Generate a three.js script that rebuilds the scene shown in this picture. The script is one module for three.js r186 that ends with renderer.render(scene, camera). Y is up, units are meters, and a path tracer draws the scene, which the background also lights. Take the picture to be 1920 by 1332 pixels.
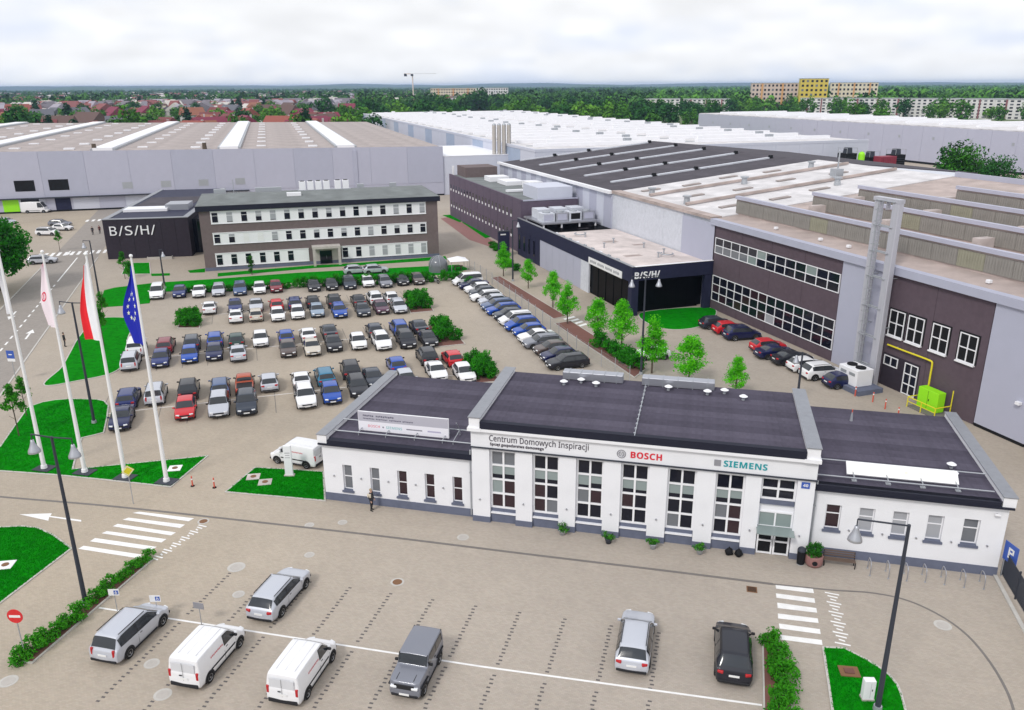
import * as THREE from 'three';
import { mergeGeometries, mergeVertices, toCreasedNormals } from 'three/addons/utils/BufferGeometryUtils.js';
import { RoundedBoxGeometry } from 'three/addons/geometries/RoundedBoxGeometry.js';
import { TextGeometry } from 'three/addons/geometries/TextGeometry.js';
import { FontLoader } from 'three/addons/loaders/FontLoader.js';
import { MarchingCubes } from 'three/addons/objects/MarchingCubes.js';

// ------------------------------------------------------------------ camera, sky, sun, exposure
const rad = (d) => d * Math.PI / 180;
const scene = new THREE.Scene();
const camera = new THREE.PerspectiveCamera(47.79, 1920 / 1332, 0.5, 16000);
camera.position.set(0, 29, 0);
camera.rotation.order = 'YXZ';
camera.rotation.set(rad(-18.57), rad(13.72), rad(-0.33));
const renderer = new THREE.WebGLRenderer({ antialias: true });
renderer.toneMapping = THREE.LinearToneMapping;
renderer.toneMappingExposure = 1.13;
renderer.shadowMap.enabled = true;

let seed = 12345;
const rnd = () => { seed = (seed * 1664525 + 1013904223) >>> 0; return seed / 4294967296; };
const rr = (a, b) => a + (b - a) * rnd();
const pick = (a) => a[Math.floor(rnd() * a.length)];
// value noise, 2D, tileable on period p
const hash = (x, y) => { let h = Math.imul(x, 374761393) ^ Math.imul(y, 668265263); h = Math.imul(h ^ (h >>> 13), 1274126177); return ((h ^ (h >>> 16)) >>> 0) / 4294967296; };
function vnoise(x, y, p = 0) {
  const xi = Math.floor(x), yi = Math.floor(y), fx = x - xi, fy = y - yi, sx = fx * fx * (3 - 2 * fx), sy = fy * fy * (3 - 2 * fy);
  const m = (v) => p ? ((v % p) + p) % p : v;
  const a = hash(m(xi), m(yi)), b = hash(m(xi + 1), m(yi)), c = hash(m(xi), m(yi + 1)), d = hash(m(xi + 1), m(yi + 1));
  return a + (b - a) * sx + (c - a) * sy + (a - b - c + d) * sx * sy;
}
function fbm(x, y, oct = 4, p = 0) { let s = 0, a = 0.5, t = 0; for (let i = 0; i < oct; i++) { s += a * vnoise(x, y, p); t += a; a *= 0.5; x *= 2; y *= 2; if (p) p *= 2; } return s / t; }

{ // bright thin overcast: broken white and grey cloud, the same all round
  const W = 1024, H = 512, data = new Float32Array(W * H * 4);
  for (let j = 0; j < H; j++) {
    const el = (j + 0.5) / H * Math.PI - Math.PI / 2, e = Math.max(el, 0.0);
    for (let i = 0; i < W; i++) {
      const az = i / W * Math.PI * 2, k = 1 / (Math.sin(e) + 0.16);
      const px = Math.cos(az) * Math.cos(e) * k, pz = Math.sin(az) * Math.cos(e) * k;
      const n = fbm(px * 1.5 + 40, pz * 1.5 + 40, 6), n2 = fbm(px * 4.2 + 9, pz * 4.2 + 77, 4);
      const cov = Math.min(1, Math.max(0, (n * 0.7 + n2 * 0.3 - 0.30) * 5.0));
      const lum = 0.90 + (n2 - 0.5) * 0.22 - (n - 0.5) * 0.16;
      const o = (j * W + i) * 4;
      data[o] = 0.74 + (lum - 0.75) * cov; data[o + 1] = 0.79 + (lum - 0.79) * cov; data[o + 2] = 0.90 + (lum + 0.02 - 0.90) * cov; data[o + 3] = 1;
    }
  }
  const t = new THREE.DataTexture(data, W, H, THREE.RGBAFormat, THREE.FloatType);
  t.mapping = THREE.EquirectangularReflectionMapping; t.magFilter = THREE.LinearFilter; t.minFilter = THREE.LinearFilter; t.needsUpdate = true;
  scene.background = t; scene.environment = t;
}
const sun = new THREE.DirectionalLight(new THREE.Color(1, 0.96, 0.9), 1.5);
sun.position.set(-95, 210, 108); sun.target.position.set(-20, 0, -90);
sun.castShadow = true; sun.shadow.radius = 22; sun.shadow.mapSize.set(4096, 4096);
Object.assign(sun.shadow.camera, { left: -260, right: 260, top: 320, bottom: -260, near: 1, far: 900 });
scene.add(sun, sun.target);
scene.fog = new THREE.FogExp2(0xb4d0f6, 0.00009);

// ------------------------------------------------------------------ helpers
const names = new Map();
function numbered(n) { const k = names.get(n) || 0; names.set(n, k + 1); return k ? `${n}_${String(k).padStart(3, '0')}` : n; }
const sh = (o) => { o.castShadow = true; o.receiveShadow = true; return o; };
function thing(name, label, category, x = 0, y = 0, z = 0, turn = 0, group) {
  const o = new THREE.Group(); o.name = numbered(name); o.position.set(x, y, z); o.rotation.y = turn;
  o.userData = { label, category }; if (group) o.userData.group = group; scene.add(o); return o;
}
function part(name, geo, mat, parent, x = 0, y = 0, z = 0, turn = 0) {
  const m = sh(new THREE.Mesh(geo, mat)); m.name = name; m.position.set(x, y, z); m.rotation.y = turn; parent.add(m); return m;
}
function tag(m, label, category, group) { m.userData.label = label; m.userData.category = category; if (group) m.userData.group = group; return m; }
function single(name, geo, mat, label, category, x = 0, y = 0, z = 0, turn = 0, group) {
  return tag(part(numbered(name), geo, mat, scene, x, y, z, turn), label, category, group);
}
function struct(name, geo, mat, label, x = 0, y = 0, z = 0, turn = 0) {
  const m = part(numbered(name), geo, mat, scene, x, y, z, turn); m.userData.kind = 'structure'; if (label) m.userData.label = label; return m;
}
function copy(o, x, y, z, turn, label, group) {
  const c = o.clone(); c.name = numbered(o.name.replace(/_\d{3}$/, '')); c.userData = { ...o.userData }; c.position.set(x, y, z); c.rotation.y = turn;
  if (label) c.userData.label = label; if (group) c.userData.group = group; scene.add(c); return c;
}
const cache = new Map();
const memo = (k, f) => { if (!cache.has(k)) cache.set(k, f()); return cache.get(k); };
// geometries carry uv in metres
function metricUV(g) {
  const p = g.attributes.position, n = g.attributes.normal, uv = new Float32Array(p.count * 2);
  for (let i = 0; i < p.count; i++) {
    const ax = Math.abs(n.getX(i)), ay = Math.abs(n.getY(i)), az = Math.abs(n.getZ(i));
    if (ay >= ax && ay >= az) { uv[2 * i] = p.getX(i); uv[2 * i + 1] = p.getZ(i); } else if (ax > az) { uv[2 * i] = p.getZ(i); uv[2 * i + 1] = p.getY(i); } else { uv[2 * i] = p.getX(i); uv[2 * i + 1] = p.getY(i); }
  }
  g.setAttribute('uv', new THREE.BufferAttribute(uv, 2)); return g;
}
const box = (w, h, d) => memo(`b${w.toFixed(3)},${h.toFixed(3)},${d.toFixed(3)}`, () => metricUV(new THREE.BoxGeometry(w, h, d)));
const rbox = (w, h, d, r = 0.02, s = 2) => memo(`r${w},${h},${d},${r}`, () => new RoundedBoxGeometry(w, h, d, s, r));
const cyl = (a, b, h, n = 16) => memo(`c${a},${b},${h},${n}`, () => new THREE.CylinderGeometry(a, b, h, n));
const at = (g, x, y, z, ry = 0, rx = 0, rz = 0) => { const c = g.clone(); if (rx) c.rotateX(rx); if (rz) c.rotateZ(rz); if (ry) c.rotateY(ry); return c.translate(x, y, z); };
const merge = (l) => mergeGeometries(l.map((g) => { let c = g.index ? g.toNonIndexed() : g.clone(); for (const k of Object.keys(c.attributes)) if (!['position', 'normal', 'uv'].includes(k)) c.deleteAttribute(k); return c; }));
function bar(ax, ay, az, bx, by, bz, r = 0.03, n = 8) {
  const a = new THREE.Vector3(ax, ay, az), b = new THREE.Vector3(bx, by, bz), d = b.clone().sub(a), g = new THREE.CylinderGeometry(r, r, d.length(), n);
  g.applyQuaternion(new THREE.Quaternion().setFromUnitVectors(new THREE.Vector3(0, 1, 0), d.normalize())); return g.translate((ax + bx) / 2, (ay + by) / 2, (az + bz) / 2);
}
const tube = (pts, r, n = 8, seg = 40) => new THREE.TubeGeometry(new THREE.CatmullRomCurve3(pts.map((p) => new THREE.Vector3(...p))), seg, r, n);
// convex solid from 4 base points [x,z] and 4 top heights (a hall whose roof may slope)
function prism4(c, y0, tops) {
  const v = c.map(([x, z]) => [x, y0, z]).concat(c.map(([x, z], i) => [x, tops[i], z])), pos = [];
  const quad = (a, b, d, e) => { for (const i of [a, b, d, a, d, e]) pos.push(...v[i]); };
  quad(4, 5, 6, 7); quad(3, 2, 1, 0); quad(0, 1, 5, 4); quad(1, 2, 6, 5); quad(2, 3, 7, 6); quad(3, 0, 4, 7);
  const g = new THREE.BufferGeometry(); g.setAttribute('position', new THREE.Float32BufferAttribute(pos, 3)); g.computeVertexNormals(); return metricUV(g);
}
function shapeXZ(poly) { const s = new THREE.Shape(); poly.forEach(([x, z], i) => i ? s.lineTo(x, -z) : s.moveTo(x, -z)); return s; }
function slab(poly, h) { // polygon in the ground plane, extruded upward by h
  const g = new THREE.ExtrudeGeometry(shapeXZ(poly), { depth: h, bevelEnabled: false }); g.rotateX(-Math.PI / 2); return metricUV(g);
}
function sheet(poly) { const g = new THREE.ShapeGeometry(shapeXZ(poly)); g.rotateX(-Math.PI / 2); return metricUV(g); }
function ribbon(pts, w, h) { // a strip of width w and thickness h along ground points, one prism per segment, mitred at the corners
  const closed = pts.length > 3 && pts[0][0] === pts[pts.length - 1][0] && pts[0][1] === pts[pts.length - 1][1], P = closed ? pts.slice(0, -1) : pts, n = P.length, l = [], r = [];
  const unit = (a, b) => { const x = b[0] - a[0], z = b[1] - a[1], k = Math.hypot(x, z) || 1; return [x / k, z / k]; };
  for (let i = 0; i < n; i++) {
    const a = closed ? P[(i + n - 1) % n] : P[Math.max(0, i - 1)], b = closed ? P[(i + 1) % n] : P[Math.min(n - 1, i + 1)], u = a === P[i] ? unit(P[i], b) : unit(a, P[i]), v = b === P[i] ? u : unit(P[i], b);
    let mx = -(u[1] + v[1]), mz = u[0] + v[0]; const m = Math.hypot(mx, mz) || 1; mx /= m; mz /= m; const k = w / 2 / Math.max(0.45, mx * -u[1] + mz * u[0]);
    l.push([P[i][0] + mx * k, P[i][1] + mz * k]); r.push([P[i][0] - mx * k, P[i][1] - mz * k]);
  }
  const out = []; for (let i = 0; i < (closed ? n : n - 1); i++) { const j = (i + 1) % n; out.push(prism4([l[i], l[j], r[j], r[i]], 0, [h, h, h, h])); }
  return mergeGeometries(out);
}
function smooth(poly, closed = true, seg = 6) { // gentle rounding of a hand-surveyed outline
  const c = new THREE.CatmullRomCurve3(poly.map(([x, z]) => new THREE.Vector3(x, 0, z)), closed, 'centripetal');
  return c.getPoints(poly.length * seg).slice(0, closed ? -1 : undefined).map((p) => [p.x, p.z]);
}

// ------------------------------------------------------------------ materials
const lin = (r, g, b) => new THREE.Color().setRGB(r, g, b);
function tex(n, f, repeat, srgb = false) {
  const d = new Uint8Array(n * n * 4);
  for (let j = 0; j < n; j++) for (let i = 0; i < n; i++) { const c = f(i / n, j / n), o = (j * n + i) * 4; d[o] = Math.max(0, Math.min(255, c[0] * 255)); d[o + 1] = Math.max(0, Math.min(255, c[1] * 255)); d[o + 2] = Math.max(0, Math.min(255, c[2] * 255)); d[o + 3] = 255; }
  const t = new THREE.DataTexture(d, n, n, THREE.RGBAFormat); t.wrapS = t.wrapT = THREE.RepeatWrapping; t.magFilter = THREE.LinearFilter; t.minFilter = THREE.LinearMipmapLinearFilter; t.generateMipmaps = true;
  t.repeat.set(repeat, repeat); if (srgb) t.colorSpace = THREE.SRGBColorSpace; t.needsUpdate = true; return t;
}
const g3 = (v) => [v, v, v];
// tints around 1 (stored in linear, scaled so that 0.8 is neutral)
const grain = tex(512, (u, v) => g3(0.8 * (1 + (fbm(u * 16, v * 16, 5, 16) - 0.5) * 0.22 + (hash(u * 512 | 0, v * 512 | 0) - 0.5) * 0.10)), 1 / 6);
const coarse = tex(512, (u, v) => g3(0.8 * (1 + (fbm(u * 8, v * 8, 6, 8) - 0.5) * 0.55 + (hash(u * 512 | 0, (v * 512 | 0) + 7) - 0.5) * 0.06)), 1 / 14);
const plaster = tex(512, (u, v) => g3(0.8 * (1 + (fbm(u * 6, v * 6, 5, 6) - 0.5) * 0.07 + (hash(u * 512 | 0, v * 512 | 0) - 0.5) * 0.04)), 1 / 8);
const streaky = tex(512, (u, v) => g3(0.8 * (1 + (fbm(u * 48, v * 3, 4, 0) - 0.5) * 0.3 + (fbm(u * 8, v * 8, 4, 8) - 0.5) * 0.2)), 1 / 9);
const blocks = tex(1024, (u, v) => { // concrete block paving, 0.2 x 0.1 m, over 8 m
  const row = Math.floor(v * 80), x = u * 40 + (row % 2) * 0.5, col = Math.floor(x) % 40, fx = x - Math.floor(x), fy = v * 80 - row;
  const joint = (fx < 0.05 || fx > 0.95 || fy < 0.09 || fy > 0.91) ? 0.9 : 1, t = hash(col, row);
  const big = fbm(u * 10, v * 10, 5, 10);
  const k = 0.8 * joint * (1 + (t - 0.5) * 0.11 + (big - 0.5) * 0.10);
  return [k * (1 + (hash(col, row + 500) - 0.5) * 0.03), k, k * (1 - (hash(col + 99, row) - 0.5) * 0.03)];
}, 1 / 8);
const turf = tex(1024, (u, v) => { const k = 0.8 * (1 + (fbm(u * 24, v * 24, 5, 24) - 0.5) * 0.9 + (hash(u * 1024 | 0, v * 1024 | 0) - 0.5) * 0.5); const y = fbm(u * 9 + 3, v * 9, 4, 9) - 0.5; return [k * (1 + y * 0.7), k * (1 + y * 0.12), k]; }, 1 / 7);
const std = (c, roughness = 0.8, o = {}) => new THREE.MeshStandardMaterial({ color: c, roughness, ...o });
const dk = (c, roughness = 0.85, o = {}) => new THREE.MeshPhysicalMaterial({ color: c, roughness, specularIntensity: 0.3, ...o });   // dull dark finishes
const t8 = (r, g, b) => lin(r / 0.8, g / 0.8, b / 0.8);     // colour for a material that carries one of the tint maps
const M = {
  paving: std(t8(0.39, 0.335, 0.275), 0.92, { map: blocks, vertexColors: true }),
  path: std(t8(0.33, 0.29, 0.25), 0.92, { map: blocks }),
  road: std(t8(0.285, 0.255, 0.23), 0.92, { map: grain }),
  terrain: std(t8(0.13, 0.17, 0.075), 1, { map: coarse }),
  lawn: new THREE.MeshPhysicalMaterial({ color: t8(0.003, 0.20, 0.003), roughness: 1, specularIntensity: 0.08, map: turf, bumpMap: turf, bumpScale: 0.04 }),
  kerb: std(t8(0.5, 0.48, 0.45), 0.85, { map: grain }),
  mulch: std(t8(0.17, 0.075, 0.06), 1, { map: coarse, bumpMap: coarse, bumpScale: 0.08 }),
  brickpath: std(t8(0.30, 0.15, 0.14), 0.95, { map: blocks }),
  paint: std(t8(0.80, 0.79, 0.78), 0.7, { map: grain }),
  darkpaver: std(lin(0.11, 0.10, 0.10), 0.9),
  drain: std(t8(0.17, 0.155, 0.145), 0.9, { map: grain }),
  white: std(t8(0.78, 0.785, 0.82), 0.85, { map: plaster }),
  trim: std(lin(0.82, 0.82, 0.85), 0.5),
  plinth: dk(t8(0.135, 0.15, 0.21), 0.85, { map: grain }),
  roofdark: dk(t8(0.078, 0.070, 0.098), 0.9, { map: streaky }),
  fascia: dk(lin(0.02, 0.021, 0.035), 0.6),
  coping: std(t8(0.30, 0.31, 0.34), 0.45, { map: grain, metalness: 0.5 }),
  brown: dk(t8(0.108, 0.080, 0.098), 0.8, { map: grain }),
  brick: dk(t8(0.165, 0.130, 0.130), 0.85, { map: grain }),
  brown2: dk(t8(0.125, 0.098, 0.135), 0.8, { map: grain }),
  blockdark: dk(t8(0.036, 0.029, 0.040), 0.7, { map: grain }),
  navy: dk(t8(0.022, 0.024, 0.055), 0.55, { map: grain }),
  greywall: std(t8(0.45, 0.455, 0.555), 0.6, { map: plaster }),
  palewall: std(t8(0.56, 0.58, 0.67), 0.6, { map: plaster }),
  palepanel: std(t8(0.42, 0.43, 0.53), 0.55, { map: plaster }),
  whitewall: std(t8(0.58, 0.60, 0.66), 0.7, { map: grain }),
  hallroof: dk(t8(0.085, 0.077, 0.09), 0.9, { map: coarse }),
  hallwhite: std(t8(0.62, 0.60, 0.61), 0.85, { map: coarse }),
  rooffelt: std(t8(0.43, 0.355, 0.33), 0.95, { map: coarse }),
  gravel: std(t8(0.37, 0.32, 0.305), 0.95, { map: coarse }),
  paleroof: std(t8(0.60, 0.53, 0.51), 0.95, { map: coarse }),
  officeroof: std(t8(0.17, 0.185, 0.185), 0.95, { map: coarse }),
  corrug: std(t8(0.27, 0.255, 0.235), 0.8, { map: streaky }),
  steel: std(lin(0.45, 0.46, 0.50), 0.4, { metalness: 0.75 }),
  chimney: std(t8(0.52, 0.52, 0.58), 0.5, { map: grain, metalness: 0.3 }),
  galv: std(lin(0.42, 0.44, 0.47), 0.5, { metalness: 0.5 }),
  anthracite: dk(lin(0.045, 0.05, 0.065), 0.5),
  polewhite: std(lin(0.80, 0.80, 0.81), 0.4),
  glass: dk(lin(0.010, 0.011, 0.020), 0.06, { specularIntensity: 0.7 }),
  voidglass: dk(lin(0.003, 0.003, 0.004), 0.25, { specularIntensity: 0.12 }),
  glassbrown: std(lin(0.035, 0.018, 0.024), 0.07),
  glassgrey: std(lin(0.16, 0.17, 0.19), 0.12),
  blind: std(lin(0.36, 0.37, 0.40), 0.3),
  blindgreen: std(lin(0.26, 0.31, 0.31), 0.25),
  glassgreen: std(lin(0.24, 0.29, 0.285), 0.12),
  black: dk(lin(0.012, 0.012, 0.014), 0.7),
  rubber: dk(lin(0.02, 0.02, 0.021), 0.85),
  trimblack: dk(lin(0.025, 0.025, 0.028), 0.6),
  rim: std(lin(0.42, 0.43, 0.45), 0.3, { metalness: 0.8 }),
  tail: std(lin(0.45, 0.015, 0.02), 0.25),
  lamp: std(lin(0.75, 0.77, 0.8), 0.12),
  plate: std(lin(0.78, 0.78, 0.78), 0.5),
  lime: std(lin(0.30, 0.78, 0.01), 0.5),
  yellow: std(lin(0.72, 0.62, 0.02), 0.5),
  red: std(lin(0.62, 0.02, 0.025), 0.5),
  bollard: std(lin(0.62, 0.10, 0.06), 0.5),
  blue: std(lin(0.04, 0.10, 0.42), 0.5),
  signred: std(lin(0.66, 0.012, 0.03), 0.5),
  signteal: std(lin(0.0, 0.30, 0.34), 0.5),
  signdark: std(lin(0.05, 0.04, 0.06), 0.5),
  signgrey: std(lin(0.27, 0.27, 0.30), 0.5),
  bark: std(t8(0.10, 0.075, 0.055), 0.95, { map: grain }),
  rust: std(t8(0.20, 0.10, 0.05), 0.9, { map: grain }),
  concrete: std(t8(0.46, 0.43, 0.40), 0.9, { map: grain }),
  wood: std(t8(0.12, 0.08, 0.06), 0.8, { map: grain }),
};
const font = await new FontLoader().loadAsync('fonts/droid/droid_sans_bold.typeface.json');
const fontR = await new FontLoader().loadAsync('fonts/droid/droid_sans_regular.typeface.json');
function text(s, size, depth = 0.06, width, f = font) {
  const g = new TextGeometry(s, { font: f, size, depth, curveSegments: 6 }); g.computeBoundingBox(); const b = g.boundingBox;
  g.translate(-b.min.x, 0, 0); if (width) g.scale(width / (b.max.x - b.min.x), 1, 1); return g;
}

// ------------------------------------------------------------------ surveyed outlines, metres
const POLY = {"kerb_corner":[[-39.14,-29.8],[-47.95,-38.2],[-46.38,-39.29],[-45.03,-39.75],[-43.77,-39.82],[-41.93,-39.25],[-39.51,-38.11],[-39.24,-32.11]],"flag":[[-55.98,-45.84],[-54.63,-44.56],[-53.54,-46.5],[-48.86,-46.92],[-44.09,-47.09],[-38.49,-47.22],[-38.9,-52.67],[-42.18,-50.99],[-46.89,-48.62],[-48.07,-48.05],[-50.03,-50.73],[-51.8,-53.41],[-51.2,-54.12],[-50.73,-54.82],[-52.74,-57.69],[-54.71,-60.31],[-55.99,-61.29],[-57.01,-61.49],[-59.74,-61.01],[-60.91,-60.45],[-61.66,-59.71],[-62.06,-58.36],[-59.01,-53.16],[-57.27,-50.25],[-55.42,-45.31]],"verge":[[-64.99,-63.61],[-67.56,-68.75],[-70.29,-73.04],[-74.3,-79.38],[-77.51,-86.5],[-73.54,-87.38],[-67.1,-78.76],[-61.32,-70.52],[-60.95,-68.14],[-62.59,-65.76]],"hedge_strip":[[-81.65,-91.38],[-87.84,-100.08],[-87.42,-101.89],[-83.43,-105.99],[-75.86,-110.25],[-64.7,-117.38],[-40.77,-128.89],[-38.02,-126.05],[-40.28,-121.48],[-51.12,-116.4],[-61.42,-111.16],[-69.94,-105.37],[-78.85,-101.04],[-79.68,-100.19],[-76.13,-94.96],[-78.87,-92.87]],"block":[[-92.7,-110.1],[-98.02,-117.9],[-94.26,-119.16],[-88.29,-111.46]],"block2":[[-88.21,-111.48],[-85.43,-112.49],[-84.43,-111.1],[-87.1,-110.13]],"gap":[[-83.71,-114.91],[-81.87,-116.99],[-80.18,-114.44],[-82.37,-113.55]],"office":[[-77.63,-114.18],[-64.8,-123.27],[-60.68,-125.04],[-45.26,-135.32],[-44.11,-132.71],[-59.94,-123.45],[-63.81,-121.32],[-76.28,-112.09]],"brown1":[[-60.95,-181.22],[-59.21,-182.42],[-53.67,-175.43],[-53.97,-172.29]],"brown2":[[-53.5,-172.39],[-52.25,-174.94],[-41.97,-156.93],[-43.03,-154.24]],"pavilion":[[-7.87,-104.62],[1.56,-109.48],[1.32,-102.48],[-0.74,-99.07],[-3.18,-97.82],[-5.48,-98.74]],"totem":[[-33.91,-47.45],[-33.91,-51.61],[-31.17,-51.95],[-28.21,-52.16],[-25.98,-47.9],[-29.74,-47.69]],"right_corner":[[7.74,-39.07],[8.84,-39.26],[9.83,-38.58],[10.42,-38.04],[10.82,-37.52],[11.04,-36.93],[11.1,-36.25],[11.07,-35.09],[10.93,-33.46],[7.58,-32.67]],"bed_right":[[4.59,-39.03],[5.41,-39.22],[5.7,-35.48],[5.73,-32.23],[4.32,-31.9]],"bed_left":[[-34.24,-28.12],[-33.24,-28.15],[-33.35,-38.12],[-34.37,-38.26]],"mulch_row":[[-32.73,-120.4],[-31.6,-121.79],[-17.21,-100.94],[-18.62,-99.32]],"mulch_row2":[[-18.07,-97.16],[-16.27,-98.82],[-5.24,-82.48],[-6.21,-79.36]],"isle1":[[-64.44,-84.87],[-66.4,-88.44],[-64.19,-88.94],[-61.71,-85.48]],"isle2":[[-37.93,-97.96],[-41.65,-105.32],[-39.28,-107.11],[-35.26,-99.65]],"isle3":[[-29.95,-84.54],[-33.6,-92.72],[-31.93,-94.58],[-26.83,-86.49]],"isle4":[[-22.03,-73.99],[-24.83,-79.85],[-22.95,-81.01],[-19.62,-75.18]],"brickpath":[[-59.91,-176.51],[-58.46,-180.06],[-50.21,-167.19],[-39.76,-150.21],[-35.18,-144.57],[-36.75,-142.66],[-45.68,-151.88]],"road":[[-79.99,-49.56],[-104.02,-91.6],[-128.26,-146.05],[-139.3,-173.16],[-150.62,-170.86],[-137.25,-138.83],[-128.12,-100.43],[-114.33,-68.17]]};
const STRIPES_LEFT = [[[-38.7,-43.15],[-38.36,-43.42],[-33.91,-43.49],[-34.06,-43.03]],[[-38.77,-42.17],[-38.55,-42.51],[-34.02,-42.58],[-34.08,-42.1]],[[-38.83,-41.23],[-38.72,-41.6],[-34.0,-41.52],[-34.09,-41.1]],[[-38.93,-40.26],[-38.79,-40.6],[-34.09,-40.62],[-34.16,-40.17]],[[-38.98,-39.2],[-38.93,-39.64],[-34.12,-39.63],[-34.23,-39.19]],[[-39.07,-38.23],[-38.99,-38.63],[-34.47,-38.59],[-34.4,-38.16]]];
const STRIPES_RIGHT = [[[5.62,-44.54],[7.8,-44.63],[7.81,-44.15],[5.63,-44.12]],[[5.59,-43.62],[7.78,-43.62],[7.77,-43.16],[5.59,-43.17]],[[5.6,-42.69],[7.78,-42.66],[7.78,-42.21],[5.59,-42.15]],[[5.57,-41.63],[7.76,-41.67],[7.75,-41.24],[5.55,-41.15]],[[5.56,-40.69],[7.76,-40.69],[7.75,-40.25],[5.57,-40.23]],[[5.55,-39.67],[7.75,-39.74],[7.74,-39.3],[5.56,-39.26]]];
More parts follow.
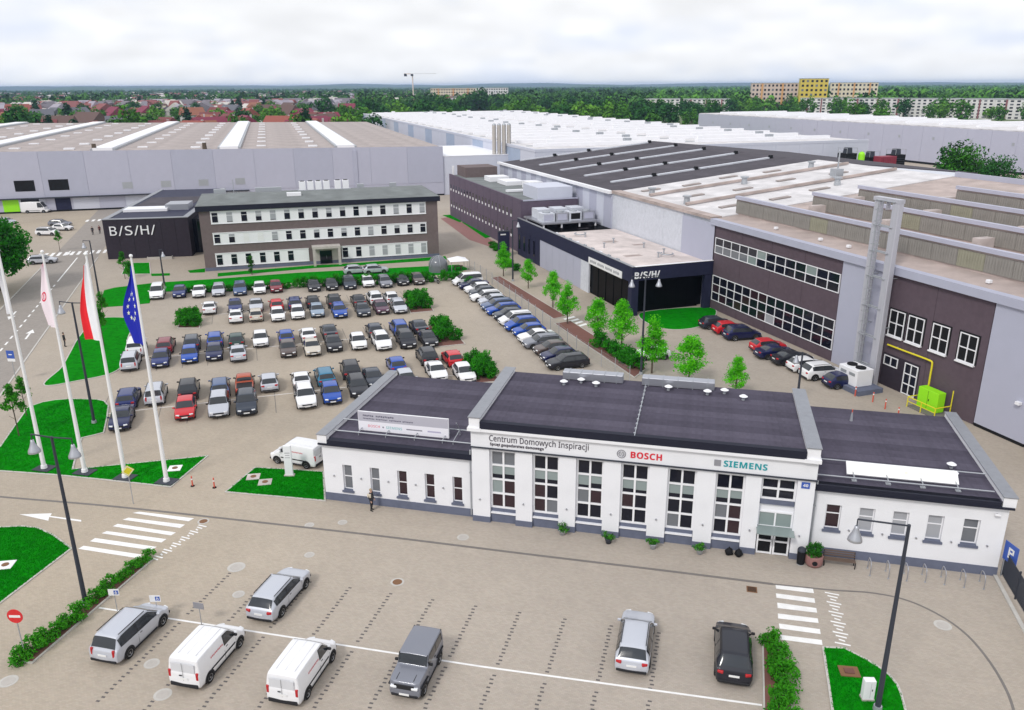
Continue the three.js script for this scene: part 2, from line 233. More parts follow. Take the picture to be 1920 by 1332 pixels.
const CARS = [["r1",-77.38,-98.56,148.5,"van","white"],["r1",-74.56,-99.8,148.8,"hatch","dark blue"],["r1",-71.93,-100.7,148.9,"sedan","white"],["r1",-69.54,-102.02,149.3,"estate","silver"],["r1",-66.69,-103.12,148.8,"suv","slate blue"],["r1",-64.17,-104.32,149.2,"hatch","white"],["r1",-62.26,-105.69,147.1,"hatch","dark red"],["r1",-57.09,-107.67,148.1,"sedan","black"],["r1",-54.83,-109.01,149.3,"sedan","black"],["r1",-52.38,-110.05,148.6,"suv","charcoal"],["r1",-50.1,-111.75,149.2,"hatch","white"],["r1",-47.52,-112.29,147.3,"estate","grey"],["r1",-45.47,-114.15,148.1,"sedan","black"],["r1",-43.15,-115.0,147.6,"hatch","brown"],["r2f",-65.06,-92.89,-31.7,"sedan","white"],["r2f",-59.2,-89.89,-31.6,"sedan","white"],["r2b",-62.04,-94.31,147.7,"hatch","dark blue"],["r2f",-56.95,-91.05,-30.8,"hatch","beige"],["r2b",-59.56,-95.49,148.9,"sedan","silver"],["r2f",-54.15,-91.65,147.3,"hatch","white"],["r2b",-56.81,-96.1,-33.0,"hatch","red"],["r2f",-52.07,-93.15,149.1,"hatch","white"],["r2b",-54.84,-97.57,-30.6,"estate","dark blue"],["r2f",-50.0,-94.65,149.1,"hatch","pale blue"],["r2b",-52.75,-98.85,-31.7,"hatch","black"],["r2f",-47.08,-95.29,148.6,"estate","blue"],["r2b",-49.85,-99.5,-31.3,"suv","black"],["r2f",-44.22,-96.46,149.3,"sedan","charcoal"],["r2b",-46.79,-100.86,-32.1,"sedan","black"],["r2f",-42.2,-97.95,147.4,"hatch","plum"],["r2b",-45.0,-102.41,-32.3,"suv","white"],["r2f",-40.1,-99.1,148.4,"estate","silver"],["r2b",-42.94,-103.38,-32.2,"hatch","white"],["r3f",-60.43,-70.98,-32.3,"mpv","silver"],["r3b",-63.02,-75.32,-32.2,"van","white"],["r3f",-57.72,-72.48,148.2,"hatch","dark blue"],["r3b",-60.35,-76.94,-30.7,"estate","dark red"],["r3f",-55.43,-74.42,147.1,"hatch","blue"],["r3b",-58.04,-78.65,-33.0,"estate","charcoal"],["r3f",-53.24,-75.85,148.9,"hatch","navy"],["r3b",-55.97,-80.16,-33.0,"estate","blue"],["r3f",-50.52,-76.26,-32.9,"sedan","silver"],["r3b",-53.3,-80.46,-32.5,"hatch","dark green"],["r3f",-45.66,-78.78,148.8,"hatch","brown"],["r3b",-48.22,-82.99,-32.2,"hatch","blue"],["r3f",-43.29,-79.98,147.9,"sedan","beige"],["r3b",-45.97,-84.23,-32.7,"sedan","white"],["r3f",-41.54,-81.95,148.8,"sedan","black"],["r3b",-44.14,-86.17,-32.9,"sedan","charcoal"],["r3f",-38.9,-83.04,149.3,"hatch","white"],["r3f",-36.2,-83.63,147.2,"suv","white"],["r3b",-38.93,-87.93,-30.8,"hatch","charcoal"],["r3f",-33.65,-84.91,147.8,"suv","black"],["r3b",-36.21,-89.24,-32.3,"mpv","blue"],["r3f",-31.31,-86.05,147.8,"sedan","black"],["r3b",-34.09,-90.51,-32.6,"sedan","charcoal"],["r3b",-50.68,-81.41,148.7,"hatch","white"],["r4f",-50.51,-57.04,149.4,"sedan","navy"],["r4b",-53.3,-61.51,-30.6,"estate","dark blue"],["r4f",-46.2,-60.33,148.3,"hatch","red"],["r4b",-48.91,-64.75,-31.6,"suv","black"],["r4f",-43.55,-61.71,149.0,"suv","silver"],["r4b",-46.25,-66.07,-32.9,"estate","slate blue"],["r4f",-41.29,-62.74,149.2,"suv","charcoal"],["r4b",-44.11,-67.08,-31.0,"pickup","orange"],["r4f",-36.6,-65.44,147.3,"suv","white"],["r4b",-39.22,-69.64,-31.5,"sedan","white"],["r4f",-34.6,-66.94,148.9,"hatch","blue"],["r4b",-37.41,-71.3,-32.6,"estate","teal"],["r4f",-32.87,-69.32,149.0,"estate","black"],["r4b",-35.62,-73.67,-30.6,"suv","black"],["r4f",-26.63,-75.31,149.0,"sedan","white"],["r4b",-29.18,-79.66,-31.8,"suv","black"],["r4f",-23.56,-75.37,148.8,"hatch","white"],["r4b",-26.26,-79.76,-32.0,"hatch","red"],["r4f",-28.78,-72.15,147.4,"hatch","silver"],["r4b",-31.51,-76.34,-30.7,"hatch","blue"],["r4b",-51.34,-62.98,-31.5,"mpv","silver"],["r4b",-42.22,-68.51,-31.8,"hatch","silver"],["r4b",-32.34,-71.96,147.8,"sedan","charcoal"],["r5",-35.22,-115.51,238.9,"van","white"],["r5",-33.58,-113.35,238.9,"sedan","navy"],["r5",-32.28,-111.15,238.6,"hatch","white"],["r5",-30.96,-109.08,238.7,"hatch","charcoal"],["r5",-29.82,-106.91,238.8,"estate","white"],["r5",-28.32,-104.82,239.3,"hatch","silver"],["r5",-27.01,-102.62,237.0,"estate","slate blue"],["r5",-25.72,-100.55,238.6,"estate","blue"],["r5",-24.42,-98.3,238.6,"hatch","charcoal"],["r5",-22.96,-96.26,238.5,"mpv","white"],["r5",-21.65,-94.02,237.8,"suv","blue"],["r5",-20.28,-91.88,238.7,"hatch","blue"],["r5",-18.89,-89.72,238.2,"sedan","white"],["r5",-17.74,-87.74,239.0,"estate","grey"],["r5",-16.25,-85.54,238.7,"hatch","brown"],["r5",-15.0,-83.36,237.4,"hatch","navy"],["r5",-13.65,-81.25,238.6,"estate","black"],["factory",1.93,-100.17,63.8,"hatch","charcoal"],["factory",3.57,-98.18,64.3,"hatch","red"],["factory",5.02,-96.04,64.7,"suv","navy"],["factory",7.81,-91.89,64.3,"hatch","red"],["factory",8.42,-89.69,64.5,"sedan","navy"],["factory",10.1,-87.91,62.9,"sedan","black"],["factory",11.39,-85.89,63.2,"hatch","white"],["factory",12.72,-83.82,63.9,"suv","white"],["factory",14.56,-81.68,64.4,"hatch","navy"],["tree",-4.95,-86.2,245,"hatch","white"],["lawn",-31.03,-53.46,-83,"panelvan","white"],["front",-29.33,-31.1,0,"mpv","silver"],["front",-23.11,-36.2,1,"estate","silver"],["front",-24.05,-30.45,0,"panelvan","white"],["front",-18.62,-30.55,0,"panelvan","white"],["front",-12.95,-32.0,180,"jeep","grey"],["front",-2.18,-36.75,0,"estate","silver"],["front",2.93,-36.99,0,"suv","black"],["far",-154.02,-149.32,95,"sedan","silver"],["far",-133.41,-138.99,80,"mpv","white"],["far",-139.62,-149.34,75,"estate","grey"],["far",-134.79,-144.69,78,"hatch","white"],["far",-160.74,-165.17,70,"boxvan","white"],["far",-112.43,-114.8,58,"estate","silver"],["far",-55.23,-119.03,58,"hatch","silver"],["far",-52.3,-120.07,58,"hatch","silver"]];
const YOUNG = [[-31.19,-122.27],[-25.51,-115.09],[-19.76,-104.77],[-16.48,-97.51],[-11.69,-90.52],[-8.51,-87.73],[-4.58,-81.24],[-0.67,-78.52],[3.84,-75.78]];
const YOUNGH = [5.18,4.49,4.93,5.04,5.29,4.88,4.73,3.83,3.03];
const FENCE = [[-37.91,-125.65],[-33.61,-119.45],[-29.15,-112.6],[-24.66,-105.13],[-19.03,-95.72],[-16.05,-90.85],[-13.28,-86.26],[-9.39,-81.19],[-6.57,-77.5]];
const FLAGPOLES = [[-50.36,-47.62],[-46.69,-47.8],[-42.91,-47.73],[-39.3,-47.86]];
const FLAGH = [17.52,17.64,17.81,17.75];
const DRAIN = [[-53.78,-42.81],[-50.05,-42.99],[-41.26,-43.63],[-30.59,-44.0],[-20.61,-44.28],[-9.48,-44.39],[-0.93,-44.52],[5.49,-44.56]];
const DRAIN2 = [[5.49,-44.56],[8.89,-44.74],[11.34,-44.98],[13.05,-44.68],[14.54,-43.63],[15.55,-42.16],[16.14,-39.97],[16.31,-37.59],[16.15,-35.9]];
const RACKS = [[11.38,-46.89],[12.43,-46.81],[13.48,-46.8],[14.55,-46.91],[15.63,-46.9],[16.7,-46.84],[17.81,-46.94]];
const PLANTERS = [[-8.08,-47.34],[-4.9,-46.97],[-1.97,-46.99],[1.05,-47.04]];

// ------------------------------------------------------------------ ground, paving, road, lawns
struct('terrain', (() => { const g = new THREE.PlaneGeometry(26000, 26000, 2, 2); g.rotateX(-Math.PI / 2); return metricUV(g); })(), M.terrain, 'wide green land reaching the horizon', 0, -0.08, 0);
{ // the works yard: one paved sheet, its tone drifting in stains and patches
  const g = new THREE.PlaneGeometry(460, 420, 230, 210); g.rotateX(-Math.PI / 2); g.translate(-70, 0, -195); metricUV(g);
  const p = g.attributes.position, c = new Float32Array(p.count * 3);
  for (let i = 0; i < p.count; i++) {
    const x = p.getX(i), z = p.getZ(i), a = fbm(x / 26 + 50, z / 26 + 50, 4) - 0.5, b = fbm(x / 5 + 9, z / 5 + 30, 4) - 0.5, w = fbm(x / 40 + 200, z / 40 + 3, 3) - 0.5, k = 1 + a * 0.22 + b * 0.13;
    c[3 * i] = k * (1 + w * 0.06); c[3 * i + 1] = k; c[3 * i + 2] = k * (1 - w * 0.16);
  }
  g.setAttribute('color', new THREE.BufferAttribute(c, 3));
  struct('yard_paving', g, M.paving, 'beige concrete block paving of the works yard');
}
const along = (p, h, d) => [p[0] + Math.sin(rad(h)) * d, p[1] - Math.cos(rad(h)) * d];
{ // street on the left, running away beside the flag lawn
  const a = [-63.5, -48], w = 4.4, H = -32.8;
  const n = [Math.cos(rad(H)), Math.sin(rad(H))];
  const pt = (s, o) => { const q = along(a, H, s); return [q[0] + n[0] * o, q[1] + n[1] * o]; };
  struct('road', sheet([pt(-60, -w), pt(190, -w), pt(190, 3.4), pt(-60, 3.4)]), M.road, 'grey asphalt street left of the flagpoles', 0, 0.004, 0);
  const dash = (s0, s1, o, wd) => sheet([pt(s0, o - wd / 2), pt(s1, o - wd / 2), pt(s1, o + wd / 2), pt(s0, o + wd / 2)]);
  const line = struct('road_marking', dash(-40, 24, 0, 0.16), M.paint, 'white centre line of the street', 0, 0.009, 0);
  for (let i = 0; i < 15; i++) part('dash', dash(26 + i * 2.6, 27.3 + i * 2.6, 0, 0.22), M.paint, line);
  part('dash', dash(66, 86, 0, 0.2), M.paint, line);
  for (const [s, o, k] of [[33, 1.8, 1], [48, -2.2, -1], [93.5, -2.2, -1]]) part('arrow', sheet([[0, -0.12], [2.6, -0.12], [2.6, -0.5], [4.4, 0], [2.6, 0.5], [2.6, 0.12], [0, 0.12]].map(([x, y]) => pt(s + x * k, o + y))), M.paint, line);
  const z1 = struct('zebra_crossing', dash(89, 92.5, -7, 0.55), M.paint, 'far zebra crossing over the street', 0, 0.010, 0);
  for (let i = 1; i < 11; i++) part('stripe', dash(89, 92.5, -7 + i * 1.1, 0.55), M.paint, z1);
  const z2 = struct('zebra_crossing', dash(131, 134, -4.5, 0.6), M.paint, 'farthest zebra crossing beside the dark block', 0, 0.010, 0);
  for (let i = 1; i < 6; i++) part('stripe', dash(131, 134, -4.5 + i * 1.25, 0.6), M.paint, z2);
  struct('street_kerb', ribbon([pt(-60, 3.5), pt(85, 3.5)], 0.18, 0.05), M.kerb, 'kerb between street and verge', 0, 0.003, 0); struct('street_kerb', ribbon([pt(-60, -4.5), pt(85, -4.5)], 0.18, 0.05), M.kerb, 'kerb at the far side of the street', 0, 0.003, 0);
}
const lawnLabels = {
  kerb_corner: 'rounded lawn corner at the lower left', flag: 'lawn under the four flagpoles', verge: 'lawn between the street and the silver minivan', hedge_strip: 'grass strip behind the back row of cars',
  block: 'lawn beside the dark block wall', block2: 'small lawn strip by the light well', gap: 'grass in the gap between block and office', office: 'grass strip along the office base', brown1: 'small lawn at the far end of the violet brown building',
  brown2: 'dark lawn in front of the violet brown building', pavilion: 'rounded lawn before the dark glass front', totem: 'lawn with the white totem beside the showroom', right_corner: 'rounded lawn with the utility cabinet at lower right',
};
const lawnPolys = {};
for (const [k, label] of Object.entries(lawnLabels)) {
  let p = POLY[k];
  if (['pavilion', 'verge'].includes(k)) p = smooth(p);
  lawnPolys[k] = p;
  const m = struct('lawn', slab(p, 0.05), M.lawn, label, 0, 0.006, 0);
  if (!['hedge_strip', 'gap', 'block2', 'office', 'brown1', 'brown2'].includes(k)) part('kerb_edge', ribbon([...p, p[0]], 0.12, 0.062), M.kerb, m);
}
{ // cut grass standing on the near lawns
  const blade = (() => { const l = []; for (let i = 0; i < 4; i++) { const a = i * 1.7, g = new THREE.BufferGeometry(), c = Math.cos(a) * 0.012, s = Math.sin(a) * 0.012, lx = Math.cos(a + 1.2) * 0.03, lz = Math.sin(a + 1.2) * 0.03; g.setAttribute('position', new THREE.Float32BufferAttribute([-c, 0, -s, c, 0, s, lx, 0.06, lz], 3)); g.computeVertexNormals(); l.push(g); } return mergeGeometries(l); })();
  const inside = (x, z, p) => { let r = false; for (let i = 0, j = p.length - 1; i < p.length; j = i++) if ((p[i][1] > z) !== (p[j][1] > z) && x < (p[j][0] - p[i][0]) * (z - p[i][1]) / (p[j][1] - p[i][1]) + p[i][0]) r = !r; return r; };
  const list = [];
  for (const k of ['kerb_corner', 'flag', 'totem', 'right_corner']) {
    const p = lawnPolys[k], xs = p.map((q) => q[0]), zs = p.map((q) => q[1]), x0 = Math.min(...xs), x1 = Math.max(...xs), z0 = Math.min(...zs), z1 = Math.max(...zs);
    const n = Math.min(26000, (x1 - x0) * (z1 - z0) * 160);
    for (let i = 0; i < n; i++) { const x = rr(x0, x1), z = rr(z0, z1); if (inside(x, z, p) && x > -60) list.push([x, z]); }
  }
  const im = sh(new THREE.InstancedMesh(blade, new THREE.MeshPhysicalMaterial({ color: 0xffffff, roughness: 1, specularIntensity: 0.08, side: THREE.DoubleSide }), list.length)), m4 = new THREE.Matrix4(), q = new THREE.Quaternion(), c = new THREE.Color();
  list.forEach(([x, z], i) => { q.setFromAxisAngle(new THREE.Vector3(0, 1, 0), rnd() * 6.28); const s = rr(0.6, 1.3); m4.compose(new THREE.Vector3(x, 0.05, z), q, new THREE.Vector3(s * 1.4, s, s * 1.4)); im.setMatrixAt(i, m4); const t = fbm(x / 3 + 20, z / 3 + 90, 3) - 0.5; im.setColorAt(i, c.setRGB(0.006 * (1 + t * 1.6), 0.22 * (1 + t * 0.5 + rr(-0.12, 0.12)), 0.006)); });
  im.name = 'lawn_grass'; im.userData = { label: 'short cut grass blades of the near lawns', category: 'grass', kind: 'stuff' }; scene.add(im);
}
for (const [k, label] of [['bed_right', 'bark mulch bed under the shrubs at lower right'], ['bed_left', 'bark mulch bed under the shrubs at lower left'], ['mulch_row', 'red mulch bed under the far young trees'], ['mulch_row2', 'red mulch bed under the near young trees'], ['isle1', 'mulch island in the second parking row'], ['isle2', 'mulch island at the end of the second row'], ['isle3', 'mulch island at the end of the third row'], ['isle4', 'mulch island at the end of the fourth row']]) {
  const m = struct('mulch_bed', slab(POLY[k], 0.07), M.mulch, label, 0, 0.005, 0);
  part('kerb_edge', ribbon([...POLY[k], POLY[k][0]], 0.09, 0.09), M.kerb, m);
}
struct('brick_path', sheet(POLY.brickpath), M.brickpath, 'red block path along the violet brown building', 0, 0.006, 0);
const STRIPES_FAR = [[[-17.44, -99.84], [-16.29, -101.41], [-15.95, -100.91], [-17.09, -99.33]], [[-16.74, -98.81], [-15.61, -100.41], [-15.27, -99.92], [-16.4, -98.3]], [[-16.05, -97.78], [-14.93, -99.42], [-14.59, -98.92], [-15.7, -97.27]], [[-15.36, -96.76], [-14.25, -98.42], [-13.91, -97.92], [-15.01, -96.24]]];
for (const [list, label] of [[STRIPES_FAR, 'small zebra crossing between the two tree beds'], [STRIPES_LEFT, 'zebra crossing left of the showroom'], [STRIPES_RIGHT, 'zebra crossing right of the entrance']]) {
  let root; list.forEach((q, i) => { const g = sheet(q); if (i) part('stripe', g, M.paint, root); else root = struct('zebra_crossing', g, M.paint, label, 0, 0.008, 0); });
}
{ // guide strips with short cross bars beside the two crossings
  const strip = (a, b, n, w, label, dx) => { let root; for (let i = 0; i < n; i++) { const k = i / (n - 1), x = a[0] + (b[0] - a[0]) * k, z = a[1] + (b[1] - a[1]) * k, h = (i % 3) * 0.12; const g = sheet([[x - w / 2 + h, z - 0.06], [x + w / 2 - h, z - 0.06 + dx], [x + w / 2 - h, z + 0.06 + dx], [x - w / 2 + h, z + 0.06]]); if (root) part('guide_bar', g, M.paint, root); else root = struct('guide_strip', g, M.paint, label, 0, 0.008, 0); } };
  strip([-32.74, -42.76], [-33.27, -38.39], 17, 0.7, 'broken white guide strip beside the left crossing', 0.1);
  strip([8.85, -44.4], [8.82, -39.7], 16, 0.8, 'broken white guide strip beside the right crossing', 0.1);
}
struct('drain_channel', ribbon(smooth(DRAIN, false, 4), 0.22, 0.008), M.drain, 'dark drain line crossing the yard before the showroom', 0, 0.002, 0);
struct('drain_channel', ribbon(smooth(DRAIN2, false, 8), 0.14, 0.007), M.drain, 'dark drain line curving away at the lower right', 0, 0.002, 0);
struct('lane_line', ribbon([[-33.2, -33.1], [-10, -33.4], [4.3, -33.9]], 0.13, 0.004), M.paint, 'long white line across the front parking bays', 0, 0.004, 0);
{ // bay lines of the front car park: rows of single dark pavers
  const paver = box(0.2, 0.012, 0.1);
  for (let i = 0; i < 11; i++) {
    const x = -27.6 + i * 2.66, gap = (i === 1);
    const list = []; for (let z = -38.3; z < -26.6; z += 0.3) if (Math.abs(z + 33.4) > 0.25) list.push(at(paver, x + (Math.round(z / 0.3) % 2) * 0.06 + (z + 38.3) * -0.018, 0, z));
    const m = struct('bay_line', merge(list), M.darkpaver, `dotted bay line of dark pavers, number ${['one', 'two', 'three', 'four', 'five', 'six', 'seven', 'eight', 'nine', 'ten', 'eleven'][i]} from the left`, 0, 0.001, 0);
  }
  // bay divisions of the big car park, pale lines between the nose-to-nose rows and dark seams between bays
  for (const [a, b, label] of [[[-54, -58.4], [-20.5, -78.6], 'pale line through the fourth parking row'], [[-61.5, -72.9], [-29.5, -92.6], 'pale line through the third parking row'], [[-66, -90.2], [-39.5, -106.4], 'pale line through the second parking row']]) {
    const root = struct('row_line', ribbon([a, b], 0.1, 0.004), M.paint, label, 0, 0.004, 0), L = Math.hypot(b[0] - a[0], b[1] - a[1]), ux = (b[0] - a[0]) / L, uz = (b[1] - a[1]) / L;
    for (let s = 0; s < L; s += 2.62) for (const k of [-1, 1]) { const x = a[0] + ux * s, z = a[1] + uz * s; part('bay_seam', ribbon([[x, z], [x - uz * k * 4.8, z + ux * k * 4.8]], 0.07, 0.004), M.drain, root, 0, -0.002, 0); }
  }
}
{
  const A = (pts, label) => struct('lane_arrow', sheet(pts), M.paint, label, 0, 0.008, 0);
  A([[-41.43, -41.26], [-44.15, -41.3], [-43.82, -40.85], [-46.54, -41.13], [-44.37, -41.79], [-44.19, -41.45], [-41.61, -41.47]], 'white lane arrow left of the zebra crossing');
}
for (const [x, z, r, m, label] of [[-14.58, -45.41, 0.36, M.concrete, 'pale ringed manhole cover before the showroom wing'], [-17.02, -39.53, 0.38, M.rust, 'rusty manhole cover in the open yard'], [-33.04, -43.28, 0.36, M.rust, 'rusty drain cover at the crossing end'], [-25.5, -44.51, 0.3, M.concrete, 'pale round cover left of the walking person'], [-23.4, -45.37, 0.3, M.concrete, 'pale round cover before the walking person'], [-23.74, -41.07, 0.3, M.concrete, 'pale round cover out in the left yard'], [14.53, -42.64, 0.42, M.concrete, 'pale round cover inside the curved drain line'], [-27.62, -38.71, 0.5, M.concrete, 'worn pale patch cover behind the silver estate'], [-25.9, -36.16, 0.33, M.concrete, 'pale round cover left of the silver estate'], [-27.03, -29.61, 0.36, M.concrete, 'pale round cover between minivan and van'], [-25.0, -27.74, 0.4, M.concrete, 'pale round cover left of the first van'], [-33.4, -26.74, 0.42, M.concrete, 'pale round cover at the lower left edge']]) {
  const t = thing('manhole_cover', label, 'manhole cover', x, 0.004, z);
  part('ring', new THREE.RingGeometry(r * 0.78, r * 1.12, 28).rotateX(-Math.PI / 2), M.kerb, t, 0, 0.004, 0); part('lid', cyl(r * 0.78, r * 0.78, 0.01, 28), m, t, 0, 0.004, 0);
}
{ const t = thing('drain_grate', 'square dark red drain grate before the entrance', 'drain grate', 4.2, 0.002, -43.7); part('frame', box(0.62, 0.012, 0.62), M.rust, t, 0, 0.006, 0); for (let i = 0; i < 5; i++) part('bar', box(0.5, 0.02, 0.05), M.black, t, 0, 0.01, -0.2 + i * 0.1); }

// ------------------------------------------------------------------ buildings
const ext = (parent) => (name, x0, x1, y0, y1, z0, z1, mat) => part(name, box(x1 - x0, y1 - y0, z1 - z0), mat, parent, (x0 + x1) / 2, (y0 + y1) / 2, (z0 + z1) / 2);
// a window that faces +z: frame bars and single panes; every pane a sub-part
function windowAt(parent, x0, x1, y0, y1, z, cols, rows, frame, paneMat, o = {}) {
  const w = x1 - x0, h = y1 - y0, f = o.f || 0.07, d = o.d || 0.1, bars = [];
  for (let i = 0; i <= cols; i++) bars.push(at(box(f, h, d), -w / 2 + f / 2 + (w - f) * i / cols, 0, 0));
  const pw = (w - f) / cols - f;
  const ys = o.ys || Array.from({ length: rows + 1 }, (_, i) => i / rows);
  for (let i = 0; i <= rows; i++) for (let c = 0; c < cols; c++) bars.push(at(box(pw, f, d * 0.94), -w / 2 + f + pw / 2 + c * (pw + f), -h / 2 + f / 2 + (h - f) * ys[i], 0));
  const win = part('window', memo(`win${w.toFixed(2)},${h.toFixed(2)},${cols},${rows},${f},${d},${ys}`, () => merge(bars)), frame, parent, (x0 + x1) / 2, (y0 + y1) / 2, z);
  for (let r = 0; r < rows; r++) for (let c = 0; c < cols; c++) {
    const ph = (h - f) * (ys[r + 1] - ys[r]) - f, m = typeof paneMat === 'function' ? paneMat(c, r) : paneMat;
    const bl = o.blind ? o.blind(c, r) : 0; if (bl) part('blind', box(pw, ph * bl, 0.02), o.blindMat || M.blind, win, -w / 2 + f + pw / 2 + c * (pw + f), -h / 2 + f / 2 + (h - f) * (ys[r] + ys[r + 1]) / 2 + ph * (1 - bl) / 2, -d * 0.2 + 0.008);
    part('pane', box(pw, ph, 0.03), m, win, -w / 2 + f + pw / 2 + c * (pw + f), -h / 2 + f / 2 + (h - f) * (ys[r] + ys[r + 1]) / 2, -d * 0.2);
  }
  return win;
}
const marks = (w, h, draw) => { const c = document.createElement('canvas'); c.width = w; c.height = h; const x = c.getContext('2d'); draw(x, w, h); const t = new THREE.CanvasTexture(c); t.colorSpace = THREE.SRGBColorSpace; return t; };
{ // ---- showroom: tall middle with pilasters, a low wing on each side
  const t = thing('showroom_building', 'long white showroom with tall pilastered middle, dark roofs and two low wings', 'building', -3.4, 0, -47.7);
  const g = new THREE.Group(); const q0 = ext(t), X = 3.4, Z = 47.7;
  const q = (n, x0, x1, y0, y1, z0, z1, m) => q0(n, x0 + X, x1 + X, y0, y1, z0 + Z, z1 + Z, m);
  q('main_wall', -14.5, 7.65, 0, 7.15, -57.7, -48.12, M.white);
  q('rear_annex', -13.5, 6.6, 0, 6.2, -61.6, -57.7, M.white);
  const wx = [-12.37, -9.38, -6.4, -3.42, -0.4, 2.62, 5.6], hw = 0.92;
  const edges = [-14.53, ...wx.flatMap((x) => [x - hw, x + hw]), 7.7];
  edges[13] = 4.5; edges[14] = 6.65;
  for (let i = 0; i < 8; i++) { const a = edges[2 * i], b = edges[2 * i + 1]; q('pilaster', a, b, 0.43, 5.72, -48.12, -47.72, M.white); q('plinth', a - 0.02, b + 0.02, 0, 0.43, -48.12, -47.68, M.plinth); }
  const f = q('frieze', -14.55, 7.72, 5.78, 7.0, -48.12, -47.66, M.white);
  q('ledge', -14.6, 7.77, 5.70, 5.78, -48.12, -47.56, M.anthracite);
  q('cornice', -14.66, 7.82, 7.0, 7.2, -48.3, -47.4, M.trim);
  q('gutter', -13.85, 6.95, 7.2, 7.72, -47.85, -47.42, M.fascia);
  const lf = (s, size, w, x, y, m, fo) => part('lettering', text(s, size, 0.03, w, fo), m, f, x - (-3.415), y - 6.39, 0.232);
  lf('Centrum Domowych Inspiracji', 0.42, 6.75, -13.25, 6.30, M.signdark, fontR);
  lf('Sprzęt gospodarstwa domowego', 0.2, 3.7, -13.2, 5.98, M.signdark);
  lf('BOSCH', 0.44, 2.0, -3.75, 6.07, M.signred); lf('SIEMENS', 0.42, 2.65, 2.1, 6.10, M.signteal);
  part('emblem', merge([new THREE.TorusGeometry(0.27, 0.03, 8, 28), at(new THREE.TorusGeometry(0.14, 0.035, 8, 24, Math.PI), -0.02, 0, 0, 0, 0, Math.PI / 2), at(new THREE.TorusGeometry(0.14, 0.035, 8, 24, Math.PI), 0.02, 0, 0, 0, 0, -Math.PI / 2), at(box(0.14, 0.05, 0.04), 0, 0, 0)]), M.signgrey, f, -4.35 + 3.415, 6.28 - 6.39, 0.25);
  part('emblem', box(0.42, 0.42, 0.03), M.signgrey, f, 1.72 + 3.415, 6.31 - 6.39, 0.245);
  for (let i = 0; i < 6; i++) {
    const a = wx[i] - hw, b = wx[i] + hw;
    const lights = [M.glassbrown, M.glass, M.glassbrown, M.glass];
    windowAt(t, a + X, b + X, 1.05, 5.5, -48.08 + Z, 2, 4, M.trim, (c, r) => r === 3 ? (i === 0 ? M.glassgrey : M.glass) : r === 2 ? M.glass : hash(i * 2 + c, r + 5) > 0.78 ? M.glassgrey : hash(i + c, r + 11) > 0.4 ? M.glassbrown : M.glass, { f: 0.13, d: 0.14, blindMat: M.blindgreen, blind: (c, r) => r === 2 ? 0.55 + 0.25 * hash(i, c + 3) : (r === 1 && i === 0 && c === 0) ? 1 : 0 });
    q('bay_plinth', a + 0.021, b - 0.021, 0, 0.7, -48.12, -47.9, M.plinth); q('sill', a + 0.02, b - 0.02, 0.7, 0.79, -48.12, -47.80, M.trim); q('sill_band', a + 0.02, b - 0.02, 0.79, 1.05, -48.12, -47.98, M.plinth);
  }
  { // entrance bay
    windowAt(t, 4.5 + X, 6.65 + X, 3.95, 5.5, -48.08 + Z, 2, 2, M.trim, M.glass, { f: 0.13, d: 0.14 });
    q('sill_band', 4.52, 6.63, 3.62, 3.93, -48.12, -47.95, M.plinth);
    windowAt(t, 4.5 + X, 6.65 + X, 1.95, 3.1, -48.08 + Z, 2, 1, M.trim, M.glassgreen, { f: 0.1, d: 0.12 });
    q('door_canopy', 4.45, 6.75, 1.98, 2.04, -48.1, -46.9, M.glassgreen);
    const d = part('door', box(2.05, 1.9, 0.06), M.black, t, 5.58 + X, 0.98, -48.03 + Z);
    for (const s of [-1, 1]) { part('door_leaf', merge([at(box(0.11, 1.9, 0.1), -0.44, 0, 0), at(box(0.11, 1.9, 0.1), 0.44, 0, 0), at(box(0.77, 0.1, 0.094), 0, 0.88, 0), at(box(0.77, 0.1, 0.094), 0, 0.02, 0), at(box(0.77, 0.1, 0.094), 0, -0.88, 0)]), M.trim, d, s * 0.515, 0, 0.06); part('handle', box(0.03, 0.5, 0.05), M.steel, d, s * 0.09, -0.05, 0.15); }
  }
  // roof of the middle in overlapping felt strips, and the raised parapets at both ends
  const felt = [M.roofdark, dk(t8(0.068, 0.061, 0.086), 0.9, { map: streaky }), dk(t8(0.090, 0.081, 0.112), 0.9, { map: streaky })];
  q('roof_deck', -13.86, 6.93, 7.2, 7.64, -57.75, -47.85, M.fascia);
  for (let i = 0; i < 10; i++) q('roof_sheet', -13.85, 6.92, 7.64, 7.66 + (i % 2) * 0.006, -57.75 + i * 1.0, -56.70 + i * 1.0 - 0.05, felt[(i * 7) % 3]);
  for (const [a, b, s] of [[-14.62, -13.86, 1], [6.94, 7.74, -1]]) {
    q('parapet', a, b, 7.2, 7.95, -57.8, -47.5, M.trim); q('coping', a - 0.06, b + 0.06, 7.95, 8.0, -57.85, -47.42, M.coping);
    q('parapet_foot', a - 0.1, b + 0.1, 7.0, 7.24, -48.3, -47.36, M.trim);
  }
  part('roof_conduit', merge([bar(-3.55 + X, 7.72, 0.2, -3.6 + X, 7.72, -9.4, 0.035, 6), ...Array.from({ length: 12 }, (_, i) => at(box(0.14, 0.1, 0.14), -3.58 + X, 7.71, -0.2 - i * 0.78))]), M.galv, t, 0, 0, 0);
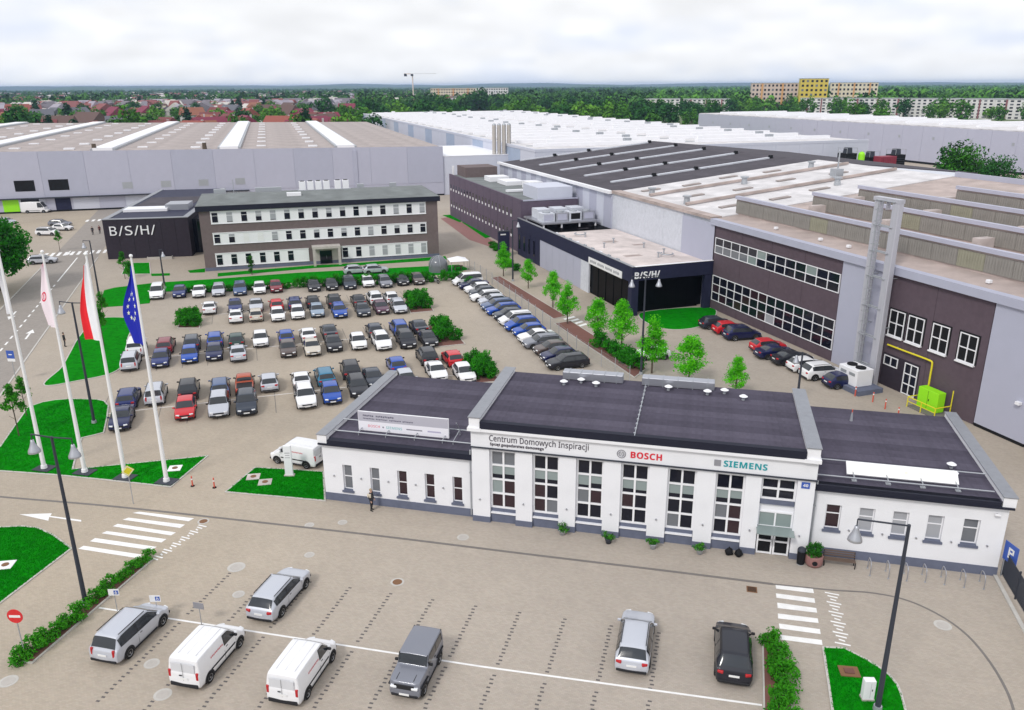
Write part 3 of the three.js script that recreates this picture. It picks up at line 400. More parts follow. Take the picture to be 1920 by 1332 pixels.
  // wings
  for (const [x0, x1, zf, y1, side] of [[-26.0, -14.53, -48.2, 4.55, -1], [7.7, 18.95, -48.6, 4.75, 1]]) {
    const zc = zf - 0.26, hs = side < 0 ? [-24.15, -22.02, -19.92, -17.84, -15.78] : [9.1, 11.08, 13.05, 15.05, 17.07], ww = side < 0 ? 0.36 : 0.46, oy0 = side < 0 ? 0.95 : 1.95, oy1 = side < 0 ? 3.0 : 3.72;
    q('wing_wall', x0, x1, 0.62, y1, -61.8, zc, M.white); q('plinth', x0 - 0.03 * (side < 0), x1 + 0.03 * (side > 0), 0, 0.62, -61.83, zf + 0.03, M.plinth);
    q('front_wall', x0, x1, oy1, y1, zc, zf, M.white); q('front_wall', x0, x1, 0.62, oy0, zc, zf, M.white);
    [x0, ...hs.flatMap((x) => [x - ww, x + ww]), x1].forEach((v, i, a) => { if (i % 2 === 0) q('front_pier', v, a[i + 1], oy0, oy1, zc, zf, M.white); });
    q('wing_cornice', x0 - (side < 0 ? 0.16 : -0.002), x1 + (side > 0 ? 0.16 : -0.002), y1, y1 + 0.12, -61.9, zf + 0.32, M.fascia);
    q('wing_gutter', x0 + (side < 0 ? 0.6 : 0.002), x1 - (side > 0 ? 0.6 : 0.002), y1 + 0.12, y1 + 0.42, zf - 0.25, zf + 0.28, M.fascia);
    const ra = x0 + (side < 0 ? 0.5 : 0.03), rb = x1 - (side > 0 ? 0.5 : 0.03);
    q('wing_deck', ra, rb, y1 + 0.12, y1 + 0.40, -61.85, zf - 0.25, M.fascia);
    for (let i = 0; i < 13; i++) q('roof_sheet', ra, rb, y1 + 0.4, y1 + 0.42 + (i % 2) * 0.006, -61.85 + i * 1.03, -60.83 + i * 1.03, felt[(i * 5 + 1) % 3]);
    const pa = side < 0 ? x0 - 0.22 : x1 - 0.5, pb = pa + 0.72;
    q('parapet', pa, pb, y1 + 0.12, y1 + 0.75, -61.95, zf + 0.2, M.trim); q('coping', pa - 0.05, pb + 0.05, y1 + 0.75, y1 + 0.8, -62, zf + 0.26, M.coping);
    const wxs = side < 0 ? [-24.15, -22.02, -19.92, -17.84, -15.78] : [9.1, 11.08, 13.05, 15.05, 17.07];
    wxs.forEach((x, i) => {
      const w = ww - 0.005, ya = oy0 + 0.06, yb = oy1 - 0.005;
      windowAt(t, x - w + X, x + w + X, ya, yb, zc + Z + 0.05, 1, 2, M.trim, (c, r) => side > 0 && i > 0 ? (i === 4 ? M.glassgrey : M.blind) : side < 0 && i < 2 ? M.glassgrey : M.glassbrown, { f: 0.07, d: 0.07, ys: side < 0 ? [0, 0.52, 1] : [0, 0.62, 1] });
      q('sill', x - w - 0.1, x + w + 0.1, oy0 - 0.14, oy0, zf + 0.001, zf + 0.12, M.plinth); q('sill', x - w, x + w, oy0, oy0 + 0.055, zc + 0.01, zf + 0.13, M.plinth);
    });
    wxs.forEach((x) => part('wall_light', cyl(0.06, 0.06, 0.1, 10).clone().rotateX(Math.PI / 2), M.steel, t, x + 1.05 + X - (side < 0 ? 2.1 : 0), 2.05, zf + Z + 0.05));
  }
  for (const [x, y, z] of [[-14.72, 5.0, -48.1], [7.9, 5.1, -48.5]]) { const d = part('downpipe', cyl(0.06, 0.06, y, 10), M.galv, t, x + X, y / 2 + 0.3, z + Z + 0.12); part('pipe_clip', box(0.16, 0.05, 0.16), M.galv, d, 0, 0.8, 0); }
  [-14.0, -10.9, -7.9, -4.9, -1.9, 1.1, 4.05, 7.1].forEach((x) => part('wall_light', cyl(0.06, 0.06, 0.1, 10).clone().rotateX(Math.PI / 2), M.steel, t, x + X, 1.75, 0.03));
  { const m = part('house_number', box(0.5, 0.42, 0.03), M.blue, t, 7.12 + X, 5.32, 0.005); part('lettering', text('40', 0.2, 0.01, 0.3), M.plate, m, -0.15, -0.09, 0.016); }
  const cam = part('wall_camera', rbox(0.34, 0.14, 0.14, 0.04), M.trim, t, 18.3 + X, 4.3, -48.4 + Z); part('bracket', box(0.05, 0.05, 0.2), M.galv, cam, 0, 0, -0.12);
  // vents on the roofs
  for (const [x, y, z] of [[-9.6, 7.67, -55.7], [-8.4, 7.67, -56.4], [-7.2, 7.67, -55.9], [-1.9, 7.67, -56.3], [0.9, 7.67, -56.0], [2.1, 7.67, -56.5], [3.4, 7.67, -55.5], [16.6, 5.2, -52.6], [16.4, 5.2, -51.3]]) { const v = part('roof_vent', cyl(0.1, 0.12, 0.3, 12), M.galv, t, x + X, y + 0.15, z + Z); part('vent_cap', cyl(0.14, 0.3, 0.1, 16), M.trim, v, 0, 0.19, 0); }
  { const v = part('roof_vent', cyl(0.05, 0.12, 0.7, 10), M.galv, t, 11.5 + X, 5.5, -59.5 + Z); part('vent_cap', cyl(0.04, 0.04, 0.25, 8), M.bollard, v, 0, 0.45, 0); }
  for (const [a, b] of [[-9.9, -5.3], [-3.9, 1.4]]) {
    const d = part('air_duct', rbox(b - a, 0.62, 0.85, 0.06), M.steel, t, (a + b) / 2 + X, 8.0, -57.25 + Z); for (let i = 0; i < 5; i++) part('duct_flange', box(0.05, 0.68, 0.91), M.galv, d, (a - b) / 2 + 0.5 + i * (b - a - 1) / 4, 0, 0);
  }
}
{ // ---- billboards standing on the wing roofs, with the rails that carry them
  const tx = marks(1024, 224, (c, w, h) => {
    c.fillStyle = '#b9b7c2'; c.fillRect(0, 0, w, h * 0.5); c.fillStyle = '#efedf4'; c.fillRect(0, h * 0.5, w, h * 0.5);
    c.fillStyle = '#6a6878'; for (let i = 0, x = 55; i < 17; i++) { const l = 12 + (i * 7) % 9; if (i !== 6) c.fillRect(x, 32 + (i % 3) * 2, l, 20); x += l + 5; } for (let i = 0, x = 55; i < 34; i++) { const l = 9 + (i * 5) % 8; if (i % 9 !== 8) c.fillRect(x, 70 + (i % 4), l, 15); x += l + 4.5; }
    c.font = 'bold 44px sans-serif'; c.fillStyle = '#e69aa6'; c.fillText('BOSCH', 105, 182); c.fillStyle = '#9ac6c8'; c.fillText('SIEMENS', 315, 184); c.fillStyle = '#8a8894'; c.fillRect(275, 160, 18, 18); c.fillRect(550, 160, 180, 14); c.fillStyle = '#b8b2cc'; c.fillRect(790, 158, 150, 18);
  });
  const t = thing('roof_billboard', 'upright grey and white billboard on the left wing roof', 'billboard', -20.35, 4.97, -50);
  part('panel', box(6.95, 1.5, 0.12), M.trim, t, 0, 0.85, 0); part('printed_face', new THREE.PlaneGeometry(6.9, 1.46), new THREE.MeshStandardMaterial({ map: tx, roughness: 0.5 }), t, 0, 0.85, 0.064);
  for (const [x0, x1] of [[-5.1, 5.6]]) { part('rail', bar(x0, 0.22, 0.75, x1, 0.22, 0.75, 0.045), M.galv, t); part('rail', bar(x0, 0.42, -0.9, x1, 0.42, -0.9, 0.045), M.galv, t); }
  for (const x of [-3.2, -1.1, 1.1, 3.2, 4]) part('strut', merge([bar(x, 0, 0.75, x, 0.22, 0.75, 0.035, 6), bar(x, 0.22, 0.75, x, 0.42, -0.9, 0.035, 6), bar(x, 0, -0.9, x, 0.45, -0.9, 0.035, 6), bar(x, 0.42, -0.9, x, 1.3, -0.08, 0.03, 6)]), M.galv, t);
  const tx2 = marks(1024, 128, (c, w, h) => { c.fillStyle = '#f3f1ec'; c.fillRect(0, 0, w, h); c.font = 'bold 50px sans-serif'; c.fillStyle = '#e6dcd2'; c.fillText('BOSCH', 215, 82); c.fillText('SIEMENS', 590, 82); c.beginPath(); c.arc(150, 64, 24, 0, 7); c.lineWidth = 6; c.strokeStyle = '#e6dcd2'; c.stroke(); c.fillRect(540, 50, 30, 30); });
  const r = thing('roof_billboard', 'white billboard leaning back on the right wing roof', 'billboard', 13.1, 5.17, -50.3);
  const p = part('panel', box(6.55, 0.12, 0.95), M.trim, r, 0, 0.42, 0); p.rotation.x = 0.62; part('printed_face', new THREE.PlaneGeometry(6.5, 0.9).rotateX(-Math.PI / 2), new THREE.MeshStandardMaterial({ map: tx2, roughness: 0.5 }), p, 0, 0.064, 0);
  part('rail', bar(-5.3, 0.2, 0.95, 5.1, 0.2, 0.95, 0.045), M.galv, r); part('rail', bar(-5.3, 0.45, -0.95, 5.1, 0.45, -0.95, 0.045), M.galv, r);
  for (const x of [-2.9, -0.9, 1.1, 3.1]) part('strut', merge([bar(x, 0, 0.95, x, 0.2, 0.95, 0.035, 6), bar(x, 0.2, 0.95, x, 0.45, -0.95, 0.035, 6), bar(x, 0, -0.95, x, 0.45, -0.95, 0.035, 6), at(box(0.3, 0.06, 0.25), x, 0.03, 0.95)]), M.galv, r);
}
{ // ---- office: three storeys, brown brick with white window bands
  const t = thing('office_building', 'three storey brown office with white window bands and portico', 'building', -80.48, 0, -115.19, rad(30.3)), q = ext(t);
  q('wall', 0, 39.5, 0, 9.9, -16.5, 0, M.brick); q('roof_fascia', -0.45, 39.95, 9.9, 10.75, -16.95, 0.45, M.fascia);
  part('roof', prism4([[-0.4, 0.4], [39.9, 0.4], [36, -8.2], [3.5, -8.2]], 10.752, [10.76, 10.76, 11.6, 11.6]), M.officeroof, t); part('roof', prism4([[39.9, -16.9], [-0.4, -16.9], [3.5, -8.21], [36, -8.21]], 10.752, [10.76, 10.76, 11.6, 11.6]), M.officeroof, t);
  part('roof', prism4([[39.9, 0.4], [39.9, -16.9], [36.01, -8.21], [36.01, -8.2]], 10.752, [10.76, 10.76, 11.6, 11.6]), M.officeroof, t); part('roof', prism4([[-0.4, -16.9], [-0.4, 0.4], [3.49, -8.2], [3.49, -8.21]], 10.752, [10.76, 10.76, 11.6, 11.6]), M.officeroof, t);
  q('plinth', -0.05, 39.55, 0, 0.55, -16.5, 0.08, M.plinth);
  [[7.8, 9.78], [4.38, 6.22], [0.72, 2.82]].forEach(([y0, y1], lev) => {
    const spans = lev === 2 ? [[1.75, 16.85], [22.4, 37.4]] : [[1.75, 37.4]];
    for (const [a, b] of spans) { const band = q('window_band', a, b, y0, y1, 0, 0.07, M.trim); q('band_hood', a - 0.04, b + 0.04, y1, y1 + 0.08, 0, 0.16, M.trim); q('band_sill', a - 0.04, b + 0.04, y0 - 0.07, y0, 0, 0.13, M.trim); }
    for (let i = 0; i < 16; i++) {
      const x = 2.4 + i * 2.29; if (lev === 2 && (x > 16 && x < 22.6)) continue;
      const r = hash(i + 3, lev * 7 + 1), shut = (lev === 1 && (i === 2 || i === 3)) || (lev === 2 && i > 8 && r > 0.25);
      windowAt(t, x - 0.5, x + 0.5, y0 + 0.16, y1 - 0.16, 0.1, 1, 2, M.trim, M.glass, { f: 0.05, d: 0.05, ys: [0, 0.68, 1], blindMat: shut && lev === 1 ? M.plate : M.blind, blind: (c, k) => shut ? 1 : k === 1 ? (r > 0.45 ? 1 : 0) : r > 0.82 ? 0.9 : r > 0.6 ? 0.35 : 0 });
    }
  });
  const p = q('portico', 17.4, 22.1, 2.95, 3.35, 0, 2.0, M.concrete); for (const x of [-2.1, 2.1]) part('pillar', box(0.42, 2.95, 0.42), M.concrete, p, x, -1.675, 0.78);
  q('portico_wall', 17.5, 22, 0, 2.95, 0, 0.06, M.concrete); const d = q('door', 18.65, 20.7, 0.05, 2.3, 0.06, 0.12, M.glass); part('handle', box(0.04, 0.5, 0.08), M.steel, d, 0.1, 0, 0.06);
  for (const x of [17.1, 18.5, 19.9, 21.3, 23.3, 24.7]) { const c = part('chiller', rbox(1.1, 1.5, 1.0, 0.05), M.trim, t, x, 12.35, -9.5); part('fan_cover', cyl(0.42, 0.42, 0.1, 18), M.black, c, 0, 0.78, 0); }
  q('chiller_frame', 16.3, 25.5, 11.4, 11.6, -10.3, -8.9, M.galv); q('roof_hatch', 14.2, 16.6, 11.2, 11.75, -5.6, -4.4, M.trim);
  for (const [a, b] of [[2, 4], [9, 13.5], [27, 28.2], [33, 34.2]]) q('vent_box', a, b, 11.2, 12.0, -12.5, -11.6, M.galv);
  part('antenna', merge([bar(5.5, 11, -8, 5.5, 14, -8, 0.06), bar(4.8, 13.4, -8, 6.2, 13.4, -8, 0.03)]), M.galv, t);
}
{ // ---- dark block with the big letters, glass link to the office
  const t = thing('dark_block', 'low dark cladded block with big white letters beside the office', 'building', -103.4, 0, -120.1, rad(24)), q = ext(t);
  q('wall', 0, 14.3, 0, 7.0, -44, 0, M.blockdark); q('coping', -0.1, 14.4, 7.0, 7.12, -0.9, 0.1, M.coping); q('coping', -0.1, 0.9, 7.0, 7.118, -44.1, -0.9, M.coping); q('coping', 13.4, 14.4, 7.0, 7.118, -44.1, -0.9, M.coping);
  q('roof', 0.9, 13.4, 6.9, 7.02, -43.8, -0.9, M.navy); q('roof_plant', 1.2, 9, 7.02, 7.5, -13, -9, M.trim); q('roof_plant', 8.5, 12.6, 7.02, 8.1, -15, -10, M.steel); q('roof_plant', 1.5, 12, 7.02, 7.06, -30, -17, M.hallroof);
  for (let i = 0; i < 5; i++) { const w = part('cladding_joint', box(0.03, 7, 0.02), M.black, t, 2.4 + i * 2.4, 3.5, 0.011); }
  let x = 1.0; for (const [ch, w] of [['B', 1.15], ['/', 0.85], ['S', 1.2], ['/', 0.85], ['H', 1.35], ['/', 0.85]]) { part('letter', text(ch, ch === '/' ? 1.75 : 1.6, 0.12, w, fontR), M.trim, t, x, ch === '/' ? 4.15 : 4.25, 0.03); x += w + 0.28; }
  const k = q('glass_link', 14.3, 25, 0, 6.2, -30, -3.5, M.glass); for (let i = 0; i < 5; i++) part('mullion', box(0.08, 6.2, 0.06), M.anthracite, k, -4.6 + i * 2.2, 0, 13.28);
  const well = q('light_well', 7.0, 11.2, 0, 0.5, 1.2, 2.0, M.concrete); q('well_cover', 7.1, 11.1, 0.5, 0.54, 1.3, 1.9, M.glass);
}
const U = rad(33);
M.corrug2 = std(t8(0.30, 0.29, 0.22), 0.8, { map: streaky });
const frameU = (name, label, cat) => thing(name, label, cat, 1.2, 0, -109.6, U);   // local x: into the works, local z: along the front towards the camera
const slope = (x) => 12 + 0.095 * x;
// wall panels that face -x (the works front): each panel a mesh with its own edges
function panelsX(q, x, z0, z1, y0, y1, w, mats, name = 'wall_panel') { const n = Math.max(1, Math.round((z1 - z0) / w)), s = (z1 - z0) / n; for (let i = 0; i < n; i++) q(name, x - 0.06, x, y0, y1, z0 + i * s + 0.02, z0 + (i + 1) * s - 0.02, mats[i % mats.length]); }
// window band facing -x
function bandX(t, x, z0, z1, y0, y1, cols, rows, frame, pane) {
  const holder = new THREE.Group(); const w = windowAt(t, -(z1 - z0) / 2, (z1 - z0) / 2, y0, y1, 0, cols, rows, frame, pane, { f: 0.09, d: 0.12 });
  w.position.set(x, (y0 + y1) / 2, (z0 + z1) / 2); w.rotation.y = -Math.PI / 2; return w;
}
{ // ---- hall with the dark pitched roof and rows of strip lights
  const t = frameU('production_hall', 'hall with dark pitched roof and rows of white strip lights', 'building'), q = ext(t);
  part('wall', prism4([[0, -31.02], [40, -31.02], [40, -90], [0, -90]], 0, [11.9, 15.7, 15.7, 11.9]), M.palewall, t); part('wall', prism4([[80, -90], [40.01, -90], [40.01, -31.02], [80, -31.02]], 0, [11.9, 15.7, 15.7, 11.9]), M.palewall, t);
  part('roof', prism4([[-0.2, -31.0], [40, -31.0], [40, -90.2], [-0.2, -90.2]], 11.9, [12.0, 15.8, 15.8, 12.0].map((v) => v + 0.08)), M.hallroof, t);
  part('roof', prism4([[80.2, -90.2], [40.01, -90.2], [40.01, -31.0], [80.2, -31.0]], 11.9, [12.08, 15.88, 15.88, 12.08]), M.hallroof, t);
  part('eave_flashing', box(0.7, 0.5, 59.2), M.trim, t, -0.3, 12.05, -60.6);
  panelsX(q, -0.01, -90, -31.1, 0.02, 11.7, 3, [M.palewall, M.palepanel]);
  for (const z of [-87.7, -75.4, -63.5, -51.6, -40.2]) for (const [a, b] of [[4.2, 12.3], [13.4, 21.0], [22.2, 37.2]]) {
    const m = part('strip_light', box(b - a, 0.26, 0.75), M.whitewall, t, (a + b) / 2, slope((a + b) / 2) + 0.2, z); m.rotation.z = Math.atan(0.095);
    const f = part('roof_fan', cyl(0.4, 0.5, 0.6, 12), M.black, t, b + 0.5, slope(b + 0.5) + 0.36, z);
  }
}
{ // ---- white-roofed hall
  const t = frameU('white_roof_hall', 'pale hall with weathered white roof between dark and brown halls', 'building'), q = ext(t);
  part('wall', prism4([[0.2, -0.92], [40, -0.92], [40, -31], [0.2, -31]], 0, [11.9, 15.7, 15.7, 11.9]), M.whitewall, t); part('wall', prism4([[80, -31], [40.02, -31], [40.02, -0.92], [80, -0.92]], 0, [11.9, 15.7, 15.7, 11.9]), M.whitewall, t);
  part('roof', prism4([[1.5, -0.95], [41, -0.95], [41, -30.9], [1.5, -30.9]], 11.9, [12.14, 15.9, 15.9, 12.14].map((v) => v + 0.1)), M.hallwhite, t);
  q('eave', -0.15, 1.5, 11.9, 12.35, -31, -8.2, M.rooffelt); panelsX(q, 0.18, -30.9, -8.4, 0.02, 11.85, 5.6, [M.whitewall]);
  panelsX(q, -0.05, -8.3, -0.1, 0.02, 11.5, 8.2, [M.palepanel]); q('eave', -0.12, 1.49, 11.9, 12.3, -8.2, -0.96, M.rooffelt);
  for (const z of [-22, -11.2]) { const m = part('roof_ridge', box(38, 0.35, 0.5), M.rooffelt, t, 21, slope(21) + 0.4, z); m.rotation.z = Math.atan(0.095); }
  for (const [x, z] of [[5, -27], [12, -26], [20, -27.5], [28, -26.5], [7, -17], [15, -16], [24, -17.5], [33, -16], [6, -6], [14, -5.5], [22, -7]]) { const m = part('roof_patch', box(3.2, 0.14, 0.9), M.gravel, t, x, slope(x) + 0.22, z); m.rotation.z = Math.atan(0.095); }
  for (const [x, z] of [[3, -23], [3, -12.5], [18, -20], [26, -8], [34, -24]]) part('roof_vent', merge([at(cyl(0.4, 0.5, 1.0, 12), 0, 0.5, 0), at(cyl(0.65, 0.65, 0.2, 12), 0, 1.1, 0)]), M.galv, t, x, slope(x) + 0.1, z);
  part('ridge_pipe', merge([bar(31, 15.2, -14, 31, 19, -14, 0.12), at(box(1.4, 1.2, 1.4), 30, 15.8, -13)]), M.galv, t);
}
{ // ---- brown hall with monitor roofs
  const t = frameU('brown_factory_hall', 'brown factory hall with long window bands and stepped roof monitors', 'building'), q = ext(t), Z1 = 62;
  part('wall', prism4([[0.1, Z1], [40, Z1], [40, -0.9], [0.1, -0.9]], 0, [11.9, 15.6, 15.6, 11.9]), M.brown, t); part('roof', prism4([[0.6, Z1], [41, Z1], [41, -0.88], [0.6, -0.88]], 11.9, [12.06, 15.9, 15.9, 12.06]), M.rooffelt, t);
  part('wall', prism4([[80, -0.9], [40.02, -0.9], [40.02, Z1], [80, Z1]], 0, [11.9, 15.6, 15.6, 11.9]), M.palewall, t);
  q('eave_fascia', -0.35, 0.6, 11.35, 12.12, -0.85, Z1, M.palepanel); q('ridge_parapet', 41, 41.4, 14.5, 16.6, -0.9, Z1, M.palepanel);
  panelsX(q, 0.08, 0, 24.1, 9.85, 11.35, 6, [M.brown]); panelsX(q, 0.08, 0, 24.1, 4.75, 7.6, 6, [M.brown]); panelsX(q, 0.08, 0, 24.1, 0.02, 1.15, 6, [M.brown]);
  bandX(t, 0.0, 0.2, 24.0, 7.68, 9.78, 13, 2, M.trim, (c, r) => (r === 0 && c < 4) ? M.glassgrey : hash(c, r + 40) > 0.82 ? M.glassgreen : M.glass);
  bandX(t, 0.0, 0.2, 24.0, 1.25, 4.68, 14, 3, M.trim, (c, r) => (r === 0 && c === 7) ? M.blind : hash(c + 2, r + 9) > 0.84 ? M.glassbrown : M.glass);
  panelsX(q, -0.02, 24.2, 30.4, 0.02, 11.35, 6.2, [M.palepanel]); for (const y of [6.0, 2.6]) q('wall_grille', -0.12, -0.08, y, y + 1.3, 28.0, 29.6, M.greywall);
  panelsX(q, 0.08, 30.5, 42.6, 0.02, 11.35, 6.05, [M.brown]); panelsX(q, -0.02, 42.7, Z1, 0.3, 11.35, 6.3, [M.palepanel]);
  q('plinth', -0.06, 0.07, 0, 0.3, 42.7, 47.6, M.black); const gt = q('gate', -0.13, -0.08, 0.05, 4.0, 47.8, 52.5, M.black); q('gate_header', -0.15, -0.08, 4.05, 4.3, 47.6, 52.7, M.anthracite); q('gate_lamp', -0.45, -0.1, 3.5, 3.75, 46.4, 46.8, M.trim);
  for (const z of [32.4, 34.75, 37.65, 40.7]) { bandX(t, -0.02, z - 0.95, z + 0.95, 5.3, 7.9, 2, 2, M.trim, M.glass); q('sill', -0.22, 0.01, 5.16, 5.28, z - 1.0, z + 1.0, M.trim); q('reveal', -0.012, 0.015, 5.3, 8.05, z - 1.12, z + 1.12, M.black); }
  bandX(t, -0.02, 31.5, 33.3, 2.2, 3.2, 2, 1, M.trim, M.glass); const d = bandX(t, -0.02, 34.2, 35.85, 0.05, 3.2, 2, 3, M.trim, M.glass); d.name = 'door'; q('door_surround', -0.01, 0.012, 0, 3.4, 31.3, 36.0, M.blockdark);
  // monitors: upright corrugated glazing towards the front, felt roof falling back
  [[4.0, -1.5, 0], [12.0, 3.9, 1], [18.8, 4.5, 2], [25.6, 13.8, 3], [32.4, 20, 4]].forEach(([x, z0, i]) => {
    const y = slope(x), h = 2.35, dx = 4.6;
    const m = part('roof_monitor', (() => { const s = new THREE.Shape([[0, -0.2], [0, h], [dx, slope(dx) - 12 + 0.6], [dx, -0.2]].map((p) => new THREE.Vector2(...p))); const g = new THREE.ExtrudeGeometry(s, { depth: Z1 - z0, bevelEnabled: false }); return metricUV(g); })(), M.rooffelt, t, x, y, z0);
    const n = Math.floor((Z1 - z0) / 3); for (let k = 0; k < n; k++) {
      const lst = []; for (let j = 0; j < 10; j++) lst.push(at(box(0.07, 1.55, 0.15), 0, 0, -1.35 + j * 0.3));
      if (i < 3 || k < 8) part('glazing_panel', memo('corr', () => merge([at(box(0.05, 1.6, 2.96), 0.02, 0, 0), ...lst])), k % 7 === 5 ? M.corrug2 : M.corrug, m, -0.06, 1.0, 1.5 + k * 3);
    }
    part('monitor_coping', box(0.5, 0.42, Z1 - z0 + 0.1), M.greywall, m, -0.02, h - 0.12, (Z1 - z0) / 2); part('monitor_end', box(dx, 1.5, 0.08), M.corrug, m, dx / 2 + 0.05, 0.7, -0.06);
    if (i) for (let k = 0; k < 4; k++) part('roof_crossing', box(2.0, 1.2, 0.9), M.paleroof, m, -1.05, 0.45, 3.5 + k * 12.5 - i * 1.3);
  });
  for (const z of [10, 18, 22.5, 40, 46]) part('roof_clutter', rbox(0.4, 0.3, 0.4, 0.04), M.trim, t, 1.9, slope(1.9) + 0.22, z);
}
{ // ---- dark pavilion with the pale flat roof
  const t = frameU('dark_pavilion', 'dark blue pavilion with pale flat roof and glazed corner', 'building'), q = ext(t), X = -12.2;
  q('core', -10.2, -0.1, 0, 6.0, -43.9, -2.2, M.voidglass); q('roof', X + 0.35, -0.1, 5.95, 6.2, -29.5, -0.3, M.paleroof); q('roof', X + 0.35, -0.1, 5.95, 6.0, -43.9, -29.5, M.hallroof);
  q('parapet', X, X + 0.35, 4.55, 6.6, -44, 0.15, M.navy); q('parapet', X + 0.35, -0.05, 4.75, 6.6, -0.2, 0.15, M.navy); q('coping', X - 0.06, X + 0.4, 6.6, 6.66, -44, 0.2, M.coping); q('coping', X + 0.4, -0.05, 6.6, 6.655, -0.26, 0.2, M.trim);
  for (let i = 0; i < 9; i++) q('parapet_light', X + 0.4, X + 0.62, 6.2, 6.75, -27 + i * 2.7, -26.3 + i * 2.7, i % 3 ? M.galv : M.trim);
  q('soffit', X + 0.36, -0.1, 4.6, 4.7, -2.2, -0.2, M.voidglass); q('corner_column', X + 0.02, X + 1.0, 0, 4.7, -0.9, 0.12, M.navy); q('corner_column', -1.1, -0.1, 0, 4.7, -0.6, 0.1, M.navy);
  const gl = q('glass_front', X + 1.0, -1.1, 0, 4.6, -1.65, -1.6, M.voidglass); for (let i = 1; i < 6; i++) part('mullion', box(0.07, 4.6, 0.1), M.voidglass, gl, -5.05 + i * 1.68, 0, 0.05);
  q('side_glass', X + 0.4, X + 0.45, 0, 4.3, -13.3, -1.0, M.voidglass); for (let i = 1; i < 5; i++) q('side_mullion', X + 0.34, X + 0.4, 0, 4.3, -13.3 + i * 2.45, -13.22 + i * 2.45, M.voidglass);
  q('white_panel', X + 0.05, X + 0.3, 0, 4.55, -16.2, -13.4, M.whitewall); for (let i = 0; i < 6; i++) q('wall_panel', X + 0.05, X + 0.3, 0.02, 4.55, -33 + i * 2.8 + 0.03, -30.2 + i * 2.8 - 0.03, M.palepanel);
  for (let i = 0; i < 5; i++) q('wall_panel', X + 0.05, X + 0.3, 0.02, 4.55, -44 + i * 2.2 + 0.04, -41.8 + i * 2.2 - 0.04, M.navy); for (let i = 0; i < 4; i++) q('slit_window', X + 0.0, X + 0.06, 1.2, 3.8, -43.3 + i * 2.4, -42.6 + i * 2.4, M.glass);
  { const s = q('entrance_sign', X - 0.08, X - 0.01, 4.5, 5.45, -13.3, -2.7, M.plate); const l = []; for (let i = 0; i < 26; i++) if (i % 7 !== 6) l.push(at(box(0.02, 0.34, 0.22), -0.04, -0.02 + (i % 3) * 0.02, -4.6 + i * 0.36)); part('lettering', merge(l), M.signgrey, s); }
  let x = X + 0.35; for (const [ch, w] of [['B', 0.62], ['/', 0.42], ['S', 0.62], ['/', 0.42], ['H', 0.68], ['/', 0.42]]) { part('letter', text(ch, 0.86, 0.08, w), M.trim, t, x, 5.05, 0.16); x += w + 0.1; }
  for (const [px, pz] of [[-8, -24], [-3, -8], [-5, -6], [-9, -15], [-6, -18], [-3.5, -13]]) part('roof_vent', merge([at(cyl(0.1, 0.12, 0.7, 8), 0, 0.35, 0), at(cyl(0.22, 0.22, 0.12, 10), 0, 0.72, 0)]), M.galv, t, px, 6.2, pz);
  for (const [px, pz] of [[-8.2, -25.5], [-3.4, -6.5]]) part('pipe_loop', new THREE.TorusGeometry(0.9, 0.09, 8, 20, 4.4).rotateX(Math.PI / 2).translate(0, 0.3, 0), M.galv, t, px, 6.25, pz);
  for (const [px, pz, w, d] of [[-7, -20, 2.2, 1.4], [-4, -16, 1.8, 1.0], [-9, -9, 2.6, 1.2]]) q('roof_patch', px, px + w, 6.2, 6.205, pz, pz + d, M.rooffelt);
  // cooling plant on legs between pavilion and violet brown building
  const pl = q('plant_deck', -11.2, -0.6, 6.7, 6.95, -43.5, -34.5, M.steel); for (const [px, pz] of [[-4.9, 4.2], [-1.6, 4.2], [1.7, 4.2], [4.7, 4.2], [-4.9, -4], [4.7, -4]]) part('deck_leg', box(0.25, 0.8, 0.25), M.trim, pl, px, -0.5, pz);
  for (let i = 0; i < 4; i++) { const c = q('chiller', -10.6 + i * 2.5, -8.3 + i * 2.5, 6.95, 8.35, -38.2, -35.9, i % 2 ? M.steel : M.whitewall); part('fan_grille', box(1.7, 1.0, 0.05), i === 2 ? M.black : M.greywall, c, 0, 0, 1.17); part('fan_cover', cyl(0.7, 0.7, 0.2, 16), M.galv, c, 0, 0.8, 0); }
  for (let i = 0; i < 3; i++) q('chiller', -10 + i * 3.2, -7.6 + i * 3.2, 6.95, 8.5, -42.6, -39.6, M.whitewall);
}
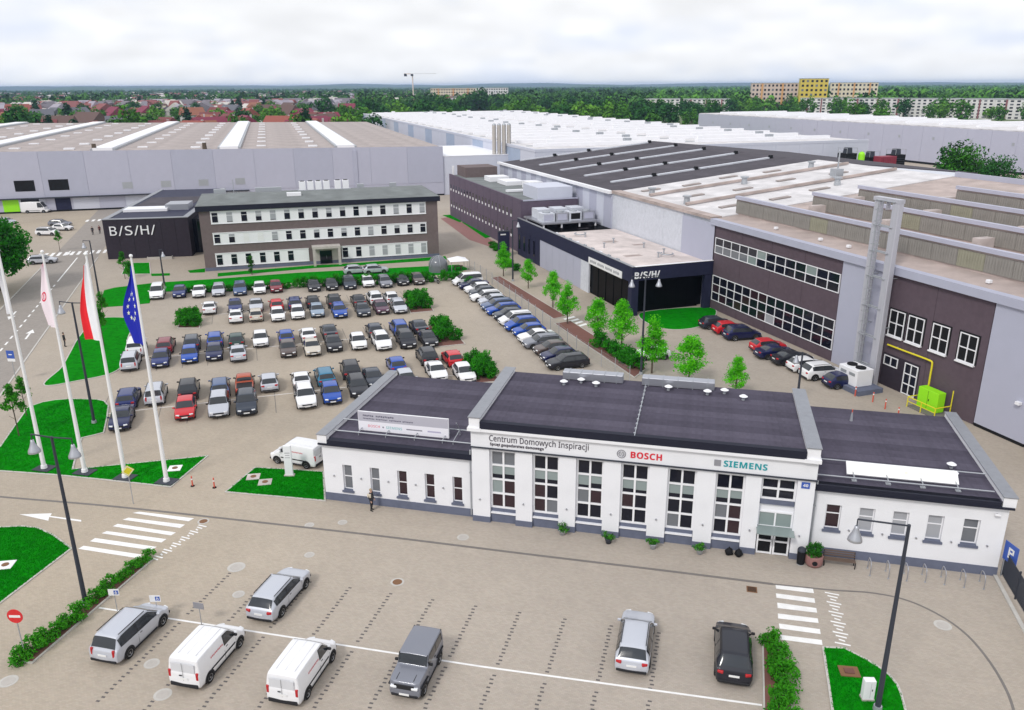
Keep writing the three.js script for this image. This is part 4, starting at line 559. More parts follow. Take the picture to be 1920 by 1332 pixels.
{ // ---- violet brown two-storey building
  const t = frameU('violet_brown_building', 'long violet brown two storey building with flat grey roof', 'building'), q = ext(t), X = -11.4;
  q('wall', X + 0.1, -0.3, 0, 9.3, -93.4, -44.4, M.brown2); q('roof', X + 0.4, -0.4, 9.3, 9.4, -93.0, -44.8, M.officeroof);
  for (let i = 0; i < 11; i++) q('wall_panel', X, X + 0.09, 0.02, 9.65, -93.4 + i * 4.455 + 0.06, -93.4 + (i + 1) * 4.455 - 0.06, M.brown2);
  q('parapet', X + 0.1, X + 0.4, 9.3, 9.62, -93.4, -44.4, M.brown2); q('parapet', X + 0.4, -0.3, 9.4, 9.62, -44.7, -44.4, M.greywall);
  for (const y of [5.9, 2.2]) for (let i = 0; i < 20; i++) { const z = -92.3 + i * 2.22; const w = q('window', X - 0.03, X - 0.002, y, y + 1.5, z, z + 0.8, M.glass); part('blind', box(0.03, 0.5, 0.7), M.trim, w, -0.012, -0.42, 0); }
  q('penthouse', -9.5, -2, 9.4, 11.6, -93, -86, M.brick); q('penthouse', -8.0, -1.2, 9.4, 11.6, -52.5, -44.9, M.palewall); q('roof_plant', -7, -2.6, 9.4, 10.4, -80, -76, M.trim); q('roof_plant', -6, -2, 9.4, 10.2, -74, -68, M.trim); q('roof_plant', -9.6, -3, 9.5, 9.9, -58, -57, M.trim); q('roof_plant', -4, -1, 9.4, 10.8, -64, -60, M.trim); q('roof_pipe', -10.9, -10.5, 9.4, 11.5, -92.4, -92.0, M.trim); q('side_door', X - 0.04, X - 0.002, 0, 2.6, -55, -53.6, M.black);
}
{ const t = thing('sign_pylon', 'tall dark blue pylon standing before the pavilion wall', 'sign pylon', -35.0, 0, -137.6, U); part('body', rbox(2.0, 4.4, 0.7, 0.06), M.navy, t, 0, 2.2, 0); part('cap', box(2.05, 0.2, 0.75), M.anthracite, t, 0, 4.5, 0); part('face_mark', box(1.0, 0.22, 0.02), M.plate, t, -0.2, 4.0, 0.36); }
{ // ---- big grey warehouse on the left
  const th = rad(30), t = thing('grey_warehouse', 'huge windowless grey warehouse behind the office', 'building', -72.24, 0, -216.8, th), q = ext(t), W = 260, D = 178;
  const top = (x) => 13.3 - x * 0.0128;  // x runs from -W to 0
  part('wall', prism4([[-W, 0], [0, 0], [0, -D], [-W, -D]], 0, [top(-W), top(0), top(0), top(-W)].map((v) => v - 0.3)), M.greywall, t);
  for (let i = 0; i < 26; i++) { const a = -10 * (i + 1) + 0.03, b = -10 * i - 0.03; part('wall_panel', prism4([[a, 0.08], [b, 0.08], [b, 0], [a, 0]], 3.6, [top(a), top(b), top(b), top(a)]), i % 3 ? M.greywall : M.palepanel, t); }
  part('roof', prism4([[-W, -0.3], [-0.3, -0.3], [-0.3, -D + 0.3], [-W, -D + 0.3]], 10, [top(-W), top(0), top(0), top(-W)].map((v) => v - 0.2)), M.gravel, t);
  q('dock_canopy', -W, -52, 3.35, 3.6, 0, 1.0, M.anthracite); for (let i = 0; i < 14; i++) q('base_panel', -52 - (i + 1) * 6, -52 - i * 6 - 0.08, 0.4, 3.3, 0.0, 0.06, i % 2 ? M.greywall : M.palewall); q('dock_plinth', -W, 0, 0, 0.4, 0, 0.1, M.black);
  for (let i = 0; i < 9; i++) { const x = -26 - i * 30, y = top(x); const m = part('strip_light', box(4.6, 0.7, D - 6), M.trim, t, x, y + 0.1, -D / 2); for (const s of [-1, 1]) part('strip_kerb', box(0.5, 0.5, D - 6), M.galv, m, s * 2.6, -0.1, 0); }
  for (let i = 0; i < 8; i++) for (let k = 0; k < 9; k++) for (const s of [0, 1]) part('roof_dome', box(2.4, 0.4, 1.5), M.trim, t, -34.5 - i * 30 - s * 13.5, top(-40 - i * 30) - 0.05, -8 - k * 19 - s * 5);
  for (const [x, y] of [[-104, 5.2], [-96.5, 5.2]]) q('vent_louver', x - 2.2, x + 2.2, y, y + 2.6, 0.05, 0.12, M.black); q('dock_gate', -105.5, -101.5, 0.4, 3.3, 0.05, 0.12, M.anthracite); q('dock_gate', -109.5, -106, 0.4, 3.3, 0.05, 0.12, M.lime); q('dock_gate', -98, -94.5, 0.4, 3.3, 0.05, 0.12, M.navy);
  for (const x of [-81, -72, -63, -54]) q('vent_louver', x - 1.2, x + 1.2, 5.0, 6.6, 0.05, 0.11, M.galv); q('downpipe', -24.6, -23.6, 0.4, 12.8, 0.09, 0.3, M.palepanel); for (const [x, z] of [[-88, -4], [-62, -4]]) part('roof_vent', cyl(0.5, 0.6, 1.6, 10), M.bark, t, x, top(x) + 0.6, z);
}
{ const t = thing('link_hall', 'plain pale link hall between the grey warehouse and the white roofs', 'building', -72.24, 0, -216.8, rad(30)), q = ext(t); q('wall', 0.1, 46, 0, 10.5, -40, -0.4, M.palewall); q('coping', 0.1, 46.1, 10.5, 10.65, -40.1, -0.3, M.trim); for (let i = 0; i < 6; i++) q('wall_panel', 0.2 + i * 7.6, 7.7 + i * 7.6, 0.05, 10.4, -0.4, -0.34, M.palewall); }
{ // ---- far white-roofed warehouse
  const t = thing('white_roof_warehouse', 'vast warehouse with white ribbed roof behind the factory halls', 'building', -44, 0, -207, rad(31.5)), q = ext(t), W = 104, D = 322;
  q('wall', 0, W, 0, 13.0, -D, 0, M.palewall); q('roof', 0.2, W - 0.2, 13.0, 13.2, -D + 0.2, -0.2, M.hallwhite); q('parapet', -0.2, 0.4, 12.8, 13.5, -D, 0.1, M.palewall); q('parapet', 0.4, W, 12.8, 13.5, -0.4, 0.1, M.palewall);
  for (let i = 0; i < 26; i++) q('side_panel', -0.09, -0.01, 0.1, 12.7, -12.3 * (i + 1) + 0.12, -12.3 * i - 0.12, i % 3 === 1 ? std(t8(0.36, 0.43, 0.56), 0.6, { map: grain }) : M.palewall);
  for (let i = 0; i < 13; i++) q('front_panel', 0.1 + i * 8, 7.9 + i * 8, 0.1, 12.7, 0.01, 0.08, M.palewall);
  for (let i = 0; i < 20; i++) { const z = -12 - i * 15.5; q('strip_light', 4, W * 0.48, 13.2, 14.1, z - 1.6, z, M.trim); q('strip_light', W * 0.52, W - 4, 13.2, 14.1, z - 1.9, z - 0.3, M.trim); q('gutter_strip', 3, W - 3, 13.2, 13.32, z - 4.6, z - 3.4, M.galv); for (let k = 0; k < 4; k++) q('roof_unit', 10 + k * 24 + (i * 7) % 9, 12 + k * 24 + (i * 7) % 9, 13.2, 14.5, z - 8, z - 6.4, k % 2 ? M.galv : M.trim); }
}
for (let i = 0; i < 4; i++) { const t = thing('silo', ['tall slim grey silo, leftmost of four by the warehouse', 'tall slim grey silo, second of four by the warehouse', 'tall slim grey silo, third of four by the warehouse', 'tall slim grey silo, rightmost of four by the warehouse'][i], 'silo', -60.0 + i * 1.25, 10.5, -226.0 - i * 0.75, 0, 'silos beside the far warehouse'); part('tank', cyl(0.56, 0.56, 8.0, 18), M.concrete, t, 0, 4.0, 0); part('dome', new THREE.SphereGeometry(0.56, 16, 6, 0, 6.283, 0, 1.57), M.galv, t, 0, 8.0, 0); part('ladder', merge([bar(0.5, 0, 0.45, 0.5, 8, 0.45, 0.03, 5), bar(0.65, 0, 0.3, 0.65, 8, 0.3, 0.03, 5)]), M.steel, t); }
{ // ---- grey warehouse at the far right
  const t = thing('right_warehouse', 'long low grey warehouse with white roof at the far right', 'building', 99.1, 0, -306, rad(31.7)), q = ext(t);
  q('wall', 0, 56, 0, 13.4, -205, 60, M.greywall); q('roof', 0.3, 56, 13.4, 13.9, -205, 60, M.hallwhite); for (let i = 0; i < 26; i++) q('wall_panel', -0.08, -0.01, 0.8, 13.6, -205 + i * 10.19 + 0.05, -205 + (i + 1) * 10.19 - 0.05, M.greywall); q('plinth', -0.1, -0.01, 0, 0.8, -205, 60, M.black);
  for (let i = 0; i < 15; i++) { q('roof_light', 8, 50, 13.9, 14.7, -196 + i * 17, -194 + i * 17, M.trim); q('wall_grille', -0.14, -0.09, 9, 10, -190 + i * 17, -189 + i * 17, M.galv); }
}
// ---- works plant before the brown hall
{ const t = frameU('flue_stack', 'pair of tall steel flues with caged ladder beside the brown wall', 'chimney'); const q = (n, g, m, x, y, z) => part(n, g, m, t, x, y, z);
  q('flue', rbox(0.62, 18.6, 0.85, 0.08), M.chimney, -1.2, 9.3, 31.6); q('flue', rbox(0.55, 18.6, 0.75, 0.08), M.chimney, -1.2, 9.3, 29.2); q('top_frame', merge([at(box(0.7, 0.35, 3.3), 0, 0, 0), at(box(0.5, 0.9, 0.06), 0, -0.5, 0)]), M.chimney, -1.2, 18.5, 30.4);
  for (const y of [2, 5, 8, 11, 13.5, 16, 18.4]) q('cross_bar', merge([bar(0, 0, -1.2, 0, 0, 1.2, 0.08, 6), bar(-0.4, 0, -1.2, -0.4, 0, 1.2, 0.05, 6)]), M.galv, -1.2, y, 30.4);
  q('ladder', merge([bar(-0.6, 0, -0.25, -0.6, 18.4, -0.25, 0.035, 5), bar(-0.6, 0, 0.25, -0.6, 18.4, 0.25, 0.035, 5), ...Array.from({ length: 46 }, (_, i) => bar(-0.6, 0.4 * i + 0.2, -0.25, -0.6, 0.4 * i + 0.2, 0.25, 0.02, 4))]), M.galv, -1.2, 0, 30.0);
  q('ladder_cage', merge(Array.from({ length: 14 }, (_, i) => new THREE.TorusGeometry(0.38, 0.02, 4, 14).rotateX(Math.PI / 2).translate(-0.6, 3 + i * 1.12, 0))), M.galv, -1.2, 0, 30.0);
  
  for (const y of [6, 11]) q('wall_tie', merge([bar(0, 0, 0, 1.3, 0, 0, 0.05, 6), bar(0, 0, 2.4, 1.3, 0, 2.4, 0.05, 6)]), M.galv, -1.2, y, 29.2);
}
{ const t = frameU('cooling_unit', 'white cooling unit on a grey plinth by the flues', 'cooling unit'); part('plinth', box(3.0, 0.5, 4.0), M.plinth, t, -3.2, 0.25, 31.6); const b = part('casing', rbox(2.0, 1.7, 2.6, 0.05), M.trim, t, -3.2, 1.36, 31.3); for (const z of [-0.6, 0.6]) { part('fan_ring', cyl(0.5, 0.5, 0.16, 20), M.black, b, 0, 0.9, z); part('louver', box(0.03, 0.3, 0.8), M.galv, b, -1.01, 0.35, z); } }
{ const t = frameU('gas_pipe', 'yellow gas pipe running along the brown wall', 'pipe'); part('pipe', tube([[-0.25, 4.35, 31.9], [-0.25, 4.35, 34], [-0.25, 4.35, 37.2], [-0.25, 4.3, 37.45], [-0.25, 4.0, 37.5], [-0.25, 3, 37.5], [-0.25, 1.2, 37.5]], 0.09, 8, 60), M.yellow, t); for (const z of [33, 35, 37]) part('clip', box(0.3, 0.12, 0.08), M.galv, t, -0.1, 4.35, z); }
{ const t = frameU('gas_cabinet', 'bright lime green gas cabinet with yellow guard rails', 'cabinet'); const b = part('casing', rbox(0.9, 1.9, 2.3, 0.04), M.lime, t, -0.9, 1.1, 38.6); part('door_seam', box(0.01, 1.7, 0.03), M.black, b, -0.452, 0, 0); part('handle', box(0.05, 0.2, 0.05), M.black, b, -0.47, 0, 0.15);
  part('guard_rail', merge([bar(-2.2, 1.0, 37.2, -2.2, 1.0, 40.4, 0.05), bar(-2.2, 0.55, 37.2, -2.2, 0.55, 40.4, 0.04), ...[37.2, 38.8, 40.4].map((z) => bar(-2.2, 0, z, -2.2, 1.05, z, 0.05)), bar(-2.2, 1.0, 37.2, -0.4, 1.0, 37.2, 0.05), bar(-2.2, 1.0, 40.4, -0.4, 1.0, 40.4, 0.05), bar(-0.4, 0, 40.4, -0.4, 2.5, 40.4, 0.05)]), M.yellow, t); part('base', box(2.0, 0.12, 3.2), M.drain, t, -1.2, 0.06, 38.8); }
for (const [x, z, l] of [[-4.9, 33.4, 'first red post from the cooling unit'], [-4.4, 35.2, 'second red post from the cooling unit'], [-4.6, 37.0, 'third red post, nearer the gas cabinet'], [-5.0, 39.0, 'last red post before the gas cabinet']]) { const wx = 1.2 + x * Math.cos(U) + z * Math.sin(U), wz = -109.6 - x * Math.sin(U) + z * Math.cos(U); const t = thing('bollard', `${l} on the paving`, 'bollard', wx, 0, wz, 0, 'red posts by the gas cabinet'); part('post', cyl(0.06, 0.06, 1.0, 10), M.bollard, t, 0, 0.5, 0); part('band', cyl(0.063, 0.063, 0.14, 10), M.plate, t, 0, 0.8, 0); }

// ------------------------------------------------------------------ cars
const paintOf = {};
const carColours = { white: [0.78, 0.78, 0.80], silver: [0.52, 0.54, 0.60], grey: [0.20, 0.21, 0.25], charcoal: [0.028, 0.038, 0.06], black: [0.010, 0.011, 0.019], 'slate blue': [0.07, 0.115, 0.24], 'dark blue': [0.012, 0.026, 0.14], navy: [0.009, 0.014, 0.075], blue: [0.008, 0.07, 0.40], 'pale blue': [0.28, 0.36, 0.46], teal: [0.02, 0.17, 0.30], red: [0.56, 0.012, 0.022], 'dark red': [0.20, 0.01, 0.025], orange: [0.40, 0.075, 0.03], brown: [0.10, 0.075, 0.07], beige: [0.55, 0.50, 0.43], plum: [0.10, 0.035, 0.07], 'dark green': [0.02, 0.055, 0.05] };
const metal = new Set(['silver', 'grey', 'charcoal', 'slate blue', 'blue', 'navy', 'brown', 'plum', 'pale blue', 'teal']);
for (const [k, c] of Object.entries(carColours)) paintOf[k] = new THREE.MeshPhysicalMaterial({ color: lin(...c), roughness: metal.has(k) ? 0.38 : 0.45, metalness: metal.has(k) ? 0.25 : 0, clearcoat: 0.65, clearcoatRoughness: 0.08, specularIntensity: 0.5 });
M.carglass = new THREE.MeshPhysicalMaterial({ color: lin(0.02, 0.024, 0.03), roughness: 0.14, clearcoat: 0.4, clearcoatRoughness: 0.12 });
// L length, W width, H height, fc cowl, fw top of windscreen, fr roof end, fb foot of rear window, yc cowl height, yb height at fb, r wheel radius
const carSpec = {
  hatch: { L: 4.05, W: 1.76, H: 1.47, fc: 0.235, fw: 0.43, fr: 0.84, fb: 0.968, yc: 0.94, yb: 0.98, r: 0.31, wf: [0.19, 0.81], word: 'hatchback' },
  sedan: { L: 4.5, W: 1.78, H: 1.44, fc: 0.25, fw: 0.42, fr: 0.70, fb: 0.845, yc: 0.94, yb: 1.04, r: 0.32, wf: [0.185, 0.79], word: 'saloon' },
  estate: { L: 4.65, W: 1.82, H: 1.48, fc: 0.235, fw: 0.40, fr: 0.88, fb: 0.975, yc: 0.95, yb: 0.98, r: 0.32, wf: [0.185, 0.79], rails: 1, word: 'estate car' },
  suv: { L: 4.45, W: 1.86, H: 1.66, fc: 0.225, fw: 0.39, fr: 0.86, fb: 0.965, yc: 1.08, yb: 1.08, r: 0.36, wf: [0.19, 0.80], rails: 1, word: 'off-roader' },
  mpv: { L: 4.5, W: 1.83, H: 1.66, fc: 0.19, fw: 0.37, fr: 0.905, fb: 0.978, yc: 1.02, yb: 1.0, r: 0.33, wf: [0.18, 0.80], rails: 1, word: 'minivan' },
  van: { L: 4.6, W: 1.88, H: 1.85, fc: 0.17, fw: 0.34, fr: 0.95, fb: 0.985, yc: 1.14, yb: 1.12, r: 0.33, wf: [0.17, 0.80], word: 'passenger van' },
  panelvan: { L: 4.4, W: 1.84, H: 1.86, fc: 0.20, fw: 0.365, fr: 0.968, fb: 0.988, yc: 1.12, yb: 1.1, r: 0.32, wf: [0.18, 0.81], panel: 1, word: 'delivery van' },
  pickup: { L: 4.7, W: 1.8, H: 1.7, fc: 0.24, fw: 0.36, fr: 0.60, fb: 0.63, yc: 1.06, yb: 1.1, r: 0.35, wf: [0.18, 0.80], word: 'pickup' },
  jeep: { L: 3.75, W: 1.68, H: 1.76, fc: 0.31, fw: 0.385, fr: 0.975, fb: 0.985, yc: 1.16, yb: 1.12, r: 0.35, wf: [0.17, 0.80], boxy: 1, word: 'boxy off-roader' },
  boxvan: { L: 6.2, W: 2.1, H: 2.7, fc: 0.10, fw: 0.24, fr: 0.985, fb: 0.993, yc: 1.35, yb: 1.3, r: 0.36, wf: [0.15, 0.76], panel: 1, word: 'high box van' },
};
function stations(s) {
  const { H, fc, fw, fr, fb, yc, yb } = s, bx = s.boxy, n = bx ? 0.95 : 0.70, belt = yc - 0.03, tm = bx ? 0.90 : s.panel ? 0.86 : 0.74;
  const a = [[0, n * 0.92, 0.60, bx ? 0.9 : 0.70, 0.62], [0.012, n + (bx ? 0.1 : 0.02), 0.64, bx ? 0.94 : 0.80, 0.70], [0.045, bx ? yc - 0.05 : n + 0.1, bx ? yc - 0.1 : 0.70, bx ? 0.95 : 0.935, 0.82], [0.11, bx ? yc - 0.03 : n + 0.17, bx ? yc - 0.08 : 0.80, 0.975, 0.84], [fc - 0.01, yc, belt - 0.02, 1, 0.86], [fc + 0.02, yc + 0.05, belt, 1, bx ? 0.9 : 0.84]];
  const wt = H - 0.05; for (const k of [0.33, 0.66]) a.push([fc + 0.02 + (fw - fc - 0.02) * k, yc + 0.05 + (wt - yc - 0.05) * (k + 0.03), belt + 0.01, 1, (bx ? 0.9 : 0.84) + (tm - (bx ? 0.9 : 0.84)) * k]);
  a.push([fw, wt, belt + 0.02, 1, tm], [fw + 0.06, H - 0.01, belt + 0.02, 1, tm], [(fw + fr) / 2, H, belt + 0.03, 1, tm], [fr - 0.06, H - 0.02, belt + 0.05, 0.995, tm - 0.005], [fr, H - 0.07, belt + 0.06, 0.985, tm - 0.02]);
  a.push([(fr + fb) / 2, (H - 0.07 + yb) / 2 + 0.03, Math.min(belt + 0.05, yb - 0.04), 0.97, (tm + 0.78) / 2], [fb, yb, Math.min(belt + 0.04, yb - 0.05), 0.955, 0.80]);
  if (fb < 0.9) a.push([0.93, yb - 0.02, yb - 0.09, 0.94, 0.80], [0.985, yb - 0.05, yb - 0.13, 0.90, 0.78], [1, yb - 0.3, yb - 0.4, 0.86, 0.76]); else a.push([fb + (1 - fb) * 0.6, yb - 0.1, yb - 0.17, 0.93, 0.80], [1, 0.72, 0.6, 0.84, 0.74]);
  return a;
}
function carSurface(s) {
  const st = stations(s), W = s.W / 2;
  const half = ([f, top, belt, wf, rf]) => { const w = W * wf, r = W * rf, b = f < 0.03 || f > 0.97 ? 0.27 : 0.2, up = top - belt, e = Math.min(0.09, up * 0.4); return [[0, b], [w * 0.88, b], [w * 0.975, b + 0.09], [w, (b + belt) / 2 + 0.02], [w * 0.985, belt], [Math.min(r + 0.02, w * 0.97), top - e], [r * 0.86, top - e * 0.28], [0, top]]; };
  const base = st.map(half), N0 = st.length;
  const her = (a, b, c, d, ta, tb, tc, td, t) => { const k = (t - tb) / (tc - tb), h = tc - tb, m1 = (c - a) / (tc - ta) * h, m2 = (d - b) / (td - tb) * h, k2 = k * k, k3 = k2 * k, lim = (m, s) => Math.abs(m) > Math.abs(3 * s) ? 3 * s : (m * s < 0 ? 0 : m), s = c - b, M1 = lim(m1, s), M2 = lim(m2, s); return (2 * k3 - 3 * k2 + 1) * b + (k3 - 2 * k2 + k) * M1 + (-2 * k3 + 3 * k2) * c + (k3 - k2) * M2; };
  const ringAt = (f) => { let i = 0; while (i < N0 - 2 && st[i + 1][0] < f) i++; const a = Math.max(0, i - 1), d = Math.min(N0 - 1, i + 2), T = (q, e) => st[q][0] + (q === e ? 0 : 0); return base[i].map((_, j) => [0, 1].map((k) => her(base[a][j][k], base[i][j][k], base[i + 1][j][k], base[d][j][k], a === i ? st[i][0] - 0.05 : st[a][0], st[i][0], st[i + 1][0], d === i + 1 ? st[i + 1][0] + 0.05 : st[d][0], f))); };
  const around = (r, u) => { const j = Math.min(6, Math.floor(u)), m = u - j; if (j < 2 || m === 0) return [r[j][0] + (r[j + 1][0] - r[j][0]) * m, r[j][1] + (r[j + 1][1] - r[j][1]) * m]; const A = r[j - 1], B = r[j], C = r[j + 1], D = j === 6 ? [-r[6][0], r[6][1]] : r[j + 2]; return [0, 1].map((k) => { const m1 = (C[k] - A[k]) * 0.42, m2 = (D[k] - B[k]) * 0.42, t = m, t2 = t * t, t3 = t2 * t; return (2 * t3 - 3 * t2 + 1) * B[k] + (t3 - 2 * t2 + t) * m1 + (-2 * t3 + 3 * t2) * C[k] + (t3 - t2) * m2; }); };
  const US = [0, 1, 2, 2.5, 3, 3.5, 4, 4.33, 4.67, 5, 5.25, 5.5, 5.75, 6, 6.5, 7];
  const fs = []; for (let i = 0; i < N0 - 1; i++) for (let k = 0; k < 3; k++) fs.push(st[i][0] + (st[i + 1][0] - st[i][0]) * k / 3); fs.push(1);
  const rings = fs.map((f) => { const r = ringAt(f); return US.map((u) => around(r, u)); });
  const at_ = (f, u) => { const q = around(ringAt(f), u); return [q[0], q[1], -s.L / 2 + f * s.L]; };
  return { fs, rings, at: at_, K: US.length - 1 };
}
function carBody(s) {
  const { fs, rings, K } = carSurface(s), pos = [], idx = [], N = fs.length, R = 2 * K;
  for (let i = 0; i < N; i++) { const z = -s.L / 2 + fs[i] * s.L; for (let j = 0; j < R; j++) { const p = j <= K ? rings[i][j] : rings[i][R - j]; pos.push(j <= K ? p[0] : -p[0], p[1], z); } }
  for (let i = 0; i < N - 1; i++) for (let j = 0; j < R; j++) { const a = i * R + j, b = i * R + (j + 1) % R, c = a + R, d = b + R; idx.push(a, b, c, b, d, c); }
  for (const [i, f] of [[0, 1], [N - 1, 0]]) { const c = pos.length / 3; pos.push(0, (rings[i][0][1] + rings[i][K][1]) / 2, -s.L / 2 + fs[i] * s.L + (f ? -0.05 : 0.04)); for (let j = 0; j < R; j++) { const a = i * R + j, b = i * R + (j + 1) % R; f ? idx.push(c, b, a) : idx.push(c, a, b); } }
  const g = new THREE.BufferGeometry(); g.setAttribute('position', new THREE.Float32BufferAttribute(pos, 3)); g.setIndex(idx); g.computeVertexNormals();
  return toCreasedNormals(g, 0.9);
}
function patch(s, f0, f1, u0, u1, side, off, nf = 4, nu = 4, slant = 0) { // a pane lying on the body surface, f along, u around
  const S = carSurface(s), pos = [], idx = [];
  for (let i = 0; i <= nf; i++) for (let j = 0; j <= nu; j++) { const v = j / nu, u = u0 + (u1 - u0) * v, f = f0 + (f1 - f0) * i / nf + slant * v * (1 - i / nf); const p = S.at(f, Math.abs(u)); pos.push(side * p[0] + side * off[0], p[1] + off[1], p[2] + off[2]); }
  for (let i = 0; i < nf; i++) for (let j = 0; j < nu; j++) { const a = i * (nu + 1) + j, b = a + 1, c = a + nu + 1, d = c + 1; side > 0 ? idx.push(a, b, c, b, d, c) : idx.push(a, c, b, b, c, d); }
  const g = new THREE.BufferGeometry(); g.setAttribute('position', new THREE.Float32BufferAttribute(pos, 3)); g.setIndex(idx); g.computeVertexNormals(); return g;
}
function screen(s, f0, f1, u0, off) { return mergeGeometries([patch(s, f0, f1, u0, 7, 1, off), patch(s, f0, f1, u0, 7, -1, off)]); }
function wheelGeos(r) {
  const prof = [[r * 0.62, -0.1], [r * 0.93, -0.1], [r, -0.07], [r, 0.07], [r * 0.93, 0.1], [r * 0.62, 0.1]].map((p) => new THREE.Vector2(...p));
  const tyre = new THREE.LatheGeometry(prof, 28).rotateZ(Math.PI / 2);
  const sp = [at(cyl(r * 0.64, r * 0.64, 0.12, 24), 0, 0, 0, 0, 0, Math.PI / 2)]; const rim = [at(cyl(r * 0.16, r * 0.16, 0.2, 12), 0, 0, 0, 0, 0, Math.PI / 2), at(new THREE.TorusGeometry(r * 0.6, 0.022, 6, 24), 0.075, 0, 0, Math.PI / 2), at(new THREE.TorusGeometry(r * 0.6, 0.022, 6, 24), -0.075, 0, 0, Math.PI / 2)];
  for (let i = 0; i < 5; i++) { const b = new THREE.BoxGeometry(0.16, r * 0.52, 0.055); b.translate(0, r * 0.34, 0); b.rotateX(i * Math.PI * 0.4); rim.push(b); }
  return [tyre, merge(rim), merge(sp)];
}
function makeCar(type) {
  const s = carSpec[type], g = new THREE.Group(), { L, W, H, fc, fw, fr, fb, yc, yb, r } = s, S = carSurface(s), glass = M.carglass;
  const body = part('body', carBody(s), paintOf.white, g);
  part('windscreen', screen(s, fc + 0.02, fw - 0.006, 5.12, [0, 0.012, -0.008]), glass, g);
  if (!s.panel) part('rear_window', screen(s, fr + 0.006, fb - 0.008, 5.12, [0, 0.012, 0.012]), glass, g);
  else part('rear_door_panel', box(W * 0.72, 0.5, 0.02), std(lin(0.62, 0.63, 0.66), 0.5), g, 0, H - 0.5, L / 2 - 0.035);
  const fm = s.panel ? fw + 0.12 : (fw + fr) / 2 - 0.02;
  for (const sd of [1, -1]) {
    part('side_window', patch(s, fc + 0.065, fm - 0.008, 4.06, 4.9, sd, [0.014, 0, 0], 6, 4), glass, g);
    if (!s.panel) { part('side_window', patch(s, fm + 0.008, fr - (fb < 0.9 ? 0.02 : 0.085), 4.06, 4.9, sd, [0.014, 0, 0], 4, 4), glass, g); if (fb > 0.9 && type !== 'hatch' && type !== 'jeep') part('side_window', patch(s, fr - 0.075, fr + 0.005, 4.08, 4.85, sd, [0.014, 0, 0], 3, 4), glass, g); }
    part('window_trim', patch(s, fc + 0.05, s.panel ? fm : fr - (fb < 0.9 ? 0.01 : -0.004), 4.03, 4.93, sd, [0.006, 0, 0], 10, 4), M.trimblack, g);
    part('mirror', rbox(0.2, 0.14, 0.12, 0.04), M.trimblack, g, sd * (W / 2 + 0.08), yc + 0.06, -L / 2 + (fc + 0.075) * L);
    const hl = part('headlight', rbox(0.34, 0.14, 0.2, 0.05), M.lamp, g, sd * (W * 0.325), s.boxy ? 0.82 : 0.66, -L / 2 + (s.boxy ? 0.02 : 0.10)); hl.rotation.y = s.boxy ? 0 : sd * -0.42;
    const tl = part('tail_light', s.panel || type === 'mpv' || type === 'van' ? rbox(0.14, 0.42, 0.12, 0.03) : rbox(0.3, 0.16, 0.14, 0.04), M.tail, g, sd * W * (s.panel ? 0.425 : 0.365), s.panel ? 0.95 : Math.min(0.88, yb - 0.16), L / 2 - 0.055); if (!s.panel) tl.rotation.y = sd * 0.35;
    for (const y of [0.36]) part('sill_trim', box(0.03, 0.1, L * 0.42), M.trimblack, g, sd * (W / 2 * 0.985), 0.27, 0.02);
    part('door_seam', box(0.006, 0.5, 0.014), M.black, g, sd * (W / 2 + 0.001), 0.62, -L / 2 + fm * L); part('door_seam', box(0.006, 0.5, 0.014), M.black, g, sd * (W / 2 + 0.001), 0.62, -L / 2 + (fc + 0.05) * L);
    part('door_handle', rbox(0.03, 0.035, 0.17, 0.012), M.trimblack, g, sd * (W / 2 + 0.002), yc - 0.12, -L / 2 + (fm - 0.05) * L);
    if (s.rails) part('roof_rail', merge([at(rbox(0.04, 0.04, L * (fr - fw) * 0.86, 0.015), 0, 0.03, 0)]), M.trimblack, g, sd * W * 0.36, H - 0.02, -L / 2 + (fw + fr) / 2 * L);
    if (s.panel) part('side_moulding', box(0.03, 0.09, L * 0.5), M.trimblack, g, sd * (W / 2 + 0.002), 0.66, 0.1);
  }
  const [tg, rg, hg] = memo('wheel' + r, () => wheelGeos(r));
  for (const sd of [1, -1]) for (const f of s.wf) {
    part('wheel_arch', memo('arch' + r, () => { const sh_ = new THREE.Shape(); sh_.absarc(0, 0, r + 0.075, -0.35, Math.PI + 0.35); sh_.lineTo(0, -0.1); return new THREE.ExtrudeGeometry(sh_, { depth: 0.05, bevelEnabled: false, curveSegments: 16 }).rotateY(Math.PI / 2); }), M.trimblack, g, sd > 0 ? W / 2 - 0.038 : -W / 2 - 0.012, r, -L / 2 + f * L);
    const w = part('wheel', hg, M.black, g, sd * (W / 2 - 0.075), r, -L / 2 + f * L); part('tyre', tg, M.rubber, w); part('rim', rg, M.rim, w);
  }
  part('grille', rbox(W * (s.boxy ? 0.62 : 0.5), s.boxy ? 0.26 : 0.14, 0.06, 0.03), M.trimblack, g, 0, s.boxy ? 0.84 : 0.58, -L / 2 - 0.015);
  part('bumper', rbox(W * 0.84, 0.16, 0.14, 0.05), M.trimblack, g, 0, 0.34, -L / 2 + 0.02); part('bumper', rbox(W * 0.86, s.panel ? 0.24 : 0.16, 0.14, 0.05), M.trimblack, g, 0, 0.36, L / 2 - 0.02);
  part('number_plate', box(0.52, 0.115, 0.02), M.plate, g, 0, 0.44, -L / 2 - 0.06); part('number_plate', box(0.52, 0.115, 0.02), M.plate, g, 0, s.boxy ? 0.5 : Math.min(0.75, yb - 0.3), L / 2 + 0.03);
